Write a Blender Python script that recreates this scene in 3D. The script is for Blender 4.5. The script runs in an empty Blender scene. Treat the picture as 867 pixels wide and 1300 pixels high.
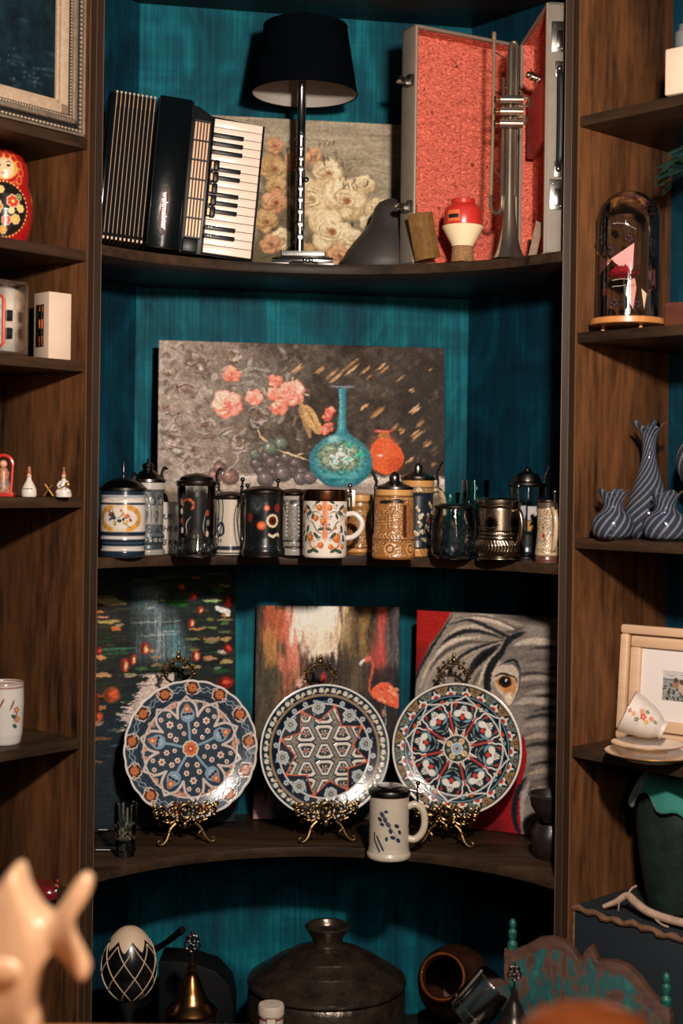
import bpy, bmesh, math, random
import numpy as np
from mathutils import Matrix, Vector

PI = math.pi
SC = bpy.context.scene
COL = SC.collection

# ------------------------------------------------------------------ camera
EYE = 1.62                       # eye height above the floor
FPX = 1805.0                     # 50 mm lens on the 867 x 1300 frame
CX, CY = 433.5, 610.0            # principal point
ROLL = math.radians(0.75)
cam = bpy.data.cameras.new('camera'); camo = bpy.data.objects.new('camera', cam); COL.objects.link(camo)
cam.sensor_fit = 'VERTICAL'; cam.sensor_height = 36.0; cam.lens = FPX * 36.0 / 1300.0
cam.shift_y = -(650.0 - CY) / 1300.0
cr, sr = math.cos(ROLL), math.sin(ROLL)
camo.matrix_world = Matrix(((cr, -sr, 0, 0), (0, 0, -1, 0), (sr, cr, 0, EYE), (0, 0, 0, 1)))
cam.clip_start = 0.05; cam.clip_end = 60
cam.dof.use_dof = True; cam.dof.focus_distance = 3.15; cam.dof.aperture_fstop = 2.2
SC.camera = camo

# ------------------------------------------------------------------ light, world, exposure
SC.view_settings.view_transform = 'Standard'; SC.view_settings.look = 'None'
SC.view_settings.gamma = 1.0; SC.view_settings.use_curve_mapping = False
SC.view_settings.exposure = 0.0
SC.cycles.transparent_max_bounces = 32; SC.cycles.max_bounces = 12
w = bpy.data.worlds.new('world'); SC.world = w; w.use_nodes = True
w.node_tree.nodes['Background'].inputs[0].default_value = (0.16, 0.42, 0.55, 1)
w.node_tree.nodes['Background'].inputs[1].default_value = 0.07

def lamp(kind, loc, power, color, **k):
    l = bpy.data.lights.new(kind.lower() + '_light', kind); l.energy = power; l.color = color
    for a, b in k.items(): setattr(l, a, b)
    o = bpy.data.objects.new(l.name, l); o.location = loc; COL.objects.link(o); return o
key = lamp('POINT', (0.30, 0.97, EYE + 0.63), 285, (1.0, 0.87, 0.76), shadow_soft_size=0.06)
tall = lamp('AREA', (0.55, 0.55, EYE + 0.35), 9, (1.0, 0.86, 0.72), shape='RECTANGLE', size=0.10, size_y=0.9)  # unseen strip added to give tall highlight streaks on glass and glaze
tall.rotation_euler = (math.radians(84), 0, math.radians(8))

# ------------------------------------------------------------------ helpers
def C(r, g, b):
    f = lambda c: (c / 255.0) / 12.92 if c / 255.0 <= 0.04045 else ((c / 255.0 + 0.055) / 1.055) ** 2.4
    return (f(r), f(g), f(b), 1.0)
def lin(a):
    a = np.clip(a, 0, 255) / 255.0
    return np.where(a <= 0.04045, a / 12.92, ((a + 0.055) / 1.055) ** 2.4)
def P(px, py, Y):
    """world point seen at photo pixel (px, py) at depth Y"""
    dx, dy = px - CX, py - CY
    return Vector(((dx * cr + dy * sr) * Y / FPX, Y, EYE + (dx * sr - dy * cr) * Y / FPX))
def PX(px, z, Y):
    """x of photo column px for a point at world height z and depth Y"""
    Z = (z - EYE) * FPX / Y
    return ((px - CX) - Z * sr) / cr * Y / FPX
S1, S2, S3, S4 = EYE + 0.4915, EYE - 0.171, EYE - 0.836, EYE - 1.36

MATS = {}
def mat(name, col=(200, 200, 200), rough=0.5, metal=0.0, coat=0.0, noise=None, bump=None, spec=None, extra=None, trans=0.0, sheen=0.0):
    """principled material; noise=(scale xyz, second colour, contrast), bump=(scale, strength)"""
    if name in MATS: return MATS[name]
    m = bpy.data.materials.new(name); m.use_nodes = True; nt = m.node_tree; N = nt.nodes; L = nt.links
    b = N['Principled BSDF']
    b.inputs['Base Color'].default_value = C(*col); b.inputs['Roughness'].default_value = rough
    b.inputs['Metallic'].default_value = metal; b.inputs['Coat Weight'].default_value = coat
    b.inputs['Coat Roughness'].default_value = 0.08
    b.inputs['Sheen Weight'].default_value = sheen
    if trans: b.inputs['Transmission Weight'].default_value = trans
    if spec is not None: b.inputs['Specular IOR Level'].default_value = spec
    if noise or bump: tc = N.new('ShaderNodeTexCoord')
    if noise:
        sc, c2, k = noise[:3]
        mp = N.new('ShaderNodeMapping'); mp.inputs['Scale'].default_value = sc if isinstance(sc, tuple) else (sc, sc, sc)
        L.new(tc.outputs['Object'], mp.inputs[0])
        n = N.new('ShaderNodeTexNoise'); n.inputs['Scale'].default_value = 1.0; n.inputs['Detail'].default_value = 6
        n.inputs['Roughness'].default_value = 0.65
        L.new(mp.outputs[0], n.inputs['Vector'])
        r = N.new('ShaderNodeValToRGB'); r.color_ramp.elements[0].position = 0.5 - k; r.color_ramp.elements[1].position = 0.5 + k
        r.color_ramp.elements[0].color = C(*col); r.color_ramp.elements[1].color = C(*c2)
        L.new(n.outputs[0], r.inputs[0]); L.new(r.outputs[0], b.inputs['Base Color'])
    if bump:
        bn = N.new('ShaderNodeTexNoise'); bn.inputs['Detail'].default_value = 4
        if isinstance(bump[0], tuple):
            mp2 = N.new('ShaderNodeMapping'); mp2.inputs['Scale'].default_value = bump[0]
            L.new(tc.outputs['Object'], mp2.inputs[0]); L.new(mp2.outputs[0], bn.inputs['Vector']); bn.inputs['Scale'].default_value = 1
        else:
            L.new(tc.outputs['Object'], bn.inputs['Vector']); bn.inputs['Scale'].default_value = bump[0]
        bp = N.new('ShaderNodeBump'); bp.inputs['Strength'].default_value = bump[1]; bp.inputs['Distance'].default_value = 0.002
        L.new(bn.outputs[0], bp.inputs['Height']); L.new(bp.outputs[0], b.inputs['Normal'])
    MATS[name] = m; return m

def vcmat(name, rough=0.5, coat=0.0, metal=0.0, bump=None, spec=None):
    """material that takes its colour from the painted colour attribute"""
    if name in MATS: return MATS[name]
    m = mat(name, rough=rough, coat=coat, metal=metal, bump=bump, spec=spec); N = m.node_tree.nodes; L = m.node_tree.links
    a = N.new('ShaderNodeAttribute'); a.attribute_name = 'Col'
    L.new(a.outputs['Color'], N['Principled BSDF'].inputs['Base Color'])
    return m

def glass(name, tint=(235, 245, 245), gloss=1.0, rough=0.02, ior=1.5, vc=False):
    """thin clear glass: tinted pass-through with Fresnel reflections"""
    if name in MATS: return MATS[name]
    m = bpy.data.materials.new(name); m.use_nodes = True; nt = m.node_tree; N = nt.nodes; L = nt.links
    N.remove(N['Principled BSDF']); out = N['Material Output']
    t = N.new('ShaderNodeBsdfTransparent'); t.inputs[0].default_value = C(*tint)
    g = N.new('ShaderNodeBsdfGlossy'); g.inputs['Roughness'].default_value = rough; g.inputs[0].default_value = (gloss, gloss, gloss, 1)
    f = N.new('ShaderNodeFresnel'); f.inputs[0].default_value = ior
    mx = N.new('ShaderNodeMixShader')
    L.new(f.outputs[0], mx.inputs[0]); L.new(t.outputs[0], mx.inputs[1]); L.new(g.outputs[0], mx.inputs[2])
    if vc:   # painted glass: colour attribute alpha says where the enamel is
        a = N.new('ShaderNodeAttribute'); a.attribute_name = 'Col'
        d = N.new('ShaderNodeBsdfPrincipled'); d.inputs['Roughness'].default_value = 0.25
        L.new(a.outputs['Color'], d.inputs['Base Color'])
        m2 = N.new('ShaderNodeMixShader'); L.new(a.outputs['Alpha'], m2.inputs[0])
        L.new(mx.outputs[0], m2.inputs[1]); L.new(d.outputs[0], m2.inputs[2]); L.new(m2.outputs[0], out.inputs[0])
    else: L.new(mx.outputs[0], out.inputs[0])
    MATS[name] = m; return m

class M:
    """collects shapes into one mesh"""
    def __init__(s): s.v = []; s.f = []; s.T = Matrix.Identity(4)
    def add(s, vs, fs, T=None):
        n = len(s.v); A = s.T if T is None else s.T @ T
        s.v += [tuple(A @ Vector(p)) for p in vs]; s.f += [tuple(i + n for i in f) for f in fs]; return s
    def box(s, c, d, rot=None, taper=1.0):
        x, y, z = [k / 2 for k in d]; t = taper
        vs = [(-x, -y, -z), (x, -y, -z), (x, y, -z), (-x, y, -z), (-x * t, -y * t, z), (x * t, -y * t, z), (x * t, y * t, z), (-x * t, y * t, z)]
        T = Matrix.Translation(c)
        if rot: T = T @ Matrix.Rotation(rot[2], 4, 'Z') @ Matrix.Rotation(rot[1], 4, 'Y') @ Matrix.Rotation(rot[0], 4, 'X')
        return s.add(vs, [(3, 2, 1, 0), (4, 5, 6, 7), (0, 1, 5, 4), (1, 2, 6, 5), (2, 3, 7, 6), (3, 0, 4, 7)], T)
    def lathe(s, prof, n=32, c=(0, 0, 0), sx=1.0, sy=1.0, axis=None, caps=True):
        vs = []; fs = []
        for r, z in prof:
            for k in range(n):
                a = 2 * PI * k / n; vs.append((r * math.cos(a) * sx, r * math.sin(a) * sy, z))
        for i in range(len(prof) - 1):
            for k in range(n):
                k2 = (k + 1) % n; fs.append((i * n + k, i * n + k2, (i + 1) * n + k2, (i + 1) * n + k))
        if caps:
            if prof[0][0] > 1e-6: fs.append(tuple(range(n - 1, -1, -1)))
            if prof[-1][0] > 1e-6: fs.append(tuple((len(prof) - 1) * n + k for k in range(n)))
        T = Matrix.Translation(c)
        if axis is not None: T = T @ Vector((0, 0, 1)).rotation_difference(Vector(axis)).to_matrix().to_4x4()
        return s.add(vs, fs, T)
    def cyl(s, a, b, r, n=16, r2=None):
        a = Vector(a); b = Vector(b); h = (b - a).length
        return s.lathe([(r, 0), (r if r2 is None else r2, h)], n, a, axis=(b - a))
    def ball(s, c, r, n=16, m=10):
        if not isinstance(r, (tuple, list)): r = (r, r, r)
        pr = [(max(math.sin(PI * i / m), 0.0005), -math.cos(PI * i / m)) for i in range(m + 1)]
        T = Matrix.Translation(c) @ Matrix.Diagonal((r[0], r[1], r[2], 1))
        t = s.T; s.T = t @ T; s.lathe(pr, n); s.T = t; return s
    def tube(s, pts, r, n=8, closed=False):
        pts = [Vector(p) for p in pts]; m = len(pts)
        rs = r if isinstance(r, (list, tuple)) else [r] * m
        vs = []; fs = []; up = None
        for i, p in enumerate(pts):
            if closed: t = pts[(i + 1) % m] - pts[i - 1]
            else: t = pts[min(i + 1, m - 1)] - pts[max(i - 1, 0)]
            t = t.normalized() if t.length > 1e-9 else Vector((0, 0, 1))
            if up is None: up = Vector((0, 1, 0)) if abs(t.y) < .9 else Vector((1, 0, 0))
            u = (up - t * up.dot(t)); u = u.normalized() if u.length > 1e-6 else t.orthogonal().normalized()
            up = u; b = t.cross(u)
            for k in range(n):
                a = 2 * PI * k / n; vs.append(tuple(p + (u * math.cos(a) + b * math.sin(a)) * rs[i]))
        for i in range(m if closed else m - 1):
            j = (i + 1) % m
            for k in range(n):
                k2 = (k + 1) % n; fs.append((i * n + k, i * n + k2, j * n + k2, j * n + k))
        if not closed: fs.append(tuple(range(n - 1, -1, -1))); fs.append(tuple((m - 1) * n + k for k in range(n)))
        return s.add(vs, fs)
    def torus(s, c, R, r, n=32, m=8, axis='Z', arc=(0, 2 * PI)):
        full = abs(arc[1] - arc[0] - 2 * PI) < 1e-6; pts = []
        for k in range(n if full else n + 1):
            a = arc[0] + (arc[1] - arc[0]) * k / n; x, y = R * math.cos(a), R * math.sin(a)
            pts.append({'Z': (c[0] + x, c[1] + y, c[2]), 'Y': (c[0] + x, c[1], c[2] + y), 'X': (c[0], c[1] + x, c[2] + y)}[axis])
        return s.tube(pts, r, m, closed=full)
    def prism(s, pts, y0, y1, plane='XZ'):
        """closed 2-D outline extruded between two values of the remaining axis"""
        f = (lambda p, t: (p[0], t, p[1])) if plane == 'XZ' else ((lambda p, t: (p[0], p[1], t)) if plane == 'XY' else (lambda p, t: (t, p[0], p[1])))
        n = len(pts); vs = [f(p, y0) for p in pts] + [f(p, y1) for p in pts]
        fs = [tuple(range(n)), tuple(range(2 * n - 1, n - 1, -1))] + [(k, k + n, (k + 1) % n + n, (k + 1) % n) for k in range(n)]
        return s.add(vs, fs)
    def mesh(s, name, bevel=0, seg=2, smooth=35):
        me = bpy.data.meshes.new(name); me.from_pydata(s.v, [], s.f)
        bm = bmesh.new(); bm.from_mesh(me)
        bmesh.ops.recalc_face_normals(bm, faces=bm.faces)
        if bevel:
            es = [e for e in bm.edges if len(e.link_faces) == 2 and e.calc_face_angle(0) > 0.6]
            bmesh.ops.bevel(bm, geom=es, offset=bevel, segments=seg, affect='EDGES', profile=0.5, clamp_overlap=True)
        bm.to_mesh(me); bm.free()
        if smooth:
            me.polygons.foreach_set('use_smooth', [True] * len(me.polygons)); me.set_sharp_from_angle(angle=math.radians(smooth))
        return me

def thing(name, label, cat, loc=(0, 0, 0), rot=(0, 0, 0), group=None):
    o = bpy.data.objects.new(name, None); COL.objects.link(o); o.location = loc; o.rotation_euler = rot; o.empty_display_size = 0.05
    o['label'] = label; o['category'] = cat
    if group: o['group'] = group
    return o
def part(name, m, material, parent, bevel=0, label=None, smooth=35, kind=None):
    me = m if isinstance(m, bpy.types.Mesh) else m.mesh(name, bevel, smooth=smooth)
    if material and not me.materials: me.materials.append(material)
    o = bpy.data.objects.new(name, me); COL.objects.link(o); o.parent = parent
    if label: o['label'] = label
    if kind: o['kind'] = kind
    return o
def solo(name, m, material, label, cat, loc=(0, 0, 0), rot=(0, 0, 0), group=None, bevel=0, smooth=35):
    o = part(name, m, material, None, bevel, label, smooth); o.location = loc; o.rotation_euler = rot; o['category'] = cat
    if group: o['group'] = group
    return o
def copy_tree(o, parent=None):
    c = o.copy(); COL.objects.link(c); c.parent = parent
    for ch in list(o.children): copy_tree(ch, c)
    return c
def text_mesh(txt, size, depth=0.0006, shear=0.0, bold=0.0, spacing=1.0):
    cu = bpy.data.curves.new('lettering', 'FONT'); cu.body = txt; cu.size = size; cu.extrude = depth; cu.shear = shear
    cu.offset = bold; cu.align_x = 'CENTER'; cu.align_y = 'CENTER'; cu.space_character = spacing
    o = bpy.data.objects.new('lettering', cu); COL.objects.link(o)
    bpy.context.view_layer.update()
    me = bpy.data.meshes.new_from_object(o.evaluated_get(bpy.context.evaluated_depsgraph_get()))
    bpy.data.objects.remove(o); me.materials.clear(); return me

def spline(pts, k=8):
    """Catmull-Rom through points (any dimension)"""
    p = [np.array(q, float) for q in pts]; p = [2 * p[0] - p[1]] + p + [2 * p[-1] - p[-2]]; out = []
    for i in range(1, len(p) - 2):
        for j in range(k):
            t = j / k; a, b, c, d = p[i - 1], p[i], p[i + 1], p[i + 2]
            out.append(tuple(0.5 * (2 * b + (c - a) * t + (2 * a - 5 * b + 4 * c - d) * t * t + (3 * b - a - 3 * c + d) * t ** 3)))
    out.append(tuple(p[-2])); return out

# ------------------------------------------------------------------ painter: colours for dense painted surfaces
def vnoise(shape, cell, seed=0, octaves=3):
    rng = np.random.default_rng(seed); H, W = shape; out = np.zeros(shape); amp = 1.0; tot = 0
    cy, cx = cell if isinstance(cell, tuple) else (cell, cell)
    for o in range(octaves):
        gy, gx = int(H / cy) + 3, int(W / cx) + 3; g = rng.random((gy, gx))
        y = np.arange(H) / cy; x = np.arange(W) / cx
        yi = y.astype(int); xi = x.astype(int); fy = (y - yi)[:, None]; fx = (x - xi)[None, :]
        fy = fy * fy * (3 - 2 * fy); fx = fx * fx * (3 - 2 * fx)
        a = g[yi][:, xi]; b = g[yi][:, xi + 1]; c = g[yi + 1][:, xi]; d = g[yi + 1][:, xi + 1]
        out += amp * ((a * (1 - fx) + b * fx) * (1 - fy) + (c * (1 - fx) + d * fx) * fy); tot += amp
        amp *= 0.55; cy = max(cy / 2, 1); cx = max(cx / 2, 1)
    return out / tot

class Paint:
    """small software painter; coordinates are in its own units, y down, origin (ox, oy)"""
    def __init__(s, w, h, res=1.2, base=(128, 128, 128), ox=0.0, oy=0.0):
        s.nx, s.ny = int(w * res), int(h * res); s.w, s.h, s.res, s.ox, s.oy = w, h, res, ox, oy
        s.a = np.zeros((s.ny, s.nx, 3)) + np.array(base, float); s.al = np.ones((s.ny, s.nx))
        s.rng = random.Random(7)
    def win(s, x0, y0, x1, y1):
        i0 = max(int((x0 - s.ox) * s.res), 0); i1 = min(int((x1 - s.ox) * s.res) + 2, s.nx)
        j0 = max(int((y0 - s.oy) * s.res), 0); j1 = min(int((y1 - s.oy) * s.res) + 2, s.ny)
        if i1 <= i0 or j1 <= j0: return None
        X = s.ox + (np.arange(i0, i1) + .5) / s.res; Y = s.oy + (np.arange(j0, j1) + .5) / s.res
        return slice(j0, j1), slice(i0, i1), X[None, :] + 0 * Y[:, None], Y[:, None] + 0 * X[None, :]
    def mix(s, sl, m, col):
        m = m[..., None]; s.a[sl] = s.a[sl] * (1 - m) + np.array(col, float) * m
        s.al[sl] = np.maximum(s.al[sl], m[..., 0])
    def ell(s, cx, cy, rx, ry, col, ang=0, soft=0.25, a=1.0):
        R = max(rx, ry) * (1 + soft) + 1; q = s.win(cx - R, cy - R, cx + R, cy + R)
        if q is None: return
        j, i, X, Y = q; c, n = math.cos(ang), math.sin(ang); dx, dy = X - cx, Y - cy
        d = np.sqrt(((dx * c + dy * n) / max(rx, .3)) ** 2 + ((-dx * n + dy * c) / max(ry, .3)) ** 2)
        sf = max(soft, 0.6 / s.res / max(min(rx, ry), .3))
        s.mix((j, i), a * np.clip((1 + sf / 2 - d) / sf, 0, 1), col)
    def ring(s, cx, cy, r, w, col, a=1.0):
        q = s.win(cx - r - w, cy - r - w, cx + r + w, cy + r + w)
        if q is None: return
        j, i, X, Y = q; d = np.abs(np.hypot(X - cx, Y - cy) - r)
        s.mix((j, i), a * np.clip((w / 2 - d) * s.res + .5, 0, 1), col)
    def line(s, pts, w, col, a=1.0, taper=False, soft=0.0):
        n = len(pts) - 1
        xs = [p[0] for p in pts]; ys = [p[1] for p in pts]; W = (max(w) if isinstance(w, (list, tuple)) else w) / 2 + 1.5 + soft
        q = s.win(min(xs) - W, min(ys) - W, max(xs) + W, max(ys) + W)
        if q is None: return
        j, i, X, Y = q; m = np.zeros(X.shape)
        for k in range(n):
            (x0, y0), (x1, y1) = pts[k][:2], pts[k + 1][:2]; dx, dy = x1 - x0, y1 - y0; L2 = dx * dx + dy * dy + 1e-9
            t = np.clip(((X - x0) * dx + (Y - y0) * dy) / L2, 0, 1); d = np.hypot(X - x0 - t * dx, Y - y0 - t * dy)
            tt = (k + t) / n
            ww = w * (1 if not taper else np.sin(np.clip(tt * .96 + .02, 0, 1) * PI) ** .7) / 2
            m = np.maximum(m, np.clip(((ww - d) / (soft + 1 / s.res)) + .5, 0, 1))
        s.mix((j, i), a * m, col)
    def curve(s, pts, w, col, a=1.0, taper=True, soft=0.0, k=6): s.line(spline(pts, k), w, col, a, taper, soft)
    def poly(s, pts, col, a=1.0, wob=0.0, seed=1):
        xs = [p[0] for p in pts]; ys = [p[1] for p in pts]
        q = s.win(min(xs) - 3, min(ys) - 3, max(xs) + 3, max(ys) + 3)
        if q is None: return
        j, i, X, Y = q; acc = np.zeros(X.shape)
        if wob: X = X + wob * (vnoise(X.shape, 5 * s.res, seed) - .5) * 2; Y = Y + wob * (vnoise(X.shape, 5 * s.res, seed + 9) - .5) * 2
        for ddx, ddy in ((-.25, -.25), (.25, -.25), (-.25, .25), (.25, .25)):
            x = X + ddx / s.res; y = Y + ddy / s.res; ins = np.zeros(X.shape, bool); n = len(pts)
            for k in range(n):
                x0, y0 = pts[k][:2]; x1, y1 = pts[(k + 1) % n][:2]
                if y0 == y1: continue
                c = ((y0 > y) != (y1 > y)) & (x < (x1 - x0) * (y - y0) / (y1 - y0) + x0); ins ^= c
            acc += ins
        s.mix((j, i), a * acc / 4, col)
    def wash(s, cell, amp, seed=0, tint=(1, 1, 1)):
        n = vnoise((s.ny, s.nx), (cell[0] * s.res, cell[1] * s.res) if isinstance(cell, tuple) else cell * s.res, seed) - .5
        s.a += n[..., None] * amp * np.array(tint); s.a = np.clip(s.a, 2, 252)
    def field(s, col, x0, y0, x1, y1, soft=10, a=1.0, wob=0, cell=8, seed=3):
        q = s.win(x0 - soft - wob, y0 - soft - wob, x1 + soft + wob, y1 + soft + wob)
        if q is None: return
        j, i, X, Y = q
        if wob:
            ce = (cell[0] * s.res, cell[1] * s.res) if isinstance(cell, tuple) else cell * s.res
            X = X + wob * 2 * (vnoise(X.shape, ce, seed) - .5); Y = Y + wob * 2 * (vnoise(X.shape, ce, seed + 5) - .5)
        g = lambda d: np.clip(d / soft + .5, 0, 1)
        s.mix((j, i), a * g(X - x0) * g(x1 - X) * g(Y - y0) * g(y1 - Y), col)
    def rough(s, amp, cell=3.0, seed=77, grain=8):
        """break up clean edges like dragged paint"""
        jj, ii = np.mgrid[0:s.ny, 0:s.nx]; n = lambda k: (vnoise((s.ny, s.nx), cell * s.res, seed + k, 3) - .5) * 2 * amp * s.res
        y = np.clip(jj + n(0), 0, s.ny - 1).astype(int); x = np.clip(ii + n(5), 0, s.nx - 1).astype(int)
        s.a = s.a[y, x]; s.a = np.clip(s.a * (1 + (vnoise((s.ny, s.nx), 1.7 * s.res, seed + 9, 2) - .5)[..., None] * grain / 20), 0, 255)
    def sample(s, X, Y):
        """colours (linear, rgba) at paint coordinates"""
        x = np.clip((X - s.ox) * s.res - .5, 0, s.nx - 1.001); y = np.clip((Y - s.oy) * s.res - .5, 0, s.ny - 1.001)
        xi = x.astype(int); yi = y.astype(int); fx = (x - xi)[..., None]; fy = (y - yi)[..., None]
        b = np.concatenate([s.a, s.al[..., None] * 255], 2)
        v = (b[yi, xi] * (1 - fx) + b[yi, xi + 1] * fx) * (1 - fy) + (b[yi + 1, xi] * (1 - fx) + b[yi + 1, xi + 1] * fx) * fy
        return np.concatenate([lin(v[..., :3]) * ALB, v[..., 3:] / 255.0], -1)
ALB = 0.8

def grid_mesh(name, V, Cc, wrap=False, flip=False):
    """V: (rows, cols, 3) vertices, Cc: (rows, cols, 4) colours -> mesh with a colour attribute"""
    ny, nx = V.shape[:2]; me = bpy.data.meshes.new(name)
    cols = nx if wrap else nx - 1
    jj, ii = np.meshgrid(np.arange(ny - 1), np.arange(cols), indexing='ij'); i2 = (ii + 1) % nx
    q = np.stack([jj * nx + ii, jj * nx + i2, (jj + 1) * nx + i2, (jj + 1) * nx + ii], -1).reshape(-1, 4)
    if flip: q = q[:, ::-1]
    me.vertices.add(ny * nx); me.vertices.foreach_set('co', V.reshape(-1).astype(np.float32))
    nf = len(q); me.loops.add(nf * 4); me.loops.foreach_set('vertex_index', q.reshape(-1).astype(np.int32))
    me.polygons.add(nf); me.polygons.foreach_set('loop_start', np.arange(0, nf * 4, 4, dtype=np.int32))
    me.update(calc_edges=True)
    me.polygons.foreach_set('use_smooth', np.ones(nf, bool))
    at = me.color_attributes.new('Col', 'FLOAT_COLOR', 'POINT'); at.data.foreach_set('color', Cc.reshape(-1).astype(np.float32))
    me.validate(); return me
# ------------------------------------------------------------------ materials of the cabinet
def wood(name, dark, light, axis='Z', rough=0.45):
    if name in MATS: return MATS[name]
    m = bpy.data.materials.new(name); m.use_nodes = True; nt = m.node_tree; N = nt.nodes; L = nt.links; b = N['Principled BSDF']
    tc = N.new('ShaderNodeTexCoord'); mp = N.new('ShaderNodeMapping')
    mp.inputs['Scale'].default_value = {'Z': (9, 9, 1.6), 'X': (1.6, 9, 9), 'Y': (9, 1.6, 9)}[axis]
    n = N.new('ShaderNodeTexNoise'); n.inputs['Scale'].default_value = 1; n.inputs['Detail'].default_value = 8; n.inputs['Distortion'].default_value = 0.9
    n.inputs['Roughness'].default_value = 0.62
    mp2 = N.new('ShaderNodeMapping'); k = 9.0
    mp2.inputs['Scale'].default_value = tuple(v * k if v > 2 else v * 7 for v in mp.inputs['Scale'].default_value)
    n2 = N.new('ShaderNodeTexNoise'); n2.inputs['Scale'].default_value = 1; n2.inputs['Detail'].default_value = 4
    r = N.new('ShaderNodeValToRGB'); r.color_ramp.elements[0].position = 0.36; r.color_ramp.elements[1].position = 0.66
    r.color_ramp.elements[0].color = C(*dark); r.color_ramp.elements[1].color = C(*light)
    b.inputs['Specular IOR Level'].default_value = .12
    mm = N.new('ShaderNodeMath'); mm.operation = 'MULTIPLY_ADD'; mm.inputs[1].default_value = 0.35
    m3 = N.new('ShaderNodeMath'); m3.operation = 'MULTIPLY'; m3.inputs[1].default_value = 0.72
    L.new(tc.outputs['Object'], mp.inputs[0]); L.new(mp.outputs[0], n.inputs['Vector'])
    L.new(tc.outputs['Object'], mp2.inputs[0]); L.new(mp2.outputs[0], n2.inputs['Vector'])
    L.new(n.outputs[0], m3.inputs[0]); L.new(n2.outputs[0], mm.inputs[0]); L.new(m3.outputs[0], mm.inputs[2])
    L.new(mm.outputs[0], r.inputs[0]); L.new(r.outputs[0], b.inputs['Base Color']); b.inputs['Roughness'].default_value = rough
    bp = N.new('ShaderNodeBump'); bp.inputs['Strength'].default_value = 0.25; bp.inputs['Distance'].default_value = 0.001
    L.new(n2.outputs[0], bp.inputs['Height']); L.new(bp.outputs[0], b.inputs['Normal'])
    MATS[name] = m; return m
WV = wood('walnut_board_upright', (26, 18, 14), (108, 69, 41), 'Z')
WH = wood('walnut_board_level', (24, 18, 14), (64, 46, 32), 'X')
WE = mat('edge_banding', (104, 72, 46), 0.5)

def teal(name, c1, c2, c3):
    m = bpy.data.materials.new(name); m.use_nodes = True; N = m.node_tree.nodes; L = m.node_tree.links; b = N['Principled BSDF']
    tc = N.new('ShaderNodeTexCoord')
    def ns(sc, det=5, dist=0.0):
        mp = N.new('ShaderNodeMapping'); mp.inputs['Scale'].default_value = sc; L.new(tc.outputs['Object'], mp.inputs[0])
        n = N.new('ShaderNodeTexNoise'); n.inputs['Scale'].default_value = 1; n.inputs['Detail'].default_value = det; n.inputs['Distortion'].default_value = dist
        L.new(mp.outputs[0], n.inputs['Vector']); return n
    a = ns((6, 6, 3.5), 5, 1.6); s = ns((150, 150, 3.5), 4); h = ns((2.2, 2.2, 60), 4, .6)
    m1 = N.new('ShaderNodeMath'); m1.operation = 'MULTIPLY_ADD'; m1.inputs[1].default_value = .32; L.new(s.outputs[0], m1.inputs[0])
    m2 = N.new('ShaderNodeMath'); m2.operation = 'MULTIPLY_ADD'; m2.inputs[1].default_value = .10; L.new(h.outputs[0], m2.inputs[0])
    m3 = N.new('ShaderNodeMath'); m3.operation = 'MULTIPLY'; m3.inputs[1].default_value = .62; L.new(a.outputs[0], m3.inputs[0])
    L.new(m3.outputs[0], m2.inputs[2]); L.new(m2.outputs[0], m1.inputs[2])
    r = N.new('ShaderNodeValToRGB'); e = r.color_ramp.elements; e[0].position = .40; e[1].position = .66
    e[0].color = C(*c1); e[1].color = C(*c3); x = e.new(.54); x.color = C(*c2)
    L.new(m1.outputs[0], r.inputs[0]); L.new(r.outputs[0], b.inputs['Base Color']); b.inputs['Roughness'].default_value = .7; b.inputs['Specular IOR Level'].default_value = .15
    bp = N.new('ShaderNodeBump'); bp.inputs['Strength'].default_value = 0.2; bp.inputs['Distance'].default_value = 0.001
    L.new(s.outputs[0], bp.inputs['Height']); L.new(bp.outputs[0], b.inputs['Normal'])
    MATS[name] = m; return m
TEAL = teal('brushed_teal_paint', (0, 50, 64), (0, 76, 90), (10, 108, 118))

TEAL_SHADED = teal('shaded_teal_paint', (0, 28, 42), (0, 42, 58), (2, 60, 76))  # darker teal copy: dimness of angled panels and side cases put into its colour
# ------------------------------------------------------------------ room
def struct(name, m, material, bevel=0):
    o = part(name, m, material, None, bevel); o['kind'] = 'structure'; return o
struct('floor', M().box((0, 1.0, -0.05), (5.2, 7.2, 0.1)), mat('dark_floorboards', (46, 34, 27), 0.5, noise=((3, 40, 40), (72, 54, 40), .2)))
wallm = mat('dark_plaster', (30, 46, 52), 0.8, bump=(60, .3))
struct('wall_back', M().box((0, 4.25, 1.5), (5.2, 0.1, 3.2)), wallm)
struct('wall_left', M().box((-2.65, 1.0, 1.5), (0.1, 7.2, 3.2)), wallm)
struct('wall_right', M().box((2.65, 1.0, 1.5), (0.1, 7.2, 3.2)), wallm)

# ------------------------------------------------------------------ centre bookcase
TOP = EYE + 1.168
BL, BR = (-0.511, 3.50), (0.321, 3.66)          # corners of the back panel
FL, FR = (-0.740, 3.205), (0.672, 3.225)        # outer ends of the angled back panels
IL, IR = (-0.5133, 3.0), (0.461, 3.0)           # front inner corners
def wall_panel(a, b, z0, z1, t=0.012):
    d = Vector((b[0] - a[0], b[1] - a[1])).normalized(); n = Vector((-d.y, d.x)) * t
    if n.y < 0: n = -n
    pts = [a, b, (b[0] + n.x, b[1] + n.y), (a[0] + n.x, a[1] + n.y)]
    return M().prism(pts, z0, z1, 'XY')
cen = thing('curved_bookcase', 'tall curved walnut bookcase in the middle with a teal brushed back', 'bookcase', (0, 0, 0))
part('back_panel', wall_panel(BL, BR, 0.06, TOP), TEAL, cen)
part('back_panel', wall_panel(FL, BL, 0.06, TOP), TEAL_SHADED, cen)
part('back_panel', wall_panel(BR, FR, 0.06, TOP), TEAL_SHADED, cen)
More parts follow.
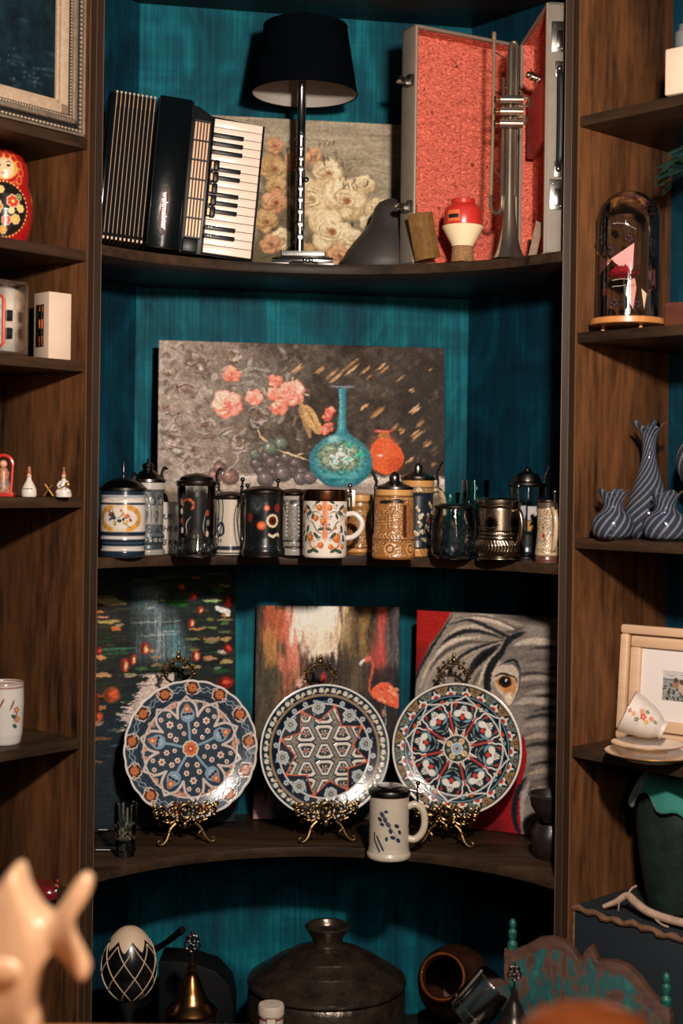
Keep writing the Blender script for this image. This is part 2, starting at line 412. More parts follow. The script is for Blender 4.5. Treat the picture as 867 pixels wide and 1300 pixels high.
def arc_front(n=28, lip=0.24, x0=IL[0], x1=IR[0]):
    c = (x0 + x1) / 2; hw = (x1 - x0) / 2; R = (hw * hw + lip * lip) / (2 * lip); cy = 3.0 + lip - R; out = []
    for k in range(n + 1):
        x = x0 + (x1 - x0) * k / n; out.append((x, cy + math.sqrt(max(R * R - (x - c) ** 2, 0))))
    return out
def lip_y(x):
    for a, b in zip(ARC, ARC[1:]):
        if a[0] <= x <= b[0]: return a[1] + (b[1] - a[1]) * (x - a[0]) / (b[0] - a[0])
    return 3.0
ARC = arc_front()
E = 0.004
for z in (S1, S2, S3, S4, TOP + 0.022, 0.10):
    outl = ARC + [(FR[0] - 0.004, FR[1] - 0.004), (BR[0] - 0.001, BR[1] - 0.003), (BL[0] + 0.001, BL[1] - 0.003), (FL[0] + 0.004, FL[1] - 0.004)]
    if z == S4: outl = [(-0.5133, 3.0), (-0.50, 2.97), (-0.40, 2.78), (0.30, 2.58), (0.74, 2.58), (0.735, 2.70), (0.478, 2.965), (0.461, 2.985), (0.461, 3.0)] + outl[-4:]
    sh = part('shelf', M().prism(outl, z - 0.022, z, 'XY'), WH, cen, bevel=0.0012)
ldir = Vector((-0.766, 0.643)); rdir = Vector((0.731, 0.682))
def board(a, d, L, t, z0, z1, side):
    n = Vector((-d.y, d.x)) * t * side
    p = [(a[0], a[1]), (a[0] + d.x * L, a[1] + d.y * L), (a[0] + d.x * L + n.x, a[1] + d.y * L + n.y), (a[0] + n.x, a[1] + n.y)]
    return p
def side_board(xa, xb, d, L, z0, z1):
    """board whose front edge runs from xa to xb on the front plane and which goes back along d"""
    pts = [(xa, 3.0), (xb, 3.0), (xb + d.x * L, 3.0 + d.y * L), (xa + d.x * L, 3.0 + d.y * L)]
    return M().prism(pts, z0, z1, 'XY')
part('side_panel', side_board(-0.5275, -0.5135, ldir, 0.30, 0.0, TOP + .02), WV, cen, bevel=0.001)
part('side_panel', side_board(0.4615, 0.4755, rdir, 0.30, 0.0, TOP + .02), WV, cen, bevel=0.001)
for x in (-0.5205, 0.4685):
    part('edge_banding', M().box((x, 2.9992, TOP / 2), (0.014, 0.0012, TOP)), mat('dark_edge', (34, 24, 19), 0.45, noise=((80, 80, 2), (54, 38, 27), .2), spec=.1), cen)
for x in (-0.5281, -0.5129, 0.4609, 0.4761):
    part('edge_line', M().box((x, 2.9985, TOP / 2), (0.0009, 0.0026, TOP)), WE, cen)
part('low_cupboard', M().prism([(-0.49, 2.99), (-0.385, 2.80), (0.30, 2.60), (0.72, 2.60), (0.72, 2.70), (0.475, 2.98)], 0.0, S4 - 0.0235, 'XY'), WV, cen, bevel=0.001)

# ------------------------------------------------------------------ side bookcases (built in their own frame: x along the front, y into the depth)
def side_case(label, org, ang, x0, x1, zs, near_is_right, name='bookcase'):
    t = thing(name, label, 'bookcase', (org[0], org[1], 0), (0, 0, math.radians(ang)))
    D = 0.34; H = TOP + 0.02
    part('back_panel', M().box(((x0 + x1) / 2, D + 0.006, H / 2), (x1 - x0, 0.012, H)), TEAL_SHADED, t)
    for xx in (x0 + .009, x1 - .009):
        part('side_panel', M().box((xx, D / 2, H / 2), (0.018, D, H)), WV, t, bevel=0.001)
        part('edge_line', M().box((xx + (.0088 if xx > (x0 + x1) / 2 else -.0088) * 0, -0.0008, H / 2), (0.016, 0.0016, H)), mat('dark_edge'), t)
    near = x1 if near_is_right else x0
    part('edge_line', M().box((near + (-.0178 if near_is_right else .0178), -0.0012, H / 2), (0.0011, 0.003, H)), WE, t)
    for z in zs:
        part('shelf', M().box(((x0 + x1) / 2, D / 2 + .001, z - 0.011), (x1 - x0 - 0.037, D - .003, 0.022)), WH, t, bevel=0.0012)
    return t
LZ = [EYE + k for k in (0.71, 0.475, 0.243, -0.042, -0.548, -0.868, -1.36)] + [TOP]
RZ = [EYE + k for k in (0.771, 0.317, -0.114, -0.552, -1.36)] + [TOP]
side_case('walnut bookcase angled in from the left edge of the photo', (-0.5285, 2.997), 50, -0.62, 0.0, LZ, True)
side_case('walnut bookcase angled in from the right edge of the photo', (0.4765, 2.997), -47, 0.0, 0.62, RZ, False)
def LW(x, y, z=0):   # point in the left case's own frame -> world
    a = math.radians(50); return Vector((-0.5285 + x * math.cos(a) - y * math.sin(a), 2.997 + x * math.sin(a) + y * math.cos(a), z))
def RW(x, y, z=0):
    a = math.radians(-47); return Vector((0.4765 + x * math.cos(a) - y * math.sin(a), 2.997 + x * math.sin(a) + y * math.cos(a), z))
# ------------------------------------------------------------------ canvases leaning on the back of the bookcase
LINEN = mat('canvas_edge', (96, 86, 76), 0.8, bump=(700, .3))
def canvas(name, label, A, B, ztop, zbot, lean, pt, thick=0.018, rough=0.55, group=None, edge=None):
    """A, B: (x, y) feet of the left and right lower front corners; lean: how far the top goes back"""
    A = Vector((A[0], A[1])); B = Vector((B[0], B[1])); W = (B - A).length; ang = math.atan2(B.y - A.y, B.x - A.x); H = math.hypot(ztop - zbot, lean)
    zbot += thick * lean / H + 0.0012
    t = thing(name, label, 'painting', (A.x, A.y, zbot), (0, 0, 0), group)
    t.rotation_euler = (-math.atan2(lean, ztop - zbot), 0, ang)
    nx, ny = pt.nx, pt.ny; e = 0.0012
    X = np.linspace(0, W, nx); Z = np.linspace(H, 0, ny)
    V = np.zeros((ny, nx, 3)); V[..., 0] = X[None, :]; V[..., 2] = Z[:, None]
    lum = pt.a.mean(2); V[..., 1] = -0.0006 - 0.0007 * vnoise((ny, nx), 3, 5, 2) * .6 - lum / 255 * .0004
    V[0, :, 1] = V[-1, :, 1] = 0.001; V[:, 0, 1] = V[:, -1, 1] = 0.001
    XX = pt.ox + (np.arange(nx) / (nx - 1)) * pt.w; YY = pt.oy + (np.arange(ny) / (ny - 1)) * pt.h
    me = grid_mesh('painted_face', V, pt.sample(XX[None, :] + 0 * YY[:, None], YY[:, None] + 0 * XX[None, :]), flip=True)
    part('painted_face', me, vcmat('oil_paint', .65, bump=(900, .06), spec=.12), t)
    part('stretched_canvas', M().box((W / 2, thick / 2, H / 2), (W, thick, H)), edge or LINEN, t, bevel=0.0015)
    return t

def rose(p, cx, cy, r, col, dark, hi, seed=0, core=None):
    rg = random.Random(seed); mixc = lambda a, b, t: tuple(a[k] * (1 - t) + b[k] * t for k in range(3))
    for k in range(9):
        a = 2 * PI * k / 9 + rg.random(); q = r * (.55 + .2 * rg.random())
        p.ell(cx + math.cos(a) * r * .48, cy + math.sin(a) * r * .45, q, q * .8, mixc(dark, col, .35 + .5 * rg.random()), a, .2)
        p.ell(cx + math.cos(a) * r * .52 - r * .06, cy + math.sin(a) * r * .48 - r * .08, q * .86, q * .66, mixc(col, hi, rg.random() * .7), a, .35)
    for k in range(7):
        a = rg.random() * 6.28; q = r * (.18 + .55 * (1 - k / 7)); w0 = rg.uniform(1.2, 2.4)
        pts = [(cx + math.cos(a + t) * q, cy + math.sin(a + t) * q * .8) for t in np.linspace(0, w0, 5)]
        p.curve(pts, r * .10, dark, .55); p.curve([(x - r * .05, y - r * .07) for x, y in pts], r * .1, hi, .6)
    if core: p.ell(cx + r * .08, cy + r * .05, r * .2, r * .17, core, .3, .9, .8)

# --- pale roses on weathered boards (top shelf)
p = Paint(300, 200, 1.25, (158, 146, 126), 262, 150)
p.wash((5, 60), 46, 1); p.wash((1.6, 12), 30, 2); p.wash(3, 16, 3)
for k in range(26):
    y = p.rng.uniform(155, 330); x = p.rng.uniform(300, 540); p.curve([(x, y), (x + p.rng.uniform(15, 60), y + p.rng.uniform(-1, 1))], p.rng.uniform(.5, 1.4), (110, 96, 82), .5)
p.curve([(474, 212), (500, 214)], 1.6, (150, 108, 76), .8)
p.field((84, 76, 56), 262, 300, 420, 350, 30, .9, 26, 10, 4); p.field((96, 84, 66), 320, 190, 372, 340, 24, .8, 24, 9, 6)
p.field((104, 94, 72), 372, 215, 470, 345, 26, .55, 22, 9, 7)
rg = random.Random(4)
for k in range(150):   # leaves and stems around the blooms
    a = rg.random() * PI; x = rg.uniform(325, 500); y = 345 - rg.random() ** .8 * (150 if x < 440 else 90); l = rg.uniform(4, 11); c = rg.choice([(98, 92, 70), (74, 68, 54), (128, 116, 92), (60, 56, 46), (112, 88, 66)])
    p.curve([(x, y), (x + math.cos(a) * l / 2 + 1, y - math.sin(a) * l / 2), (x + math.cos(a) * l, y - math.sin(a) * l)], rg.uniform(1.5, 3.4), c, .8)
CREAM, CD, CH = (204, 182, 142), (140, 112, 80), (232, 220, 190)
TAN, TD, TH = (176, 144, 100), (112, 80, 50), (206, 178, 134)
for cx, cy, r, kind in ((345, 185, 10, 2), (344, 214, 17, 1), (348, 238, 13, 1), (346, 257, 15, 2), (334, 282, 14, 1), (356, 303, 13, 0), (340, 310, 12, 2),
                        (372, 205, 13, 2), (397, 197, 11, 2), (391, 250, 23, 0), (415, 216, 17, 0), (438, 250, 25, 0), (463, 230, 12, 0), (418, 290, 26, 0), (450, 302, 14, 0),
                        (482, 262, 15, 0), (430, 322, 14, 2), (470, 280, 12, 0), (385, 318, 12, 1), (300, 260, 20, 0), (300, 310, 18, 1), (480, 320, 16, 0), (520, 300, 18, 0)):
    A, D_, Hh = ((CREAM, CD, CH), (TAN, TD, TH), ((186, 140, 104), (122, 78, 54), (214, 176, 138)))[kind]
    rose(p, cx, cy, r, A, D_, Hh, int(cx + cy), (120, 62, 34) if (kind or cx in (415, 438, 418)) else (150, 120, 80))
for k in range(70):
    a = rg.random() * 6.28; x = rg.uniform(365, 480); y = rg.uniform(180, 330); l = rg.uniform(3, 7)
    if rg.random() < .5: p.curve([(x, y), (x + math.cos(a) * l, y + math.sin(a) * l)], 1.2, (92, 84, 64), .7)
for k in range(30):
    x = rg.uniform(380, 510); y = (186 if x < 430 else 215) + rg.uniform(-10, 22) + max(0, x - 440) * .55
    p.curve([(x, y), (x + rg.uniform(-4, 6), y - rg.uniform(5, 11))], 2.2, rg.choice([(106, 96, 78), (86, 76, 62), (140, 122, 98)]), .8)
p.rough(1.1, 4, 5, 6); p.a = np.clip((p.a - 120) * 1.12 + 124, 10, 245)
a0, a1 = P(270, 160, 3.45), P(558, 160, 3.536)
canvas('rose_painting', 'unframed canvas of pale cream roses on weathered grey boards behind the lamp', (a0.x, a0.y - .03), (a1.x, a1.y - .03), EYE + 0.8805, S1, 0.03, p)

# --- still life with turquoise bottle vase (second shelf)
p = Paint(366, 270, 1.3, (66, 57, 50), 203, 432)
X = p.ox + np.arange(p.nx) / p.res; t = np.clip((400 - X) / 170, 0, 1)[None, :, None]
p.a = p.a * (1 - t) + np.array((146, 133, 123.)) * t
p.wash(40, 50, 11); p.wash(9, 44, 12, (1, .96, .92)); p.wash(2.2, 18, 13)
p.field((46, 41, 38), 505, 430, 580, 640, 40, .75, 20, 16, 2)
rg = random.Random(21)
for k in range(230):      # crackled rose bush on the left
    x = 203 + 190 * rg.random() ** 1.25; y = rg.uniform(434, 612); v = rg.uniform(-1, 1); f = max(0, 1 - (x - 203) / 200)
    c = (120 + 60 * v * f, 108 + 56 * v * f, 100 + 54 * v * f); a = rg.random() * 3.1
    l = rg.uniform(4, 15); p.curve([(x, y), (x + math.cos(a) * l * .6 + 2, y + math.sin(a) * l * .4), (x + math.cos(a) * l, y + math.sin(a) * l)], rg.uniform(2, 7), c, .45, soft=1)
for cx, cy, r in ((244, 456, 17), (238, 498, 20), (296, 448, 14), (262, 542, 17), (216, 470, 10), (214, 520, 10), (246, 575, 16), (222, 560, 12), (300, 560, 22), (330, 528, 18), (278, 596, 14)):
    for k in range(12):
        a = rg.random() * 6.28; q = r * rg.uniform(.25, 1.0); l = rg.uniform(.5, 1.3); ex = rg.uniform(.6, 1)
        pts = [(cx + math.cos(a + v) * q * (1 + .25 * math.sin(3 * v + k)), cy + math.sin(a + v) * q * ex) for v in np.linspace(0, l, 4)]
        p.curve([(u + 1.2, v + 1.6) for u, v in pts], rg.uniform(1, 2.2), (56, 42, 36), .7); p.curve(pts, rg.uniform(2, 5), rg.choice([(176, 162, 150), (158, 140, 128), (190, 178, 168), (132, 104, 92)]), .6, soft=.8)
    p.ell(cx, cy, r * .22, r * .18, (104, 70, 54), 0, 1, .7)
for k in range(130):
    x = 203 + 175 * rg.random() ** 1.3; y = rg.uniform(434, 612); p.ell(x, y, rg.uniform(2, 7), rg.uniform(1.5, 4), rg.choice([(182, 170, 160), (196, 184, 172), (88, 74, 66), (70, 58, 52), (150, 128, 116)]), rg.random() * 3, .5, .5)
for k in range(90):
    x = rg.uniform(204, 380); y = rg.uniform(436, 612); a = rg.gauss(.7, .8); l = rg.uniform(6, 26)
    p.curve([(x, y), (x + math.cos(a) * l * .5 + rg.uniform(-2, 2), y + math.sin(a) * l * .5), (x + math.cos(a) * l, y + math.sin(a) * l)], .9, (52, 43, 38), .75)
for k in range(38):
    x = rg.uniform(290, 385); y = rg.uniform(470, 575); a = rg.gauss(-.6, .5); l = rg.uniform(5, 13); p.curve([(x, y), (x + math.cos(a) * l, y - math.sin(a) * l)], rg.uniform(1.5, 4), rg.choice([(146, 138, 130), (60, 54, 50), (112, 104, 96)]), .6, soft=.5)
# grapes on a white cloth
p.field((196, 182, 172), 262, 605, 600, 627, 5, 1, 3, 9, 8); p.field((150, 136, 126), 240, 612, 600, 650, 8, .9, 4, 9, 9); p.field((96, 80, 66), 200, 628, 600, 705, 6, .95, 3, 9, 10)
def grape(x, y, r, c=(96, 84, 82)):
    p.ell(x, y, r, r, tuple(v * .55 for v in c), 0, .15); p.ell(x - r * .1, y - r * .1, r * .85, r * .85, c, 0, .7)
    p.ell(x - r * .3, y - r * .25, r * .42, r * .4, tuple(v * 1.45 for v in c), 0, 1, .55); p.ell(x - r * .3, y - r * .3, r * .13, r * .12, (226, 216, 208), 0, .6, .7); p.curve([(x + r * .75, y - r * .3), (x + r * .7, y + r * .4), (x + r * .2, y + r * .8)], 1, tuple(v * 1.3 for v in c), .5)
for x, y, r in ((326, 590, 8), (340, 580, 9), (352, 572, 8), (364, 582, 9), (376, 590, 9), (332, 600, 8), (356, 594, 9), (370, 600, 9), (384, 602, 9), (348, 604, 9)): grape(x, y, r, (88, 78, 76))
for x, y, r in ((338, 610, 11), (360, 603, 11), (382, 609, 9), (394, 608, 9), (345, 588, 8)): grape(x, y, r)
for x, y, r in ((324, 578, 7), (344, 570, 10), (357, 563, 9)): grape(x, y, r, (96, 102, 90))
for x, y, r in ((274, 607, 9), (293, 608, 11), (280, 597, 8)): grape(x, y, r, (118, 90, 84))
p.curve([(352, 571), (368, 577), (384, 582), (394, 586)], 2.4, (206, 176, 138)); p.curve([(374, 579), (386, 576)], 1.6, (206, 176, 138)); p.curve([(327, 545), (332, 556), (341, 562)], 2.6, (196, 168, 126)); p.curve([(300, 572), (301, 588), (284, 604)], 2, (160, 146, 128))
# roses and leaves
PK, PD, PH = (226, 142, 124), (164, 76, 62), (244, 206, 190)
for cx, cy, r, c in ((289, 513, 17, 0), (294, 474, 10, 1), (323, 504, 10, 0), (349, 481, 8, 1), (349, 498, 9, 1), (355, 516, 10, 1), (372, 497, 15, 0), (366, 492, 9, 0)):
    rose(p, cx, cy, r, (PK, (216, 116, 94))[c], PD, PH, int(cx * 7 + cy)); p.ell(cx + r * .1, cy, r * .2, r * .2, PD, 0, .8, .6)
for cx, cy in ((416, 527), (418, 541), (420, 520), (412, 545)): rose(p, cx, cy, 6, (214, 92, 74), (140, 44, 34), PH, cx)
for pts in (((381, 505), (384, 520), (390, 540), (394, 556)),): p.curve(pts, 9, (156, 122, 82), .9)
p.poly(spline([(383, 512), (393, 514), (403, 526), (408, 540), (406, 551), (396, 545), (386, 530), (383, 512)], 5), (178, 144, 98), 1, 1.2); p.curve([(384, 513), (394, 526), (406, 550)], 1.2, (112, 84, 54)); 
for k in range(6): p.curve([(387 + k * 3, 517 + k * 5), (394 + k * 2.4, 516 + k * 5)], .7, (120, 90, 58), .7)
for q in (((369, 484), (372, 475)), ((372, 486), (378, 478)), ((362, 491), (352, 492)), ((385, 497), (393, 500)), ((300, 473), (311, 468))): p.curve(q, 1.8, (190, 172, 140))
for q in (((303, 478), (316, 474), (330, 478)), ((300, 488), (318, 484), (332, 492)), ((304, 470), (322, 466), (348, 470))): p.curve(q, 3.2, (148, 144, 136), .8, soft=1)
# golden dashes on the dark right half
for k in range(90):
    x = rg.uniform(400, 565); y = rg.uniform(440, 600); l = rg.uniform(4, 13); c = rg.choice([(120, 92, 66), (70, 58, 48), (96, 84, 72), (56, 48, 42)])
    p.curve([(x, y), (x + l * .8, y - l * .65)], rg.uniform(2, 5), c, .45, soft=1.5)
for x, y, l, wd in ((378, 466, 20, 7), (424, 474, 24, 9), (446, 462, 28, 8), (464, 464, 19, 7), (488, 462, 16, 8), (470, 474, 12, 2.5), (510, 475, 16, 2.5), (406, 466, 16, 7), (482, 522, 26, 9), (465, 515, 14, 7), (530, 516, 18, 8), (532, 549, 22, 7), (537, 535, 14, 5), (512, 544, 9, 8), (545, 560, 14, 6), (503, 540, 14, 5), (550, 462, 7, 4), (524, 584, 14, 5), (553, 588, 9, 4), (526, 490, 9, 5)):
    for k in range(4):
        o = rg.uniform(-.35, .35) * wd; c = rg.choice([(186, 140, 96), (166, 118, 74), (206, 170, 130), (134, 98, 66)]); ll = l * rg.uniform(.55, 1)
        p.curve([(x - ll * .4 + o, y + ll * .34 + o), (x + ll * .45 + o, y - ll * .38 + o)], wd * .34, c, .75, soft=.6)
# red pot behind, turquoise bottle vase in front
p.poly(spline([(483, 547), (482, 555), (474, 563), (470, 578), (474, 592), (488, 602), (502, 600), (512, 590), (515, 578), (508, 564), (498, 556), (495, 547), (483, 547)], 6), (196, 84, 46), 1, .4)
p.ell(489, 573, 15, 20, (216, 102, 62), 0, 1.2, .7); p.ell(503, 590, 10, 9, (150, 60, 34), 0, 1.2, .6); p.ell(489, 551, 8, 4, (150, 104, 64), 0, .4, .9)
p.ell(488, 545, 13, 1.6, (176, 62, 42), 0, .3); p.curve([(476, 545), (500, 545)], 1.1, (232, 150, 128)); p.ell(484, 577, 3.4, 1.6, (252, 220, 190), 0, .5)
for k in range(20): x = 472 + k * 2.1; p.curve([(488 + (x - 488) * .4, 558), (x, 578), (488 + (x - 488) * .75, 598)], .8, (166, 66, 38), .4)
vase = spline([(430, 489), (431.5, 510), (430, 530), (427, 547), (412, 556), (397, 570), (393, 588), (399, 604), (416, 617), (434, 621), (453, 617), (468, 605), (474, 589), (470, 572), (456, 557), (443, 547), (440, 530), (440.5, 510), (441, 489)], 6)
p.poly(vase, (64, 124, 132), 1, .3)
q = p.win(390, 486, 478, 624); j, i, Xv, Yv = q; ins = Paint(88, 138, p.res, (0, 0, 0), 390, 486); ins.poly(vase, (255, 255, 255)); ml = ins.a[:Xv.shape[0], :Xv.shape[1], 0] / 255
if ml.shape != Xv.shape: ml = np.pad(ml, ((0, Xv.shape[0] - ml.shape[0]), (0, Xv.shape[1] - ml.shape[1])))
def inv(mask, col): p.mix((j, i), np.clip(mask, 0, 1) * ml, col)
n1 = vnoise(Xv.shape, 7, 31, 4); n2 = vnoise(Xv.shape, 3, 32, 3)
dd = np.hypot((Xv - 433) / 41, (Yv - 584) / 37)
inv((dd - .78) * 2.4 * (Yv > 550), (30, 76, 96)); inv((.2 - np.abs(dd - .62)) * 5 * (n2 + .1) * (Yv > 545), (96, 176, 172)); inv((n1 - .5) * 5 * (Yv > 590), (16, 96, 100))
d2 = np.hypot((Xv - 432) / 31, (Yv - 580) / 22); inv((1 - d2) * 5, (118, 128, 104)); inv((.8 - d2) * 3 * (n1 > .42), (200, 212, 202)); inv((n2 - .5) * 5 * (d2 < 1.1) * (d2 > .5), (72, 76, 58)); inv((n1 - .55) * 9 * (d2 < 1) * (Xv > 432), (54, 170, 140))
inv((Yv < 547) * (2.4 - np.abs(Xv - 433.2)) / 2.4 * .8, (110, 178, 184)); inv((Yv < 549) * (Xv > 438) * .6, (26, 74, 90)); inv((n2 - .5) * 2, (40, 100, 116)); inv(np.exp(-((Xv - 424) ** 2 / 60 + (Yv - 556) ** 2 / 16)), (150, 196, 196))
p.ell(435.5, 487.5, 17, 2.2, (70, 82, 92), 0, .3); p.curve([(420, 486), (436, 487.5), (452, 486.5)], 1.2, (172, 164, 170)); p.curve([(399, 600), (416, 617), (440, 620)], 2.5, (30, 70, 92), .7)
p.ell(436, 621, 34, 3, (110, 96, 96), 0, 1, .7)
p.rough(.9, 3, 6, 9); p.a = np.clip((p.a - 60) * 1.22 + 68, 8, 240)
a0, a1 = P(205, 433, 3.42), P(567, 443, 3.53)
canvas('still_life_painting', 'wide canvas of a turquoise bottle vase, red pot, grapes and pink roses', (a0.x, a0.y - .04), (a1.x, a1.y - .04), a0.z, S2, 0.04, p, edge=mat('dark_canvas_edge', (40, 34, 30), .8))

# --- water lilies (third shelf, left)
p = Paint(200, 350, 1.3, (30, 36, 36), 112, 715)
p.wash((12, 40), 26, 41, (.7, 1, .9)); p.wash((3, 14), 22, 42, (.8, 1, .9))
p.field((28, 40, 50), 105, 900, 330, 1075, 40, .9, 20, (8, 30), 4); p.field((52, 44, 36), 105, 770, 150, 900, 20, .5, 12, (6, 20), 4)
rg = random.Random(5)
def dash(x, y, l, h, c, a=.95):
    for k in range(3): p.curve([(x - l / 2 + rg.uniform(-1.5, 1.5), y + rg.uniform(-h, h) * .35), (x, y + rg.uniform(-h, h) * .3), (x + l / 2 + rg.uniform(-1.5, 1.5), y + rg.uniform(-h, h) * .35)], h * .62, tuple(v * rg.uniform(.82, 1.12) for v in c), a, soft=.3)
for k in range(240):
    x = rg.uniform(112, 312); y = rg.uniform(722, 915)
    if 160 < x < 240 and 745 < y < 850: continue
    dash(x, y, rg.uniform(10, 34), rg.uniform(1.5, 4.5), rg.choice([(26, 48, 34), (34, 66, 42), (20, 34, 36), (58, 60, 40), (40, 34, 30), (64, 52, 40), (18, 26, 28)]), .7)
q = p.win(150, 735, 250, 860); j, i, Xv, Yv = q      # pale reflection
n1 = vnoise(Xv.shape, (40, 3), 51, 3); n2 = vnoise(Xv.shape, (6, 6), 52, 3)
ctr = 190 + (Yv - 740) * .22; mk = np.clip(1.25 - np.abs(Xv - ctr) / (22 + (Yv - 740) * .16), 0, 1) * np.clip((Yv - 738) / 20, 0, 1) * np.clip((858 - Yv) / 18, 0, 1)
p.mix((j, i), mk * (.35 + .55 * n1), (134, 156, 164)); p.mix((j, i), mk * .6 * np.clip((n1 - .46) * 3, 0, 1) * np.clip((Yv - 770) / 30, 0, 1), (188, 204, 208)); p.mix((j, i), mk * .5 * np.clip((Xv - ctr - 6) / 12, 0, 1) * (Yv > 800), (96, 176, 186)); p.mix((j, i), mk * .6 * (Xv < 186) * (Yv < 775), (66, 108, 112))
for x, y, l in ((195, 796, 56), (206, 813, 52), (228, 795, 14), (218, 809, 30), (194, 777, 12)): p.curve([(x - l / 2, y + .6), (x, y), (x + l / 2, y - .5)], 1.5, (206, 214, 214), .75, soft=.6)
TN, GR, OC = (176, 146, 104), (60, 104, 62), (150, 120, 80)
for x, y, l, h, c in ((140, 768, 44, 10, TN), (132, 762, 30, 5, (104, 84, 64)), (138, 794, 32, 6, TN), (130, 788, 16, 3, (206, 170, 130)), (127, 781, 8, 5, (206, 128, 60)), (148, 803, 12, 8, (206, 118, 50)), (152, 799, 10, 5, TN), (128, 840, 12, 9, (212, 152, 96)), (131, 864, 24, 8, TN), (168, 865, 18, 6, TN), (152, 830, 48, 4, (64, 110, 84)), (146, 836, 40, 5, (46, 84, 60)), (182, 857, 18, 5, (70, 100, 54)), (196, 833, 14, 4, TN), (201, 842, 12, 4, TN), (204, 853, 16, 4, OC), (250, 857, 26, 7, TN), (228, 769, 40, 5, (46, 96, 56)), (232, 774, 26, 6, (40, 110, 50)), (206, 768, 16, 3, (158, 156, 110)), (238, 763, 22, 6, (36, 84, 52)), (279, 769, 26, 4, (186, 180, 120)), (256, 738, 14, 4, (150, 96, 60)), (297, 749, 14, 5, (140, 116, 80)), (286, 755, 14, 8, (44, 88, 60)), (258, 806, 22, 4, (196, 140, 86)), (276, 805, 18, 4, (118, 124, 80)), (252, 820, 20, 4, (128, 140, 96)), (278, 821, 22, 9, (146, 134, 86)), (298, 821, 14, 8, (190, 144, 98)), (296, 811, 16, 3, (130, 120, 80)), (275, 846, 18, 6, (182, 144, 104)), (286, 859, 10, 4, (120, 144, 104)), (298, 851, 18, 7, TN), (296, 795, 20, 4, (150, 128, 84)), (275, 794, 10, 5, (140, 130, 70)), (298, 789, 12, 5, (206, 134, 70)), (254, 834, 14, 4, (130, 132, 86)), (240, 845, 10, 3, (60, 96, 58)), (285, 838, 20, 4, (44, 76, 44)), (292, 864, 26, 6, (36, 74, 40)), (200, 745, 60, 5, (40, 60, 50)), (220, 737, 50, 4, (56, 74, 60)), (285, 733, 36, 4, (70, 84, 70)), (128, 905, 16, 6, (180, 140, 84)), (124, 924, 16, 7, (170, 134, 92)), (126, 890, 18, 5, (150, 80, 40)), (130, 945, 26, 4, (120, 74, 52)), (122, 975, 20, 3, (130, 90, 60)), (146, 935, 20, 4, (60, 84, 64)), (300, 905, 18, 6, (110, 44, 34)), (292, 1030, 18, 4, (120, 150, 70)), (180, 741, 20, 5, (60, 90, 84)), (158, 955, 36, 3, (70, 80, 92)), (150, 970, 30, 3, (90, 84, 88)), (296, 800, 12, 3, (90, 130, 80)), (244, 758, 40, 3, (48, 76, 56)), (262, 783, 24, 3, (60, 80, 60)), (258, 795, 18, 3, (40, 60, 50))):
    dash(x, y, l, h, c)
p.ell(294, 782, 9, 4, (236, 236, 228), .3, .3); p.ell(286, 779, 4, 3, (236, 236, 228), .2, .3); p.ell(301, 786, 4, 5, (232, 230, 220), .2, .3); p.ell(293, 838, 7, 3, (206, 200, 190), 0, .3)
for x, y, rx, ry, c in ((160, 851, 5.5, 10, 1), (171, 844, 5, 7, 1), (187, 830, 6, 8, 1), (143, 889, 11, 10, 2), (250, 798, 5, 6, 1), (262, 781, 5, 5, 1), (252, 763, 6, 5, 0), (256, 842, 6, 7, 1), (300, 771, 6, 8, 0), (300, 833, 6, 6, 0), (235, 750, 5, 4, 2), (297, 879, 11, 8, 0), (292, 1022, 8, 8, 0), (300, 1040, 14, 8, 3), (126, 917, 5, 6, 2), (126, 832, 4, 5, 0), (122, 900, 5, 12, 3)):
    c1 = ((148, 30, 28), (172, 50, 36), (170, 80, 44), (84, 30, 28))[c]
    p.ell(x, y, rx, ry, c1, 0, .3); p.ell(x - rx * .5, y, rx * .5, ry * .8, tuple(v * .7 for v in c1), 0, .5)
    if c in (1,): p.ell(x + 1, y + ry * .1, rx * .45, ry * .6, (244, 196, 150), 0, .6)
    if c in (0, 2): p.ell(x + 1, y - ry * .1, rx * .5, ry * .4, (228, 92, 60), 0, .8)
q = p.win(145, 845, 225, 965); j, i, Xv, Yv = q      # pinkish white patch beside the plate
n = vnoise(Xv.shape, (1.8, 14), 61, 2); edge = 192 - np.clip((Yv - 862) * .72, -20, 38) + np.clip(Yv - 918, 0, 50) * .3
p.mix((j, i), np.clip((Xv - edge + (n - .5) * 34) / 4, 0, 1) * np.clip((Yv - 862) / 4, 0, 1) * np.clip((948 - Yv) / 8, 0, 1), (216, 196, 184))
n = vnoise(Xv.shape, (5, 16), 62, 3); p.mix((j, i), np.clip((n - .56) * 6, 0, .5) * np.clip((Xv - edge - 8) / 4, 0, 1), (176, 160, 158))
for k in range(40): x = rg.uniform(115, 310); y = rg.uniform(960, 1045); dash(x, y, rg.uniform(10, 40), 2.5, rg.choice([(34, 44, 58), (22, 30, 38), (44, 50, 58), (30, 34, 36)]), .6)
p.rough(1.6, 4, 7, 12)
canvas('water_lily_painting', 'dark canvas of red water lilies and lily pads behind the slate blue plate', (-0.585, 3.335), (-0.2466, 3.463), EYE - 0.20, S3, 0.03, p, edge=mat('dark_canvas_edge'))

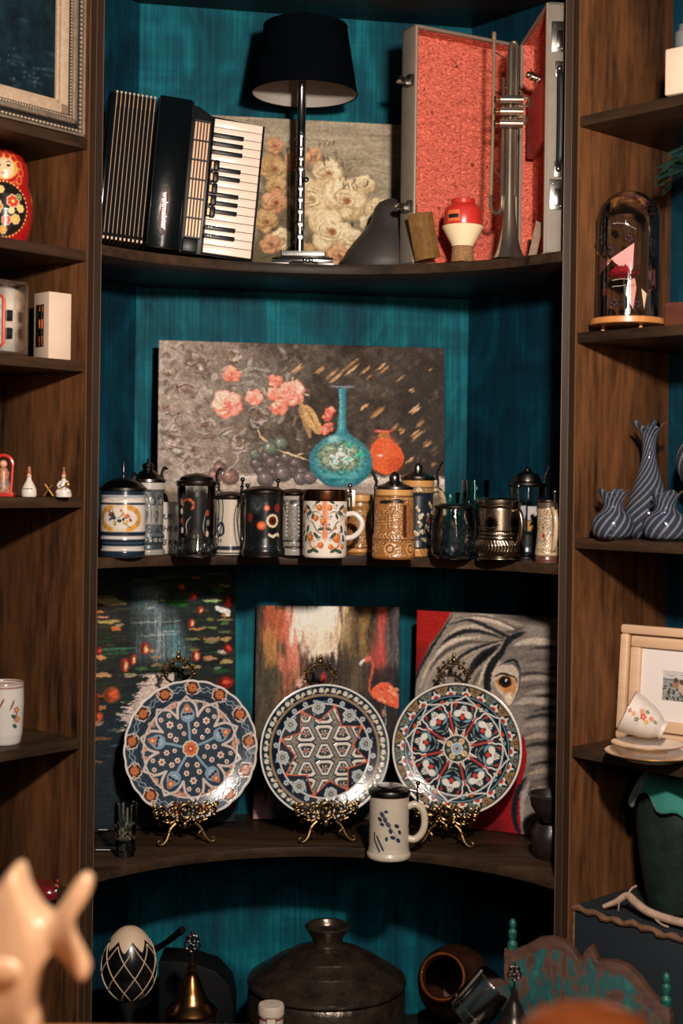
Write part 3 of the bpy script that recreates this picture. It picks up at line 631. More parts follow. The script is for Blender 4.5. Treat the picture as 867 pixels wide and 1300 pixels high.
# --- flamingo (third shelf, middle)
p = Paint(184, 272, 1.3, (58, 50, 46), 321, 771)
V3 = lambda c, x0, y0, x1, y1, s, a, wob=14, cell=(36, 5), seed=3: p.field(c, x0, y0, x1, y1, s, a, wob, cell, seed)
V3((84, 74, 54), 326, 790, 372, 1000, 18, .9, seed=1); V3((64, 62, 50), 330, 860, 352, 1000, 12, .7, seed=2); V3((176, 92, 62), 330, 770, 362, 815, 12, .95, seed=3); V3((188, 130, 78), 334, 800, 352, 850, 10, .8, seed=4)
V3((208, 116, 98), 354, 775, 378, 855, 8, .9, seed=5); V3((168, 96, 76), 352, 840, 372, 905, 12, .8, seed=6); V3((244, 226, 206), 364, 760, 432, 815, 12, 1, 16, seed=7); V3((240, 212, 186), 378, 800, 426, 836, 12, .95, 18, seed=8)
V3((206, 132, 104), 366, 826, 384, 880, 8, .7, seed=9); V3((206, 174, 128), 426, 765, 444, 822, 8, .85, seed=10); V3((120, 98, 62), 434, 775, 452, 840, 8, .7, seed=11); V3((156, 118, 62), 452, 772, 470, 840, 8, .7, seed=12); V3((96, 80, 56), 440, 820, 466, 880, 10, .6, seed=13)
V3((42, 36, 36), 398, 838, 420, 1000, 10, .5, seed=14); V3((196, 84, 76), 474, 764, 488, 852, 6, .9, 8, seed=15); V3((168, 66, 62), 466, 830, 486, 860, 7, .5, seed=16); V3((90, 84, 84), 492, 770, 506, 850, 8, .8, seed=17)
V3((36, 34, 36), 460, 850, 520, 1050, 16, .7, seed=18); V3((96, 64, 52), 352, 880, 380, 980, 14, .5, seed=19); V3((40, 40, 42), 316, 960, 520, 1010, 14, .7, seed=20); V3((52, 60, 66), 340, 985, 520, 1045, 14, .7, seed=21); V3((172, 128, 138), 316, 1010, 350, 1050, 14, .8, seed=22); V3((112, 112, 116), 340, 1022, 500, 1030, 8, .4, seed=23)
p.wash((26, 2.2), 40, 71, (1, .92, .85)); p.wash((9, 1.6), 26, 72)
p.ell(381, 872, 8, 9, (222, 172, 152), 0, .7); p.ell(408, 862, 4, 7, (156, 50, 44), 0, .6)
FL_ = (216, 96, 66)
p.curve([(462, 841), (467, 837), (471, 843), (470, 856), (467, 868), (468, 880), (474, 888)], 3.4, (186, 84, 66), 1, taper=False); p.ell(463, 838, 5, 3.6, (200, 110, 92), -.5, .4); p.curve([(461, 838), (456, 843), (454.5, 849)], 3.6, (220, 214, 206)); p.curve([(455, 846), (454, 850)], 2.4, (60, 54, 54))
p.poly(spline([(470, 876), (480, 868), (492, 869), (503, 880), (506, 900), (494, 898), (480, 893), (470, 884), (470, 876)], 5), FL_, 1, 1)
for k in range(26): x = rg.uniform(474, 502); y = rg.uniform(871, 893); p.curve([(x, y), (x + rg.uniform(3, 8), y + rg.uniform(3, 7))], 2.4, rg.choice([(236, 140, 104), (204, 66, 42), (244, 184, 152), (190, 70, 50)]), .8, soft=.5)
p.curve([(487, 894), (488, 915), (487, 950)], 1.4, (150, 150, 146)); p.ell(485, 907, 2, 5, (170, 120, 110))
p.rough(1.0, 3, 8, 8); p.a = np.clip(p.a * 1.12, 0, 250)
fa, fb = P(321, 1041, 3.488), P(505, 1043, 3.495)
canvas('flamingo_painting', 'canvas of a pink flamingo on streaky brown, cream and coral paint', (fa.x, 3.488), (fb.x, 3.495), EYE - 0.316, S3, 0.045, p, edge=mat('dark_canvas_edge'))

# --- elephant (third shelf, right)
p = Paint(184, 286, 1.3, (112, 102, 96), 524, 775)
p.a[:] = (112, 102, 96); p.wash((7, 50), 44, 81); p.wash(4, 14, 82)
p.poly([(520, 770), (572, 772), (555, 800), (540, 824), (530, 850), (520, 866)], (150, 34, 30)); p.field((96, 26, 26), 518, 820, 536, 860, 14, .6, 6)
ear = spline([(568, 776), (556, 800), (541, 826), (528, 852), (523, 875), (521, 893), (535, 893), (560, 902), (640, 900), (636, 860), (632, 826), (650, 790), (664, 792), (652, 783), (620, 778), (568, 776)], 5)
p.poly(ear, (132, 122, 112))
def S_(pts, wd, c, a=.9, soft=1.6): p.curve(pts, wd, c, a, soft=soft)
DK, MD, LT = (26, 28, 32), (78, 72, 68), (196, 180, 164)
S_([(570, 778), (556, 804), (540, 832), (526, 862), (522, 890)], 4, (30, 34, 40), .9, 1)
for q, wd, c in ((((572, 790), (590, 782), (612, 780), (634, 786), (650, 794)), 9, LT), (((560, 812), (580, 797), (604, 794), (628, 800)), 8, (176, 160, 146)), (((552, 826), (572, 806), (600, 798), (636, 806)), 6, DK), (((566, 792), (592, 784), (620, 794), (644, 804), (660, 800)), 5, DK),
                 (((574, 784), (600, 778), (630, 782), (652, 792), (664, 790)), 3, MD), (((546, 850), (556, 826), (576, 812), (606, 806)), 6, LT), (((540, 874), (548, 846), (562, 828), (590, 814), (622, 812)), 5, MD), (((536, 884), (546, 856), (560, 838), (580, 824), (600, 816)), 5, (168, 152, 138)),
                 (((556, 880), (566, 852), (582, 834), (606, 820), (632, 812)), 7, LT), (((566, 858), (580, 836), (600, 822), (636, 808)), 5, DK), (((572, 876), (584, 848), (602, 830), (622, 818)), 5, (150, 136, 124)), (((588, 872), (598, 846), (612, 828), (632, 814)), 9, DK), (((600, 848), (612, 832), (628, 820)), 8, (16, 18, 22)),
                 (((606, 870), (612, 850), (622, 834), (630, 824)), 6, LT), (((618, 876), (622, 856), (632, 836)), 8, (178, 160, 144)), (((596, 880), (602, 862), (610, 848)), 4, MD), (((545, 885), (556, 862), (566, 846)), 3, (60, 56, 54)), (((530, 880), (540, 850), (556, 828)), 3, (190, 174, 158)),
                 (((640, 806), (634, 824), (624, 838), (617, 856), (618, 880), (628, 892)), 10, (14, 18, 22)), (((664, 796), (650, 802), (640, 812), (634, 828)), 7, (22, 26, 30)), (((662, 790), (648, 796), (636, 798)), 4, (70, 66, 64))): S_(q, wd, c)
# forehead and trunk wrinkles
p.field((138, 128, 118), 664, 782, 712, 812, 10, .6, 4)
for y, x0, c, wd in ((808, 650, LT, 9), (816, 662, DK, 3), (822, 648, (120, 110, 104), 7), (832, 660, MD, 3), (838, 690, DK, 4), (850, 650, DK, 3), (856, 652, (160, 148, 136), 7), (864, 660, MD, 4), (872, 664, (150, 140, 130), 6), (878, 668, DK, 4), (886, 650, (172, 158, 146), 10), (893, 676, DK, 4), (904, 664, DK, 5), (914, 662, (158, 146, 136), 8), (922, 662, (120, 112, 106), 5), (930, 664, (176, 156, 138), 8), (941, 664, DK, 6), (952, 668, (150, 136, 124), 8), (964, 672, DK, 5), (975, 670, (170, 150, 132), 8), (986, 672, MD, 5), (998, 672, (150, 138, 126), 8), (1008, 674, DK, 6), (1020, 676, (140, 128, 118), 8)):
    S_([(x0, y + 6), (x0 + 18, y), (x0 + 40, y - 1), (712, y + 3)], wd, c, .75, 2)
p.field((130, 122, 114), 640, 894, 664, 935, 10, .6, 4)
# eye
p.poly(spline([(622, 852), (634, 842), (650, 842), (656, 856), (654, 876), (646, 894), (640, 886), (628, 872), (622, 852)], 5), (176, 160, 146)); S_([(630, 842), (644, 837), (656, 846), (657, 866), (650, 888)], 2, (70, 66, 66), .9, .5); S_([(636, 838), (650, 834), (658, 846)], 4, (24, 28, 34), .9, 1)
p.poly(spline([(626, 862), (634, 856), (646, 856), (653, 866), (648, 884), (642, 880), (632, 872), (626, 862)], 5), (176, 124, 80)); p.ell(644, 884, 4, 8, (204, 184, 156), .2, .6)
p.ell(639, 863, 8, 7.5, (40, 24, 18), 0, .2); p.ell(639, 863, 4.5, 4.5, (10, 10, 12), 0, .3); p.ell(640, 861, 1.6, 2, (220, 214, 206), 0, .4); p.ell(634, 872, 4, 2, (206, 150, 96), .3, .8, .8); S_([(624, 858), (634, 853), (650, 856), (654, 864)], 2.6, (14, 16, 20), 1, .4)
# lower left red, trunk edge
p.poly([(600, 1010), (650, 960), (664, 930), (668, 960), (660, 1010), (664, 1065), (520, 1065), (520, 1040)], (132, 26, 30)); p.field((70, 18, 22), 518, 1040, 640, 1070, 20, .7, 4); S_([(668, 985), (656, 1010), (654, 1040), (662, 1064)], 7, (22, 30, 38), 1, 1); S_([(672, 990), (664, 1016), (664, 1062)], 6, (150, 144, 138), .9, 1); S_([(680, 1000), (690, 1030), (688, 1062)], 9, (40, 44, 50), .9, 2)
p.rough(.9, 3, 9, 6); p.a = np.clip((p.a - 100) * 1.22 + 112, 6, 242)
ea, eb = P(523, 1045, 3.49), P(708, 1064, 3.355)
canvas('elephant_painting', 'canvas of a grey elephant face with an amber eye on red', (ea.x, 3.480), (eb.x - .002, 3.343), EYE - 0.318, S3, 0.014, p, edge=mat('dark_canvas_edge'))
# ------------------------------------------------------------------ painted plates on brass easels
def easel(t_name, label, x, y, yaw, plate_z, tilt, R):
    t = thing(t_name, label, 'plate stand', (x, y, S3), (0, 0, yaw)); br = mat('antique_brass', (136, 110, 74), 0.34, .95, noise=(60, (74, 56, 36), .2))
    def spiral(cx, cz, r0, r1, a0, turns, y=0.0, n=22):
        return [(cx + (r0 + (r1 - r0) * k / n) * math.cos(a0 + turns * 2 * PI * k / n), y, cz + (r0 + (r1 - r0) * k / n) * math.sin(a0 + turns * 2 * PI * k / n)) for k in range(n + 1)]
    m = M(); R0 = 0.0019; ZS = 1.15
    for s in (-1, 1):      # front scrollwork, mirrored
        for cx, cz, r0, r1, a0, tn in ((.030, .066, .003, .014, 0, 1.5), (.056, .068, .002, .011, 2, 1.4), (.018, .050, .002, .009, 1, 1.4), (.042, .052, .002, .009, 3, 1.3), (.066, .058, .002, .007, 0, 1.3), (.010, .078, .002, .007, 4, 1.2), (.070, .074, .002, .006, 1, 1.2)):
            m.tube([(s * a, b, c) for a, b, c in spiral(cx, cz, r0, r1, a0, tn * 1.0, -.004)], R0, 6)
        m.tube([(s * a, -.003, c) for a, c in spline([(0, .060), (.02, .072), (.04, .058), (.06, .070), (.078, .076)], 5)], .0021, 6)
        m.tube([(s * a, -.003, c) for a, c in spline([(0, .040), (.016, .048), (.034, .042), (.052, .046)], 5)], .0018, 6)
        for q in ((.078, .077), (.074, .066), (.05, .08), (.024, .084), (.034, .040), (.012, .036)): m.ball((s * q[0], -.004, q[1]), .003, 8, 6)
    m.torus((0, -.006, .064), .014, .003, 20, 6, 'Y'); m.ball((0, -.007, .064), (.007, .004, .007), 10, 8); m.ball((0, -.005, .036), (.006, .004, .008), 8, 6)
    m.v = [(a, b, c * ZS) for a, b, c in m.v]; part('front_scrollwork', m, br, t)
    for s in (-1, 1):      # curled feet
        pts = spline([(s * .022, -.002, .046), (s * .034, -.006, .036), (s * .040, -.012, .024), (s * .046, -.018, .013), (s * .054, -.022, .006), (s * .062, -.023, .005), (s * .066, -.022, .011), (s * .061, -.021, .014), (s * .057, -.021, .010)], 5)
        g = M().tube(pts, [.0042 - .0018 * k / (len(pts) - 1) for k in range(len(pts))], 8); g.ball((s * .038, -.010, .030), .005, 8, 6); g.tube(spline([(s * .038, -.01, .030), (s * .03, -.012, .022), (s * .034, -.012, .016)], 4), .0022, 6)
        part('leg', g, br, t)
        g = M().tube(spline([(s * .050, .0, .052), (s * .051, .02, .038), (s * .051, .036, .034), (s * .051, .052, .044)], 5), .0028, 8); part('plate_hook', g, br, t)
    g = M().tube([(0, .004, .042), (0, .07, .004)], .003, 8); g.tube([(-.03, .004, .042), (0, .066, .012), (.03, .004, .042)], .0024, 8); part('back_leg', g, br, t)
    zt = plate_z + R * math.cos(tilt) - S3; yb = R * math.sin(tilt) + .062
    g = M().tube([(0, .002, .040), (0, .050, .045), (0, .072, .12), (0, yb, zt - .01)], .003, 8)
    for s in (-1, 1):
        g.tube(spline([(s * .004, yb, zt - .015), (s * .030, yb, zt + .002), (s * .033, yb, zt + .022), (s * .016, yb, zt + .040), (0, yb, zt + .042)], 6), .0030, 6)
        g.tube([(s * a, yb - .003, c) for a, _, c in spiral(.030, zt + .020, .002, .008, 1, 1.3)], .0024, 6)
        g.tube([(s * a, yb - .003, c) for a, _, c in spiral(.018, zt + .034, .002, .007, 3, 1.2)], .0022, 6)
        for q in ((.038, .010), (.037, .030), (.024, .044), (.012, .047)): g.ball((s * q[0], yb, zt + q[1]), .0042, 8, 6)
    g.ball((0, yb, zt + .050), (.007, .004, .007), 10, 8); g.ball((0, yb, zt + .060), (.0045, .003, .008), 10, 8)
    part('openwork_crest', g, br, t); return t

def plate(name, label, px, py, Y, R, yaw, tilt, pt, rim, scallop=0, Rp=86.0):
    c = P(px, py, Y)
    t = thing(name, label, 'plate', c, (0, 0, 0))
    t.rotation_euler = (-tilt, 0, yaw)
    nr, nt = 150, 540; rr = np.linspace(0.0005, 1, nr)[:, None]; th = np.linspace(0, 2 * PI, nt, endpoint=False)[None, :]
    sc = 1 + (scallop * (np.abs(np.cos(th * 12)) - .5) * np.clip((rr - .8) / .2, 0, 1) if scallop else 0 * th)
    r = rr * sc; prof = np.interp(rr, [0, .70, .80, .86, .97, 1], [0, 0, -.022, -.034, -.050, -.050]) * R / .9    # well and raised rim
    V = np.zeros((nr, nt, 3)); V[..., 0] = np.sin(th) * r * R; V[..., 2] = np.cos(th) * r * R; V[..., 1] = prof + .0 * th
    Cc = pt.sample(np.sin(th) * rr * Rp, -np.cos(th) * rr * Rp)
    lum = Cc[..., :3].mean(2); V[..., 1] -= np.clip(lum, 0, 1) * .0006
    me = grid_mesh('painted_face', V, Cc, wrap=True); part('painted_face', me, vcmat('glazed_pottery', .22, coat=.35, bump=(300, .08)), t)
    nb = 40; rb = np.linspace(0.0005, 1, nb)[:, None]; sc = 1 + (scallop * (np.abs(np.cos(th * 12)) - .5) * np.clip((rb - .8) / .2, 0, 1) if scallop else 0 * th)
    Vb = np.zeros((nb, nt, 3)); pb = np.interp(rb, [0, .55, .58, .62, .64, .80, .97, 1], [.006, .006, .012, .012, .006, -.014, -.042, -.050]) * R / .9 * 1.0 + .0
    Vb[..., 0] = np.sin(th) * rb * sc * R; Vb[..., 2] = np.cos(th) * rb * sc * R; Vb[..., 1] = pb
    part('glazed_back', grid_mesh('glazed_back', Vb, np.ones((nb, nt, 4)) * np.array((*lin(np.array(rim)) * ALB, 1)), wrap=True, flip=True), vcmat('glazed_pottery'), t)
    return t
def pol(a, r): return (math.sin(a) * r, -math.cos(a) * r)       # clockwise from the top
WHT = (226, 208, 198)

def floret(p, x, y, r, n, pet, core, edge=None, a0=0):
    for k in range(n):
        a = a0 + 2 * PI * k / n
        if edge: p.ell(x + math.cos(a) * r * .6, y + math.sin(a) * r * .6, r * .52, r * .46, edge, a, .2)
    for k in range(n):
        a = a0 + 2 * PI * k / n; p.ell(x + math.cos(a) * r * .58, y + math.sin(a) * r * .58, r * .38, r * .3, pet, a, .3)
    p.ell(x, y, r * .3, r * .3, core, 0, .3)
# plate 1: slate blue with a ten-pointed star and scalloped white edge
p = Paint(180, 180, 2.2, (46, 60, 74), -90, -90); rg = random.Random(3)
p.wash(14, 12, 91)
OR, OD = (196, 112, 62), (120, 52, 30)
for k in range(13):
    a = 2 * PI * (k + .05) / 13 + .02; x, y = pol(a, 76); floret(p, x, y, 9.2, 8, WHT, WHT, WHT, a); floret(p, x, y, 7.6, 8, (66, 36, 30), OR, (66, 36, 30), a); floret(p, x, y, 6, 8, OR, (226, 170, 120), None, a); p.ell(x, y, 1.3, 1.3, OD)
    for q in range(22):
        aa = a + .12 + (q % 11) * .026; rr_ = 71.5 + (q // 11) * 4.5 + math.sin(q * 1.3) * 1.2; x, y = pol(aa, rr_ + (q % 11) * .35); p.ell(x, y, .85, .7, (176, 196, 206), 0, .5)
    for dd in (-.10, .11):
        x, y = pol(a + dd, 77 - dd * 30); p.ell(x, y, 3.1, 2.0, WHT, a + dd, .2); p.ell(x, y, 1.9, 1.1, (150, 84, 66), a + dd, .2)
for r, wd, c in ((66.5, .9, (14, 22, 32)), (67.6, .5, (70, 84, 96)), (84.8, 2.8, (222, 210, 204))): p.ring(0, 0, r, wd, c)
SA = [math.radians(v) for v in (-4, 31, 63, 98, 135, 168, 199, 233, 264, 318)]
SA = [math.radians(-4 + 36 * k) for k in range(10)]
for k in range(10):
    a, b = SA[k], SA[(k + 1) % 10] + (2 * PI if k == 9 else 0); m_ = (a + b) / 2
    pts = spline([pol(a, 65.5), pol(a + .09, 60.5), pol(a + .19, 56), pol(a + .25, 50), pol(m_ - .015, 43.5), pol(m_, 41.5)], 5) + spline([pol(m_, 41.5), pol(m_ + .015, 43.5), pol(b - .25, 50), pol(b - .19, 56), pol(b - .09, 60.5), pol(b, 65.5)], 5)
    p.line(pts, 3.1, WHT); p.line(pts, .8, (188, 150, 150), .6)
    x, y = pol(m_, 58.5)
    for q in range(16):
        u = rg.uniform(-1, 1); v = rg.uniform(-1, 1); 
        if u * u + v * v > 1: continue
        xx = x + math.cos(m_) * u * 9 - math.sin(m_) * v * -3.4; yy = y + math.sin(m_) * u * 9 + math.cos(m_) * v * -3.4
        p.ell(xx, yy, 1.9, 1.8, (226, 202, 184)); p.ell(xx, yy, 1.3, 1.2, rg.choice([(188, 84, 56), (206, 128, 84), (150, 56, 40)]))
    if k % 2 == 0:     # pale blue buds on stems
        BLU = (132, 160, 180)
        p.curve([pol(a, 12), pol(a + .02, 24), pol(a, 34)], 3.2, BLU, taper=False); x, y = pol(a, 43)
        p.poly(spline([pol(a, 32), pol(a - .20, 37), pol(a - .20, 45), pol(a - .1, 51), pol(a, 57), pol(a + .1, 51), pol(a + .20, 45), pol(a + .20, 37), pol(a, 32)], 5), BLU)
        p.poly(spline([pol(a - .12, 45), pol(a, 57), pol(a + .12, 45), pol(a, 47), pol(a - .12, 45)], 5), (206, 104, 50)); p.ell(*pol(a, 50), 2, 2, (240, 190, 150))
        for dd in (-.11, .0, .11): p.ell(*pol(a + dd, 43.5), 2.3, 1.5, (20, 26, 36), a, .2)
        p.curve([pol(a - .12, 41), pol(a, 38), pol(a + .12, 41)], 1.1, (210, 220, 226))
    else:
        for dd, rr_, sz in ((0, 40, 4.6), (-.28, 31, 3.6), (.26, 31, 3.6), (-.09, 52.5, 3.1), (.13, 50, 3.1), (.30, 20.5, 2.9), (-.30, 22, 3.6)):
            x, y = pol(a + dd, rr_); floret(p, x, y, sz * 1.08, 6, (232, 218, 208), (186, 84, 56), None, a); p.ell(x, y, sz * .46, sz * .46, (206, 110, 76)); p.ell(x, y, sz * .2, sz * .2, (120, 44, 30))
floret(p, 0, 0, 9.6, 9, (208, 120, 74), (232, 190, 150), (236, 220, 208)); floret(p, 0, 0, 5, 7, (188, 74, 44), (240, 216, 180))
YAW1, YAW2, YAW3 = math.radians(19), math.radians(12), math.radians(-13); TILT = math.radians(9)
plate('scalloped_plate', 'slate blue plate with a ten-pointed white star and scalloped white edge', 242, 950.5, 3.30, 0.1580, YAW1, TILT, p, (210, 200, 196), scallop=.014)
# plate 2: navy with white arabesque tiles and an orange star
p = Paint(180, 180, 2.2, (14, 26, 42), -90, -90); rg = random.Random(8)
for k in range(30):
    a = 2 * PI * k / 30; b = 2 * PI / 30
    p.poly(spline([pol(a, 75), pol(a + b * .2, 80.5), pol(a + b * .5, 79), pol(a + b * .8, 81.5), pol(a + b, 77), pol(a + b * .8, 74.5), pol(a + b * .45, 76.2), pol(a, 75)], 4), (214, 206, 190)); p.ell(*pol(a + b * .5, 77.8), 1.9, 1.5, (20, 30, 34)); p.ell(*pol(a + b * .95, 80.6), 1.8, 1.1, (92, 132, 112), a); p.ell(*pol(a + b * .1, 74.8), 2, 1.1, (206, 168, 128), a)
for r, wd, c in ((71.2, 2.6, (148, 124, 96)), (72.9, .6, (210, 190, 160)), (84.6, 2.4, (226, 222, 214)), (82.6, 1.2, (30, 52, 62))): p.ring(0, 0, r, wd, c)
star = []; TIP = 58.0
for k in range(8):
    a = math.radians(-30 + 45 * k); star += [pol(a - .10, 52), pol(a, TIP), pol(a + .10, 52), pol(a + PI / 8 - .10, 42), pol(a + PI / 8, 39)]
p.poly(star, (58, 60, 60)); inside = star
st = Paint(180, 180, 2.2, (0, 0, 0), -90, -90); st.poly(star, (255, 255, 255)); tile = Paint(180, 180, 2.2, (132, 124, 112), -90, -90); tile.wash(1.6, 90, 93)
S = 24.5      # rows of facing triangular tiles
for row in range(-3, 4):
    for c_ in range(-5, 6):
        up = (c_ + row) % 2 == 0; cx = c_ * S * .98 + (row % 2) * 0; cy = row * S * .92
        s_ = -1 if up else 1
        tri = [(cx - 11.5, cy - s_ * -7.5 * -1), (cx + 11.5, cy - s_ * 7.5), (cx, cy + s_ * 10)]
        tri = [(cx - 12, cy - s_ * 7), (cx - 7.5, cy - s_ * 10), (cx + 7.5, cy - s_ * 10), (cx + 12, cy - s_ * 7), (cx + 4, cy + s_ * 8.5), (cx - 4, cy + s_ * 8.5)]
        tile.poly([(cx + (x - cx) * 1.14, cy + (y - cy) * 1.14) for x, y in tri], (22, 30, 36)); tile.poly(tri, (222, 214, 204)); tile.poly([(cx + (x - cx) * .68, cy + (y - cy) * .66) for x, y in tri], (56, 56, 56))
        for q in range(5): a = q * 1.26 + c_; tile.curve([(cx, cy), (cx + 3.4 * math.cos(a), cy + 3.0 * math.sin(a)), (cx + 5.4 * math.cos(a + .5), cy + 4.6 * math.sin(a + .5))], 1.3, (206, 198, 188))
        tile.ell(cx, cy, 2, 1.8, (178, 96, 70))
        if row % 2 == 0 and not up: tile.poly([(cx + 12.2, cy - 5 + 12), (cx + 16, cy + 12), (cx + 12.2, cy + 17), (cx + 8.4, cy + 12)], (96, 140, 160)); tile.ell(cx + 12.2, cy + 12, 1.6, 1.6, (16, 26, 40))
mk = st.a[..., :1] / 255; p.a = p.a * (1 - mk) + tile.a * mk
p.line(star + [star[0]], 1.5, (206, 96, 60))
for k in range(8):
    a = math.radians(-30 + 45 * k); floret(p, *pol(a, TIP + 1), 3.6, 5, (224, 104, 66), (214, 80, 44)); floret(p, *pol(a + PI / 8, 39), 2.4, 4, (214, 100, 66), (214, 80, 44))
    m_ = a + PI / 8; x, y = pol(m_, 56)
    for q in range(16): u = rg.uniform(-10, 10); v = rg.uniform(-9, 9); p.ell(x + u, y + v, 1.5, 1.2, rg.choice([(132, 160, 182), (196, 204, 206), (96, 120, 140)]), u, .3)
    p.ell(x, y, 7.5, 7.5, (24, 36, 50), 0, .3, .5); floret(p, x, y, 8, 7, (160, 170, 172), (120, 116, 96), (206, 208, 204), m_); floret(p, x, y, 4, 6, (96, 96, 90), (206, 190, 150), (190, 186, 176))
    for dd in (-.25, .25):
        x, y = pol(m_ + dd * 1.05, 64.5); floret(p, x, y, 3.6, 6, (196, 198, 196), (60, 70, 84), (120, 148, 172), m_)
plate('tile_pattern_plate', 'navy plate with white geometric tiling inside an orange eight-pointed star', 412, 953, 3.335, 0.1550, YAW2, TILT, p, (200, 196, 190))
# plate 3: green-navy with eight white-outlined petals and red bars
p = Paint(180, 180, 2.2, (18, 34, 42), -90, -90)
for k in range(22):
    a = 2 * PI * k / 22; c = [(104, 116, 106), (140, 112, 76)][k % 2]
    p.poly([pol(a - .12, 82), pol(a + .12, 82), pol(a + .04, 72), pol(a, 69.5), pol(a - .04, 72)], c); p.ell(*pol(a, 78), 2.4, 2.4, (24, 28, 34)); p.ell(*pol(a, 78), 1.2, 1.2, (210, 140, 96))
    m_ = a + PI / 22; p.poly([pol(m_ - .10, 71), pol(m_ - .07, 75), pol(m_ - .02, 75), pol(m_, 81), pol(m_ + .03, 75.5), pol(m_ + .10, 74), pol(m_ + .08, 70)], (226, 218, 208)); p.ell(*pol(m_, 71.6), 3.2, 2.0, (190, 56, 40), m_)
p.wash(3, 14, 95)
for r, wd, c in ((84.3, 2.8, (228, 214, 200)), (82.4, 1.0, (16, 26, 34)), (68.3, 1.2, (130, 164, 180))): p.ring(0, 0, r, wd, c)
for k in range(8):
    a = math.radians(8 + 45 * k); h = PI / 8
    for q, (dd, rr_) in enumerate(((-.1, 63), (.1, 63), (.0, 60), (-.17, 60), (.17, 60))): p.ell(*pol(a + h + dd, rr_), 3.3, 2.3, [(196, 84, 52), (116, 150, 160), (214, 200, 180), (90, 110, 90), (190, 56, 40)][q], a + q, .2)
    petal = spline([pol(a, 69.5), pol(a + .09, 65), pol(a + .22, 62), pol(a + .30, 57), pol(a + .31, 51), pol(a + .36, 46), pol(a + .34, 41), pol(a + .27, 35), pol(a + .27, 22), pol(a, 19),
                    pol(a - .27, 22), pol(a - .27, 35), pol(a - .34, 41), pol(a - .36, 46), pol(a - .31, 51), pol(a - .30, 57), pol(a - .22, 62), pol(a - .09, 65), pol(a, 69.5)], 4)
    p.poly(petal, (15, 30, 40)); hp = [q_ for q_ in petal if math.hypot(*q_) > 41]; kk = len(petal) // 2; p.line([q_ for q_ in petal[:kk] if math.hypot(*q_) > 41], 2.0, (230, 220, 212)); p.line([q_ for q_ in petal[kk:] if math.hypot(*q_) > 41], 2.0, (230, 220, 212))
    L_ = lambda dd, rr_: pol(a + dd, rr_)
    for s in (-1, 1):
        p.curve([L_(s * .05, 36), L_(s * .24, 40), L_(s * .28, 48)], 3.6, (128, 160, 182)); p.curve([L_(s * .1, 38), L_(s * .24, 44), L_(s * .22, 55)], 2.6, (96, 116, 100)); p.ell(*L_(s * .20, 56), 2.7, 1.8, (176, 52, 44), a + s, .2); p.ell(*L_(s * .07, 61), 2.4, 1.6, (112, 146, 166), a, .2)
        p.curve([L_(0, 28), L_(s * .2, 32), L_(s * .28, 37)], 2.2, (120, 132, 122)); p.curve([L_(0, 25), L_(s * .24, 27)], 1.6, (160, 170, 164)); p.ell(*L_(s * .15, 46), 5.2, 4.4, (232, 224, 214), a + s * .6, .15)
    p.ell(*L_(0, 51.5), 4.8, 5.4, (232, 224, 214), a, .15); p.ell(*L_(0, 41.5), 3.2, 3.2, (204, 66, 46), a, .2); p.ell(*L_(0, 58), 2.2, 2, (90, 110, 90), a)
    for dd in (-.07, 0, .07): p.line([L_(dd, 55), L_(dd * .5, 50)], .8, (30, 40, 44))
    p.line([pol(a + h, 21), pol(a + h * 1.0, 48)], 3.3, (166, 52, 46)); p.line([pol(a + h, 21), pol(a + h, 48)], 1.0, (196, 90, 76), .6)
    for dd in (-.16, 0.16): p.poly([pol(a + h + dd - .13, 18), pol(a + h + dd * 1.1, 31), pol(a + h + dd + .13, 18)], (228, 214, 200)); p.poly([pol(a + h + dd - .04, 18), pol(a + h + dd, 24), pol(a + h + dd + .04, 18)], (120, 60, 60))
p.ell(0, 0, 18.5, 18.5, (226, 214, 200), 0, .05); p.ell(0, 0, 16.6, 16.6, (40, 50, 46), 0, .05)
for k in range(8):
    a = math.radians(8 + 45 * k + 22.5); x, y = pol(a, 11.5); p.ell(x, y, 4.2, 4.2, [(210, 176, 126), (64, 76, 66)][k % 2], 0, .1); p.ell(x, y, 1.6, 1.6, (230, 220, 200)); p.ell(x, y, .9, .9, (40, 30, 26))
floret(p, 0, 0, 7.5, 8, (150, 176, 192), (180, 196, 206), (220, 220, 214)); p.ell(0, 0, 2.2, 2.2, (196, 110, 70)); p.ell(0, 0, 1.1, 1.1, (30, 30, 34))
plate('petal_pattern_plate', 'green and navy plate with eight white-outlined petals and red spokes', 580, 950.5, 3.315, 0.1525, YAW3, TILT, p, (206, 198, 190))

for nm, lb, px, Y, yw, py, R in (('plate_easel', 'ornate brass easel holding the slate blue scalloped plate', 238, 3.262, YAW1, 950.5, .158), ('plate_easel', 'ornate brass easel under the plate with the orange star', 415, 3.298, YAW2, 953, .155), ('plate_easel', 'ornate brass easel behind the beige mug under the plate with red spokes', 566, 3.278, YAW3, 950.5, .1525)):
    c = P(px, py, Y + .038); easel(nm, lb, c.x, Y, yw, c.z, TILT, R)
# ------------------------------------------------------------------ things on the top shelf
GLOSSB = mat('black_gloss', (5, 7, 9), .14, coat=.3, noise=(6, (9, 12, 14), .2), spec=.3, bump=(22, .25)); BLACK = mat('black_lacquer', (6, 7, 9), .4, spec=.25)
CHROME = mat('chrome', (205, 202, 196), .16, 1.0); STEEL = mat('worn_steel', (150, 146, 140), .32, 1.0, noise=(40, (108, 104, 100), .25))
IVORY = mat('ivory_key', (214, 194, 178), .35, coat=.2, noise=(8, (224, 206, 190), .2))
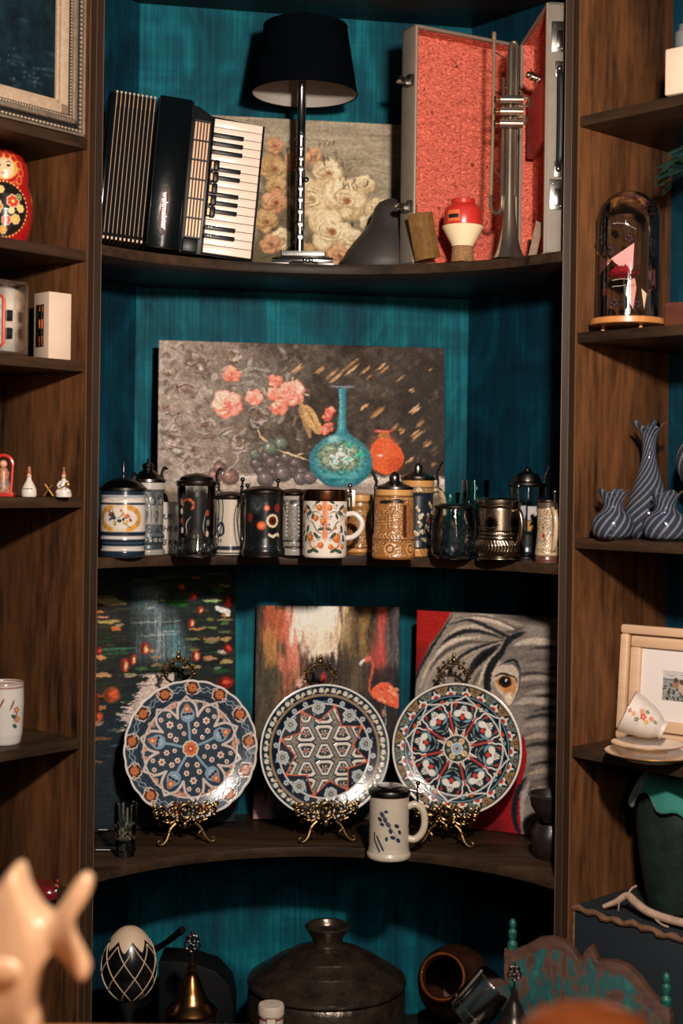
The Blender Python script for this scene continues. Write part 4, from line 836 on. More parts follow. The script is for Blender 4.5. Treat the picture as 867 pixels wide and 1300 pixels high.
# --- accordion
ac = thing('accordion', 'black piano accordion with ivory keys and spread bellows', 'accordion', (-0.4390, 3.145, S1 + .0205), (0, math.radians(4.7), math.radians(15.5)))
body = M().box((.0375, .068, .171), (.075, .130, .341)); part('treble_casing', body, GLOSSB, ac, bevel=.005)
part('grille_casing', M().prism([(.075, .001), (.075, .335), (.090, .334), (.122, .317), (.238, .312), (.2455, .305), (.2455, .001)], .020, .075), BLACK, ac, bevel=.003)
part('chrome_strip', M().tube([(.0755, .001, .004), (.0755, .001, .336)], .0022, 8).tube([(.0005, .001, .006), (.0005, .001, .336)], .0012, 8), CHROME, ac)
g = part('grille', M().box((.1015, .017, .168), (.036, .004, .262)), mat('grille_cloth', (34, 26, 22), .6), ac)
for k in range(6):
    for q in range(5): part('grille_slat', M().box((.087 + q * .0072, .0125, .058 + k * .0437), (.0034, .004, .039)), mat('grille_brass', (176, 134, 104), .45, .5), g)
for k in range(7): part('grille_bar', M().box((.1015, .0118, .0365 + k * .0437), (.037, .005, .0028)), BLACK, g)
part('tone_switch_plate', M().box((.098, .013, .018), (.034, .010, .030)), BLACK, ac, bevel=.002)
part('keyboard_bed', M().box((.184, .015, .157), (.118, .008, .306)), BLACK, ac, bevel=.001)
KW = .303 / 16
for k in range(16): part('white_key', M().box((.182, .0085, .005 + KW * (k + .5)), (.110, .010, KW - .0011)), IVORY, ac, bevel=.0008)
for i, b in enumerate((0, 1, 1, 1, 0, 1, 1, 0, 1, 1, 1, 0, 1, 1, 0)):
    if b: part('black_key', M().box((.160, .0005, .308 - KW * (i + 1)), (.070, .010, .0092)), BLACK, ac, bevel=.0012)
sw = part('switch_rail', M().box((.129, .004, .150), (.007, .016, .128)), BLACK, ac, bevel=.002)
for k in range(5):
    part('register_switch', M().box((.1385, -.0025, .096 + k * .0262), (.0125, .019, .0238)), BLACK, ac, bevel=.003)
    part('switch_plate', M().box((.1295, -.0048, .096 + k * .0262), (.0045, .003, .015)), mat('brass_plate', (168, 128, 92), .4, .6), ac)
for k in range(10):
    z = .308 - KW * ([2, 3, 4, 6, 7, 9, 10, 11, 13, 14][k])
    if k not in (3, 4, 5, 6, 7):
        part('key_rivet', M().box((.134, -.005, z), (.0018, .002, .005)).box((.140, -.005, z), (.0018, .002, .005)), CHROME, ac)
bel = mat('bellows_cloth', (22, 20, 22), .7); edge = mat('bellows_trim', (176, 146, 116), .5)
for k in range(10):
    x = -.006 - k * .0093
    part('bellows_fold', M().prism([(x, .014), (x - .0046, .006), (x - .0092, .014), (x - .0092, .126), (x - .0046, .132), (x, .126)], .012, .330, 'XY'), bel, ac)
    part('bellows_trim', M().tube([(x - .0046, .008, .332), (x - .0046, .004, .326), (x - .0046, .0035, .300)], .0011, 6).box((x - .0046, .066, .3325), (.0042, .12, .004)).box((x - .0046, .066, .0095), (.0042, .12, .006))
         .tube([(x - .0046, .0045, .30), (x - .0046, .0045, .02)], .0007, 5), edge if k % 2 == 0 or k > 6 else bel if False else edge, ac)
part('bass_casing', M().box((-.104, .070, .170), (.012, .120, .325)), GLOSSB, ac, bevel=.004)
badge = part('name_badge', M().prism([(.0, .0), (.010, -.014), (.0165, -.014 + .004), (.0175, .088), (.010, .100), (.006, .086)], -.0012, .0008).mesh('name_badge', .0004), mat('badge_black', (20, 16, 18), .4), ac)
badge.location = (.022, 0, .043)
rim = part('badge_rim', M().tube([(x + .022, -.0014, z + .043) for x, z in ((.0, .0), (.010, -.014), (.0165, -.010), (.0175, .088), (.010, .100), (.006, .086))], .0008, 6, closed=True), mat('badge_rose_silver', (214, 150, 146), .3, .6), ac)
tm = text_mesh('weltmeister', .0172, .0006, 0, .0003); tm.materials.append(mat('badge_rose_silver'))
tx = part('lettering', tm, None, ac); tx.rotation_euler = (PI / 2, 0, 0); tx.matrix_local = Matrix.Translation((.0325, -.0022, .084)) @ Matrix.Rotation(math.radians(87), 4, 'Y') @ Matrix.Rotation(PI / 2, 4, 'X')

# --- lamp built on a flute
LY = 3.345; lc = P(384, 330, LY); u = LY / FPX
lm = thing('flute_table_lamp', 'table lamp on a silver flute with a navy drum shade', 'lamp', (lc.x, LY, S1))
zb, zt = EYE + 490 * u - S1, EYE + 575 * u - S1; rb, rt = 67 * u, 53 * u
navy = mat('navy_shade_cloth', (2, 4, 8), .9, bump=((900, 900, 200), .3), noise=(90, (5, 8, 13), .2), spec=.02); lin_ = mat('shade_lining', (150, 142, 134), .8, bump=(300, .2))
part('lamp_shade', M().lathe([(rb, zb), (rt, zt)], 72, caps=False), navy, lm)
part('shade_lining', M().lathe([(rb - .0015, zb + .001), (rt - .0015, zt - .001)], 72, caps=False), lin_, lm)
part('shade_rim', M().torus((0, 0, zb), rb, .0016, 72, 6), navy, lm)
part('shade_rim', M().torus((0, 0, zt), rt, .0016, 72, 6), navy, lm)
part('shade_frame', M().tube([(-rt, 0, zt - .02), (rt, 0, zt - .02)], .0015, 6).tube([(0, -rt, zt - .02), (0, rt, zt - .02)], .0015, 6).tube([(.0, .018, .05), (.0, .018, zt - .02)], .003, 8), STEEL, lm)
ft = EYE + (610 - 104) * u - S1; f0 = .046; fx = -.0075
FS = mat('flute_silver', (172, 166, 160), .2, 1.0, noise=((30, 30, 12), (128, 122, 118), .2))
fl = part('flute', M().lathe([(.0088, f0), (.0095, f0 + .01), (.0095, f0 + .27), (.0102, f0 + .272), (.0102, f0 + .285), (.0095, f0 + .287), (.0095, ft - .012), (.0105, ft - .010), (.0105, ft - .004), (.006, ft)], 24, (fx, 0, 0)), FS, lm)
rods = M()
for x, y, z0, z1 in ((-.0125, -.006, f0 + .02, f0 + .262), (-.0125, .004, f0 + .01, f0 + .25), (.0095, -.006, f0 + .05, f0 + .19)): rods.tube([(fx + x, y, z0), (fx + x, y, z1)], .0016, 6)
for z in (.02, .07, .13, .19, .262): rods.tube([(fx - .0125, -.006, f0 + z), (fx, -.004, f0 + z)], .0015, 6); rods.ball((fx - .0125, -.006, f0 + z), .0028, 8, 6)
part('key_rod', rods, FS, lm)
for py in (174, 190, 203, 216, 241, 255, 270, 286, 302):
    z = EYE + (610 - py) * u - S1; r = .0072 if py > 200 else .0055
    part('flute_key', M().lathe([(r, 0), (r, .0025), (r * .8, .004), (.0003, .0045)], 20, (fx + .0015, -.0095, z), axis=(0.1, -1, 0)).tube([(fx - .012, -.008, z + .004), (fx, -.0125, z + .002)], .0012, 6), CHROME, lm)
z = EYE + (610 - 230) * u - S1; part('trill_key', M().ball((fx + .013, -.012, z), (.008, .003, .007), 12, 8).tube([(fx, -.01, z + .008), (fx + .012, -.012, z)], .0016, 6), mat('dark_key', (40, 38, 40), .3, .6), lm)
b = M().box((.001, 0, .0375), (.104, .05, .013)); bs = part('base', b, STEEL, lm, bevel=.002)
for k in range(26): part('ridge', M().box((-.046 + k * .0038, -.0265, .0375), (.0016, .003, .011)), CHROME, bs)
part('base_bar', M().cyl((-.070, -.014, .0225), (.072, -.014, .0225), .0085, 16).box((0, .008, .024), (.126, .05, .016)), CHROME, lm, bevel=.001)
part('base_foot', M().box((-.052, -.004, .0075), (.044, .074, .0145)).box((.056, -.004, .0075), (.04, .074, .0145)).box((.003, .006, .009), (.07, .05, .010)), mat('brushed_alloy', (164, 160, 158), .38, .9), lm, bevel=.001)
part('rivet', M().ball((.006, -.0235, .0225), .0058, 12, 8).ball((.020, -.0235, .0225), .0058, 12, 8), CHROME, lm)

# --- instrument case, open like a book
cs = thing('trumpet_case', 'open grey trumpet case lined with coral plush', 'case', (.1525, 3.222, S1 + .0008), (0, 0, math.radians(28.8)))
GREY = mat('grey_leatherette', (104, 96, 86), .6, bump=(500, .35), noise=(30, (124, 114, 102), .25)); RIM = mat('case_rim', (128, 112, 98), .5, .2)
PLC = np.array((204, 92, 76.0))
def tray(T, W, H, D, col, label=None):
    t = .008; m = M(); m.T = T
    m.box((W / 2, D - t / 2, H / 2), (W, t, H)).box((t / 2, D / 2, H / 2), (t, D, H)).box((W - t / 2, D / 2, H / 2), (t, D, H)).box((W / 2, D / 2, t / 2), (W, D, t)).box((W / 2, D / 2, H - t / 2), (W, D, t))
    part('shell', m, GREY, cs, bevel=.002)
    m = M(); m.T = T; e = .0045
    for a, b in (((e, e), (W - e, e)), ((W - e, e), (W - e, H - e)), ((W - e, H - e), (e, H - e)), ((e, H - e), (e, e))): m.tube([(a[0], -.0005, a[1]), (b[0], -.0005, b[1])], .0042, 8)
    part('metal_rim', m, RIM, cs)
    res = .0016; nx, nz = int((W - 2 * t) / res), int((H - 2 * t) / res)
    for kind in ('back', 'side0', 'side1', 'top', 'bottom'):
        if kind == 'back': nu, nv = nx, nz
        elif kind[:4] == 'side': nu, nv = int(D / res), nz
        else: nu, nv = nx, int(D / res)
        wob = vnoise((nv, nu), 9, 3 + len(kind), 2) * 9; jj, ii = np.mgrid[0:nv, 0:nu]
        h = vnoise((nv, nu), (2.1, 4.6), 17 + nu, 2); ridge = .5 + .5 * np.sin(jj * 1.25 + wob * 2.4 + vnoise((nv, nu), 4, 8, 2) * 7); pile = .55 * ridge + .45 * h
        uu = (ii + .5) / nu; vv = (jj + .5) / nv; L = np.zeros((nv, nu, 3)); t2 = t + .002; dep = pile * .0042
        if kind == 'back': L[..., 0] = t + uu * (W - 2 * t); L[..., 2] = t + vv * (H - 2 * t); L[..., 1] = D - t2 - dep - .0008 * np.exp(-((uu - .52) * W / .003) ** 2) * 0; seam = np.exp(-((uu - .56) * W / .0022) ** 2) * (vv > .14) * (vv < .95) * (W > .2) * (col is not None) if T == ID4 else 0 * uu; L[..., 1] += seam * .004
        elif kind == 'side0': L[..., 1] = .002 + uu * (D - t); L[..., 2] = t + vv * (H - 2 * t); L[..., 0] = t + dep * .6
        elif kind == 'side1': L[..., 1] = .002 + uu * (D - t); L[..., 2] = t + vv * (H - 2 * t); L[..., 0] = W - t - dep * .6
        elif kind == 'top': L[..., 0] = t + uu * (W - 2 * t); L[..., 1] = .002 + vv * (D - t); L[..., 2] = H - t - dep * .6
        else: L[..., 0] = t + uu * (W - 2 * t); L[..., 1] = .002 + vv * (D - t); L[..., 2] = t + dep * .6
        A = np.array(T); L = L @ A[:3, :3].T + A[:3, 3]
        c = PLC[None, None] * (.72 + .5 * pile[..., None]) + np.array((14, 26, 20)) * pile[..., None]
        spots = vnoise((nv, nu), 14, 5, 1)
        c = np.where((spots > .93)[..., None], c * .6, c)
        Cc = np.concatenate([lin(c) * ALB, np.ones((nv, nu, 1))], 2)
        part('plush_lining', grid_mesh('plush_lining', L, Cc), vcmat('coral_plush', .9, spec=.1), cs)
ID4 = Matrix.Identity(4)
CW, CHt = .290, .545
tray(ID4, CW, CHt, .055, 1)
inv0 = (Matrix.Translation((.1525, 3.222, S1)) @ Matrix.Rotation(math.radians(28.8), 4, 'Z')).inverted()
T2 = inv0 @ Matrix.Translation((.412, 3.352, S1)) @ Matrix.Rotation(math.radians(-85.9), 4, 'Z')
tray(T2, CW, CHt, .040, 1)
def tbox(c, d, rot=None, T=T2): m = M(); m.T = T; m.box(c, d, rot); return m
cp = part('accessory_box', tbox((.165, .020, .33), (.235, .032, .14)), mat('red_satin', (150, 34, 28), .45, noise=(25, (176, 48, 36), .25)), cs, bevel=.004)
m = M(); m.T = T2
for k, r in enumerate((.011, .009, .010, .0075)): m.lathe([(r * .8, 0), (r, .002), (r, .006), (r * .8, .008)], 16, (.225 + k * .0, -.002 - k * .008, .395 + k * .003), axis=(0, -1, .2))
part('knob', m, CHROME, cs)
m = M(); m.T = T2      # handle on the near narrow side
part('handle', m.tube(spline([(CW + .004, .024, .392), (CW + .018, .024, .380), (CW + .022, .024, .32), (CW + .022, .024, .26), (CW + .018, .024, .205), (CW + .004, .024, .192)], 6), .0068, 10), mat('dark_handle', (22, 24, 28), .45), cs)
for zc in (.400, .184):
    m = M(); m.T = T2; part('handle_mount', m.box((CW + .002, .024, zc), (.005, .016, .034)).ball((CW + .006, .024, zc), .0065, 10, 8), STEEL, cs, bevel=.001)
for zc in (.470, .130):
    m = M(); m.T = T2; lt = part('latch', m.box((CW + .0015, .020, zc), (.003, .026, .066)), STEEL, cs, bevel=.0012)
    m = M(); m.T = T2; part('latch_lever', m.box((CW + .0055, .024, zc - .006), (.006, .013, .036)).ball((CW + .004, .014, zc + .024), .0028, 8, 6).ball((CW + .004, .030, zc - .026), .0028, 8, 6), CHROME, lt, bevel=.001)
for zc in (.418, .132):
    m = M(); lt = part('catch', m.box((-.004, .010, zc), (.010, .020, .026)).box((-.020, .012, zc - .002), (.026, .006, .016)), STEEL, cs, bevel=.001)
    part('catch_hook', M().cyl((-.030, .002, zc - .002), (-.030, .020, zc - .002), .0055, 12), CHROME, lt)

# --- trumpet standing on its bell
TY = 3.135; tu = TY / FPX; tc = P(647, 200, TY)
tr = thing('trumpet', 'tarnished silver trumpet standing on its bell in the plush case', 'trumpet', (tc.x, TY, S1 + .001))
TS = mat('tarnished_silver', (176, 160, 142), .24, .85, noise=((14, 14, 5), (96, 86, 78), .22)); TB = mat('trumpet_brass', (196, 170, 134), .28, .75)
tz = lambda py: EYE + (610 + 2.8 - py) * tu - S1; txx = lambda px: (px - 647) * tu
bell = [(.037, 0), (.0375, .0012), (.0355, .004), (.031, .012), (.0262, .024), (.0215, .042), (.0172, .070), (.0140, .105), (.0112, .16), (.0098, .24), (.0088, .34), (.0080, tz(62))]
part('bell', M().lathe(bell, 40, caps=False).lathe([(r - .0009, z) for r, z in bell[:-1]], 40, caps=False).torus((0, 0, .001), .036, .0016, 40, 6), TS, tr)
U = lambda px, pz, y=0.0: (txx(px), y, tz(pz))
part('bell_bow', M().tube([U(647, 62)] + [(txx(650.5) - math.cos(a) * 3.6 * tu, 0, tz(60) + math.sin(a) * 6 * tu) for a in np.linspace(0, PI, 9)] + [U(654, 100), U(654, 165)], .0052, 12), TS, tr)
part('lead_pipe', M().tube([U(624.5, 47, -.012), U(624.8, 150, -.012), U(623, 255, -.012)], .0036, 10).lathe([(.0046, 0), (.0052, .012), (.0038, .016)], 14, U(624.5, 53, -.012)), TB, tr)
part('tuning_slide', M().tube(spline([U(623, 250, -.012), U(623, 262, -.012), U(626, 270, -.008), U(632, 272, -.004), U(637, 266, 0), U(638, 255, 0)], 6) + [U(638, 180, 0)], .0042, 10).tube([U(624, 200, -.012), U(626, 215, -.01), U(632, 222, -.006), U(638, 232, -.002)], .0012, 6), TS, tr)
part('main_slide', M().tube([U(638, 100, -.002), U(638, 250, -.002)], .0036, 10).tube([U(654, 160), U(655, 250)], .0036, 10).tube([U(627, 70, -.012), U(632, 72, -.008), U(641, 76, -.002)], .0016, 6), TS, tr)
for k, py in enumerate((130, 145, 160)):
    v = part('valve_casing', M().cyl(U(633, py, -.018), U(661, py, -.018), .0094, 18).cyl(U(634, py, -.018), U(636, py, -.018), .0102, 18).cyl(U(659, py, -.018), U(661.5, py, -.018), .0102, 18), TS, tr)
    part('finger_button', M().cyl(U(627, py, -.018), U(634, py, -.018), .0026, 8).lathe([(.0072, 0), (.0078, .002), (.0072, .0036), (.001, .004)], 16, U(627, py, -.018), axis=(-1, 0, 0)), CHROME, v)
part('valve_slide', M().tube(spline([U(655, 128, -.02), U(667, 128, -.02), U(669, 133, -.02), U(667, 138, -.02), U(655, 138, -.02)], 6), .0034, 8).tube(spline([U(655, 152, -.02), U(664, 152, -.02), U(666, 156, -.02), U(664, 160, -.02), U(655, 160, -.02)], 6), .0034, 8), TS, tr)
part('brace', M().tube([U(638, 112), U(647, 112)], .002, 6).tube([U(638, 200), U(647, 200)], .002, 6).tube([U(647, 215), U(655, 215)], .002, 6).torus(U(658, 120, 0), .008, .0016, 16, 6, 'Y'), TS, tr)

# --- mutes and small things in the case
c = P(587, 330, 3.185); u = 3.185 / FPX
mt = thing('straight_mute', 'red and cream trumpet mute with a cork base', 'mute', (c.x, 3.185, S1 + .0005))
r_ = lambda *a: [(x * u, z * u) for x, z in a]
part('cork_base', M().lathe(r_((14, 0), (15, 2), (13.5, 20)), 28), mat('cork', (150, 112, 72), .85, noise=(220, (104, 72, 44), .15)), mt)
cm = part('cream_cone', M().lathe(r_((14, 20), (15, 23), (26, 43), (26.5, 45), (25, 46)), 36), mat('cream_lacquer', (226, 204, 166), .3, coat=.3), mt)
part('red_body', M().lathe(r_((24, 45), (24.5, 47), (24, 64), (22, 69), (15, 74), (15, 79), (14, 80)), 36), mat('red_lacquer', (190, 48, 38), .3, coat=.3, noise=(20, (170, 40, 32), .2)), mt)
def patch(R, a0, a1, z0, z1, n=8, off=.0004):
    vs = []; fs = []
    for k in range(n + 1):
        a = a0 + (a1 - a0) * k / n
        for z in (z0, z1): vs.append((math.sin(a) * (R + off), -math.cos(a) * (R + off), z))
    return vs, [(2 * k, 2 * k + 2, 2 * k + 3, 2 * k + 1) for k in range(n)]
m = M(); m.add(*patch(24.3 * u, -.95, -.25, 49 * u, 63 * u)); part('paper_label', m, mat('orange_label', (206, 96, 52), .5), mt)
m = M(); m.add(*patch(24.3 * u, -.9, -.3, 53 * u, 58 * u, 8, .0008)); part('label_band', m, mat('label_black', (24, 18, 18), .5), mt)
part('red_dot', M().lathe([(.0068, 0), (.0001, .0006)], 20, (-.0260, -.0215, 33 * u), axis=(-.75, -.6, -.35)), mat('red_lacquer'), mt)
c = P(549, 330, 3.20)
solo('leather_box', M().box((0, 0, .052), (.050, .034, .104)).box((0, -.0175, .052), (.004, .002, .1)), mat('olive_leather', (132, 96, 50), .6, bump=(200, .4), noise=(60, (96, 68, 34), .2)), 'worn olive leather box leaning beside the red mute', 'box', (c.x - .010, 3.205, S1 + .0095), (math.radians(4), math.radians(-11), math.radians(48)), bevel=.003).rotation_mode = 'ZYX'
c = P(676, 318, 3.12)
solo('paper_card', M().box((0, 0, .042), (.020, .0016, .084)), mat('old_card', (150, 128, 108), .8, noise=(50, (112, 92, 76), .2)), 'small worn card leaning inside the right half of the case', 'card', (.412, 3.13, S1 + .002), (math.radians(2), math.radians(13), math.radians(30)))
# felt hat shaped mute
HY = 3.352; u = HY / FPX; c = P(484, 338, HY); prof = [(50, 46, 0, 0), (53, 48, 2, 3), (52, 47, 2, 12), (48, 44, 3, 22), (41, 38, 6, 34), (33, 30, 10, 46), (27, 24, 12, 56), (25, 22, 13, 64), (23, 20, 13, 72), (17, 15, 13, 79), (7, 6, 13, 83), (.5, .5, 13, 83.5)]
vs = []; fs = []; n = 48
for rx, ry, ox, z in prof:
    for k in range(n): a = 2 * PI * k / n; vs.append(((math.cos(a) * rx + ox) * u, math.sin(a) * ry * u * .95, z * 1.12 * u))
for i in range(len(prof) - 1):
    for k in range(n): fs.append((i * n + k, i * n + (k + 1) % n, (i + 1) * n + (k + 1) % n, (i + 1) * n + k))
fs += [tuple(range(n - 1, -1, -1)), tuple((len(prof) - 1) * n + k for k in range(n))]
solo('felt_hat', M().add(vs, fs), mat('dark_grey_felt', (40, 37, 35), .55, bump=(260, .2), noise=(30, (50, 45, 41), .2), spec=.4), 'dark grey crumpled felt hat beside the plush case', 'hat', (c.x, HY, S1 + .0005), smooth=70)
# ------------------------------------------------------------------ steins and mugs on the second shelf
PEW = mat('pewter', (96, 92, 86), .3, 1.0, noise=(50, (62, 60, 58), .2)); PEWL = mat('bright_pewter', (166, 160, 150), .25, 1.0, noise=(50, (112, 108, 100), .2))
def painted_lathe(prof, pt, Rpx, u, zb, nu=150, tile=2, relief=0.0, hts=None):
    """prof: (radius px, y px from the photo row of the base upwards); pt spans the front half turn"""
    pr = np.array(prof, float); L = np.concatenate([[0], np.cumsum(np.hypot(np.diff(pr[:, 0]), np.diff(pr[:, 1])))])
    nv = max(int(L[-1] * 1.25), 30); s = np.linspace(0, L[-1], nv); r = np.interp(s, L, pr[:, 0]); z = np.interp(s, L, pr[:, 1])
    nn = nu * 2; a = np.linspace(-PI, PI, nn, endpoint=False); A, Rr = np.meshgrid(a, r); Z = z[:, None] + 0 * A
    af = A if tile == 1 else np.where(np.abs(A) <= PI / 2, A, np.where(A > 0, A - PI, A + PI))
    W = (PI if tile == 2 else 2 * PI) * Rpx
    cc = pt.sample(af * Rpx, -Z)
    if relief:
        lum = cc[..., :3].mean(2); lum = lum / max(lum.max(), 1e-3); Rr = Rr + (np.sqrt(lum) - .6) * relief
    V = np.stack([np.sin(A) * Rr * u, -np.cos(A) * Rr * u, Z * u], -1)
    return grid_mesh('body', V, cc, wrap=True)
class MP(Paint):
    """mug canvas: x from the front centre, y up from the base as negative numbers (photo pixels)"""
    def __init__(s, R, H, base, res=2.0): super().__init__(PI * R, H, res, base, -PI * R / 2, -H)
def stein(name, label, px, Y, R, H, prof, pt, material, lid=None, handle=None, thumb=None, relief=0.0, lidmat=None, handlemat=None, cat='mug', tile=2, foot=None, inner=None, group=None, yaw=0.0):
    u = Y / FPX; c = P(px, 700, Y)
    t = thing(name, label, cat, (c.x, Y, S2 + .0006), (0, 0, yaw), group)
    if pt is not None: part('body', painted_lathe(prof, pt, R, u, 0, relief=relief, tile=tile), material, t)
    else: part('body', M().lathe([(a * u, b * u) for a, b in prof], 56, caps=False), material, t)
    part('base', M().lathe([(.001, .0008), (prof[0][0] * u * .98, .0008), (prof[0][0] * u * .98, .003)], 40, caps=False), material if pt is None else (foot or PEW), t)
    lidmat = lidmat or PEW
    if lid:
        lo = part('lid', M().lathe([(a * u, b * u) for a, b in lid], 48, caps=False), lidmat, t)
    if inner: part('interior', M().lathe([(a * u, b * u) for a, b in inner], 40, caps=False), handlemat or material, t)
    if handle:
        ang, out, z0, z1, rad = handle[:5]; r0 = prof[len(prof) // 2][0] if len(handle) < 6 else handle[5]
        d = (math.sin(ang), -math.cos(ang))     # ang measured from the front, positive to the right
        pts = spline([(r0 - 2, z1), (r0 + out * .55, z1 + 1), (r0 + out, z1 - (z1 - z0) * .28), (r0 + out * .92, z0 + (z1 - z0) * .35), (r0 + out * .45, z0 + 2), (r0 - 2, z0)], 6)
        part('handle', M().tube([(d[0] * a * u, d[1] * a * u, b * u) for a, b in pts], [rad * u * (1.0 if k < 30 else .85) for k in range(len(pts))], 12), handlemat or material, t)
        if thumb:
            zt, h, kind = thumb; m = M(); rr = R + 1; f = lambda a, b: (d[0] * a * u, d[1] * a * u, b * u)
            m.tube([f(rr + 4, z1 - 1), f(rr + 4, zt)], 1.6 * u, 8); m.tube([f(rr + 5, zt - 1), f(R * .6, zt + 1)], 1.7 * u, 8)
            if kind == 'ball': m.tube([f(rr + 3.5, zt), f(rr + 2.5, zt + h * .7)], [2.2 * u, 1.3 * u], 8); m.ball(f(rr + 2.5, zt + h * .85), 3.0 * u, 12, 8); m.ball(f(rr + 3.2, zt + h * .35), (2.8 * u, 2.8 * u, 1.6 * u), 12, 8)
            elif kind == 'curl': m.tube([f(a, b) for a, b in spline([(rr + 3, zt), (rr + 1, zt + h * .5), (rr + 5, zt + h), (rr + 9, zt + h * .85), (rr + 8, zt + h * .6)], 5)], 1.9 * u, 8)
            else: m.tube([f(a, b) for a, b in spline([(rr + 3, zt), (rr + 2, zt + h * .4), (rr + 6, zt + h * .75), (rr + 9, zt + h)], 5)], [1.6 * u + .8 * u * math.sin(k) ** 2 for k in range(16)], 8); m.ball(f(rr + 4, zt + h * .55), 2.6 * u, 8, 6); m.ball(f(rr + 7, zt + h * .85), 2.2 * u, 8, 6)
            part('thumb_lift', m, lidmat, t)
    return t
def flat_lid(R, z, h=6, dome=2): return [(R + 1, z - 1), (R + 1.5, z), (R + 1.5, z + h * .45), (R, z + h * .6), (R * .85, z + h * .8), (R * .6, z + h + dome * .5), (.1, z + h + dome)]
def cone_lid(R, z, h, fin): return [(R + 1, z - 1), (R + 2, z), (R + 1.5, z + 3), (R * .9, z + 5), (R * .72, z + h * .35), (R * .45, z + h * .55), (R * .30, z + h * .62), (R * .31, z + h * .72), (R * .36, z + h * .82), (R * .30, z + h * .95), (R * .12, z + h), (2.0, z + h + 1), (1.2, z + h + fin * .5), (1.8, z + h + fin * .7), (.1, z + h + fin)]
GLZ = vcmat('glazed_stoneware', .2, coat=.4); REL = vcmat('relief_stoneware', .33, coat=.2)
rg = random.Random(12)
def tone(c, k): return tuple(min(255, v * k) for v in c)

# A cream jar with a yellow wreath
p = MP(29, 84, (222, 210, 200)); NV = (28, 42, 58)
for y0, y1, c in ((0, 8, NV), (9, 13, (206, 196, 188)), (14, 23, NV), (17, 19, (60, 76, 92)), (23, 27, (208, 198, 190)), (27, 32, NV), (66, 68.5, NV), (78, 84, NV), (75, 77, (150, 156, 160))): p.field(c, -80, -y1, 80, -y0, 1.2)
p.curve([(-45, -72), (-20, -74), (-5, -71), (12, -75), (30, -72)], .9, (120, 116, 112), .7); p.curve([(-36, -70), (-16, -76), (4, -73)], .8, (120, 116, 112), .6)
for k in range(60):
    a = 2 * PI * k / 60; p.ell(math.cos(a) * 27 + 0, -49 + math.sin(a) * 15.5, 3.4, 2.6, tone((206, 148, 62), rg.uniform(.85, 1.15)), a, .5, .8 if abs(math.cos(a)) > .35 else .12)
for x, y, r, c in ((-11, -54, 4.2, (96, 60, 44)), (-8, -50, 3.4, (44, 56, 60)), (9, -52, 3.6, (188, 92, 48)), (4, -55, 2.8, (206, 160, 80)), (0, -46, 3, (48, 62, 52)), (8, -44, 4, (196, 160, 92)), (-6, -43, 3.4, (150, 140, 84)), (14, -47, 2.6, (150, 60, 36)), (5, -48, 2, (30, 34, 38)), (-12, -48, 2.4, (60, 66, 60)), (2, -59, 1.8, (150, 80, 44)), (-14, -58, 2, (150, 80, 44))):
    p.ell(x, y, r, r * .7, c, x * .3, .3); p.ell(x - 1, y - .6, r * .4, r * .3, tone(c, 1.5), x * .3, .5, .7)
for q in (((-4, -48), (2, -52), (6, -57)), ((0, -46), (8, -49), (16, -52)), ((-3, -47), (-8, -56), (-10, -61)), ((4, -46), (10, -40), (16, -37))): p.curve(q, .9, (70, 66, 52))
stein('yellow_wreath_jar', 'squat cream jar with navy bands, yellow wreath and pewter lid, leftmost on the mug shelf', 155.5, 3.075, 29, 84,
      [(27, 0), (28.5, 2), (28.5, 7), (27, 10), (27.5, 14), (28.8, 22), (28, 25), (28.6, 30), (28.8, 60), (28.6, 66), (28, 72), (28.6, 76), (28, 84)], p, GLZ,
      lid=[(28.5, 83), (30, 84), (30, 87), (27, 89), (22, 94), (14, 98), (6, 100), (2.2, 101), (1.8, 104), (2.4, 106), (1.6, 108), (2.2, 112), (1.5, 114), (1.2, 119), (.1, 121)], thumb=(86, 20, 'curl'), handle=(2.9, 12, 20, 66, 3.4), foot=GLZ)
# B tall grey blue relief stein with a cone lid
p = MP(21, 92, (70, 76, 82)); p.wash(3, 60, 101); p.wash(7, 40, 102)
for y0, y1, c in ((0, 7, (150, 144, 134)), (7, 13, (52, 60, 70)), (14, 23, (34, 42, 52)), (24, 27, (90, 92, 92)), (82, 92, (184, 178, 168))): p.field(c, -60, -y1, 60, -y0, 1.2)
for k in range(9): x = -30 + k * 7.4; floret(p, x, -18.5, 3.2, 5, (160, 156, 148), (60, 66, 72))
def figure_relief(p, x, y, s, c):
    p.ell(x, y - 22 * s, 2.6 * s, 3 * s, c); p.poly([(x - 4 * s, y - 18 * s), (x + 4 * s, y - 18 * s), (x + 3 * s, y - 8 * s), (x + 6 * s, y), (x - 6 * s, y), (x - 3 * s, y - 8 * s)], c)
    p.curve([(x - 4 * s, y - 17 * s), (x - 8 * s, y - 12 * s), (x - 6 * s, y - 6 * s)], 2 * s, tone(c, .9)); p.curve([(x + 4 * s, y - 17 * s), (x + 8 * s, y - 13 * s), (x + 9 * s, y - 18 * s)], 2 * s, tone(c, .9)); p.curve([(x, y - 16 * s), (x + 1, y - 2 * s)], 1, tone(c, .5))
for x in (-24, -8, 8, 24): figure_relief(p, x, -38, 1.35, (142, 138, 130)); p.curve([(x + 8, -34), (x + 5, -50), (x + 9, -66), (x + 6, -76)], 2.2, (120, 118, 112))
for k in range(70): p.curve([(a := rg.uniform(-33, 33), b := -rg.uniform(28, 80)), (a + rg.uniform(-3, 3), b + rg.uniform(-3, 3))], 1.2, rg.choice([(150, 148, 142), (36, 42, 50), (112, 112, 110)]), .8)
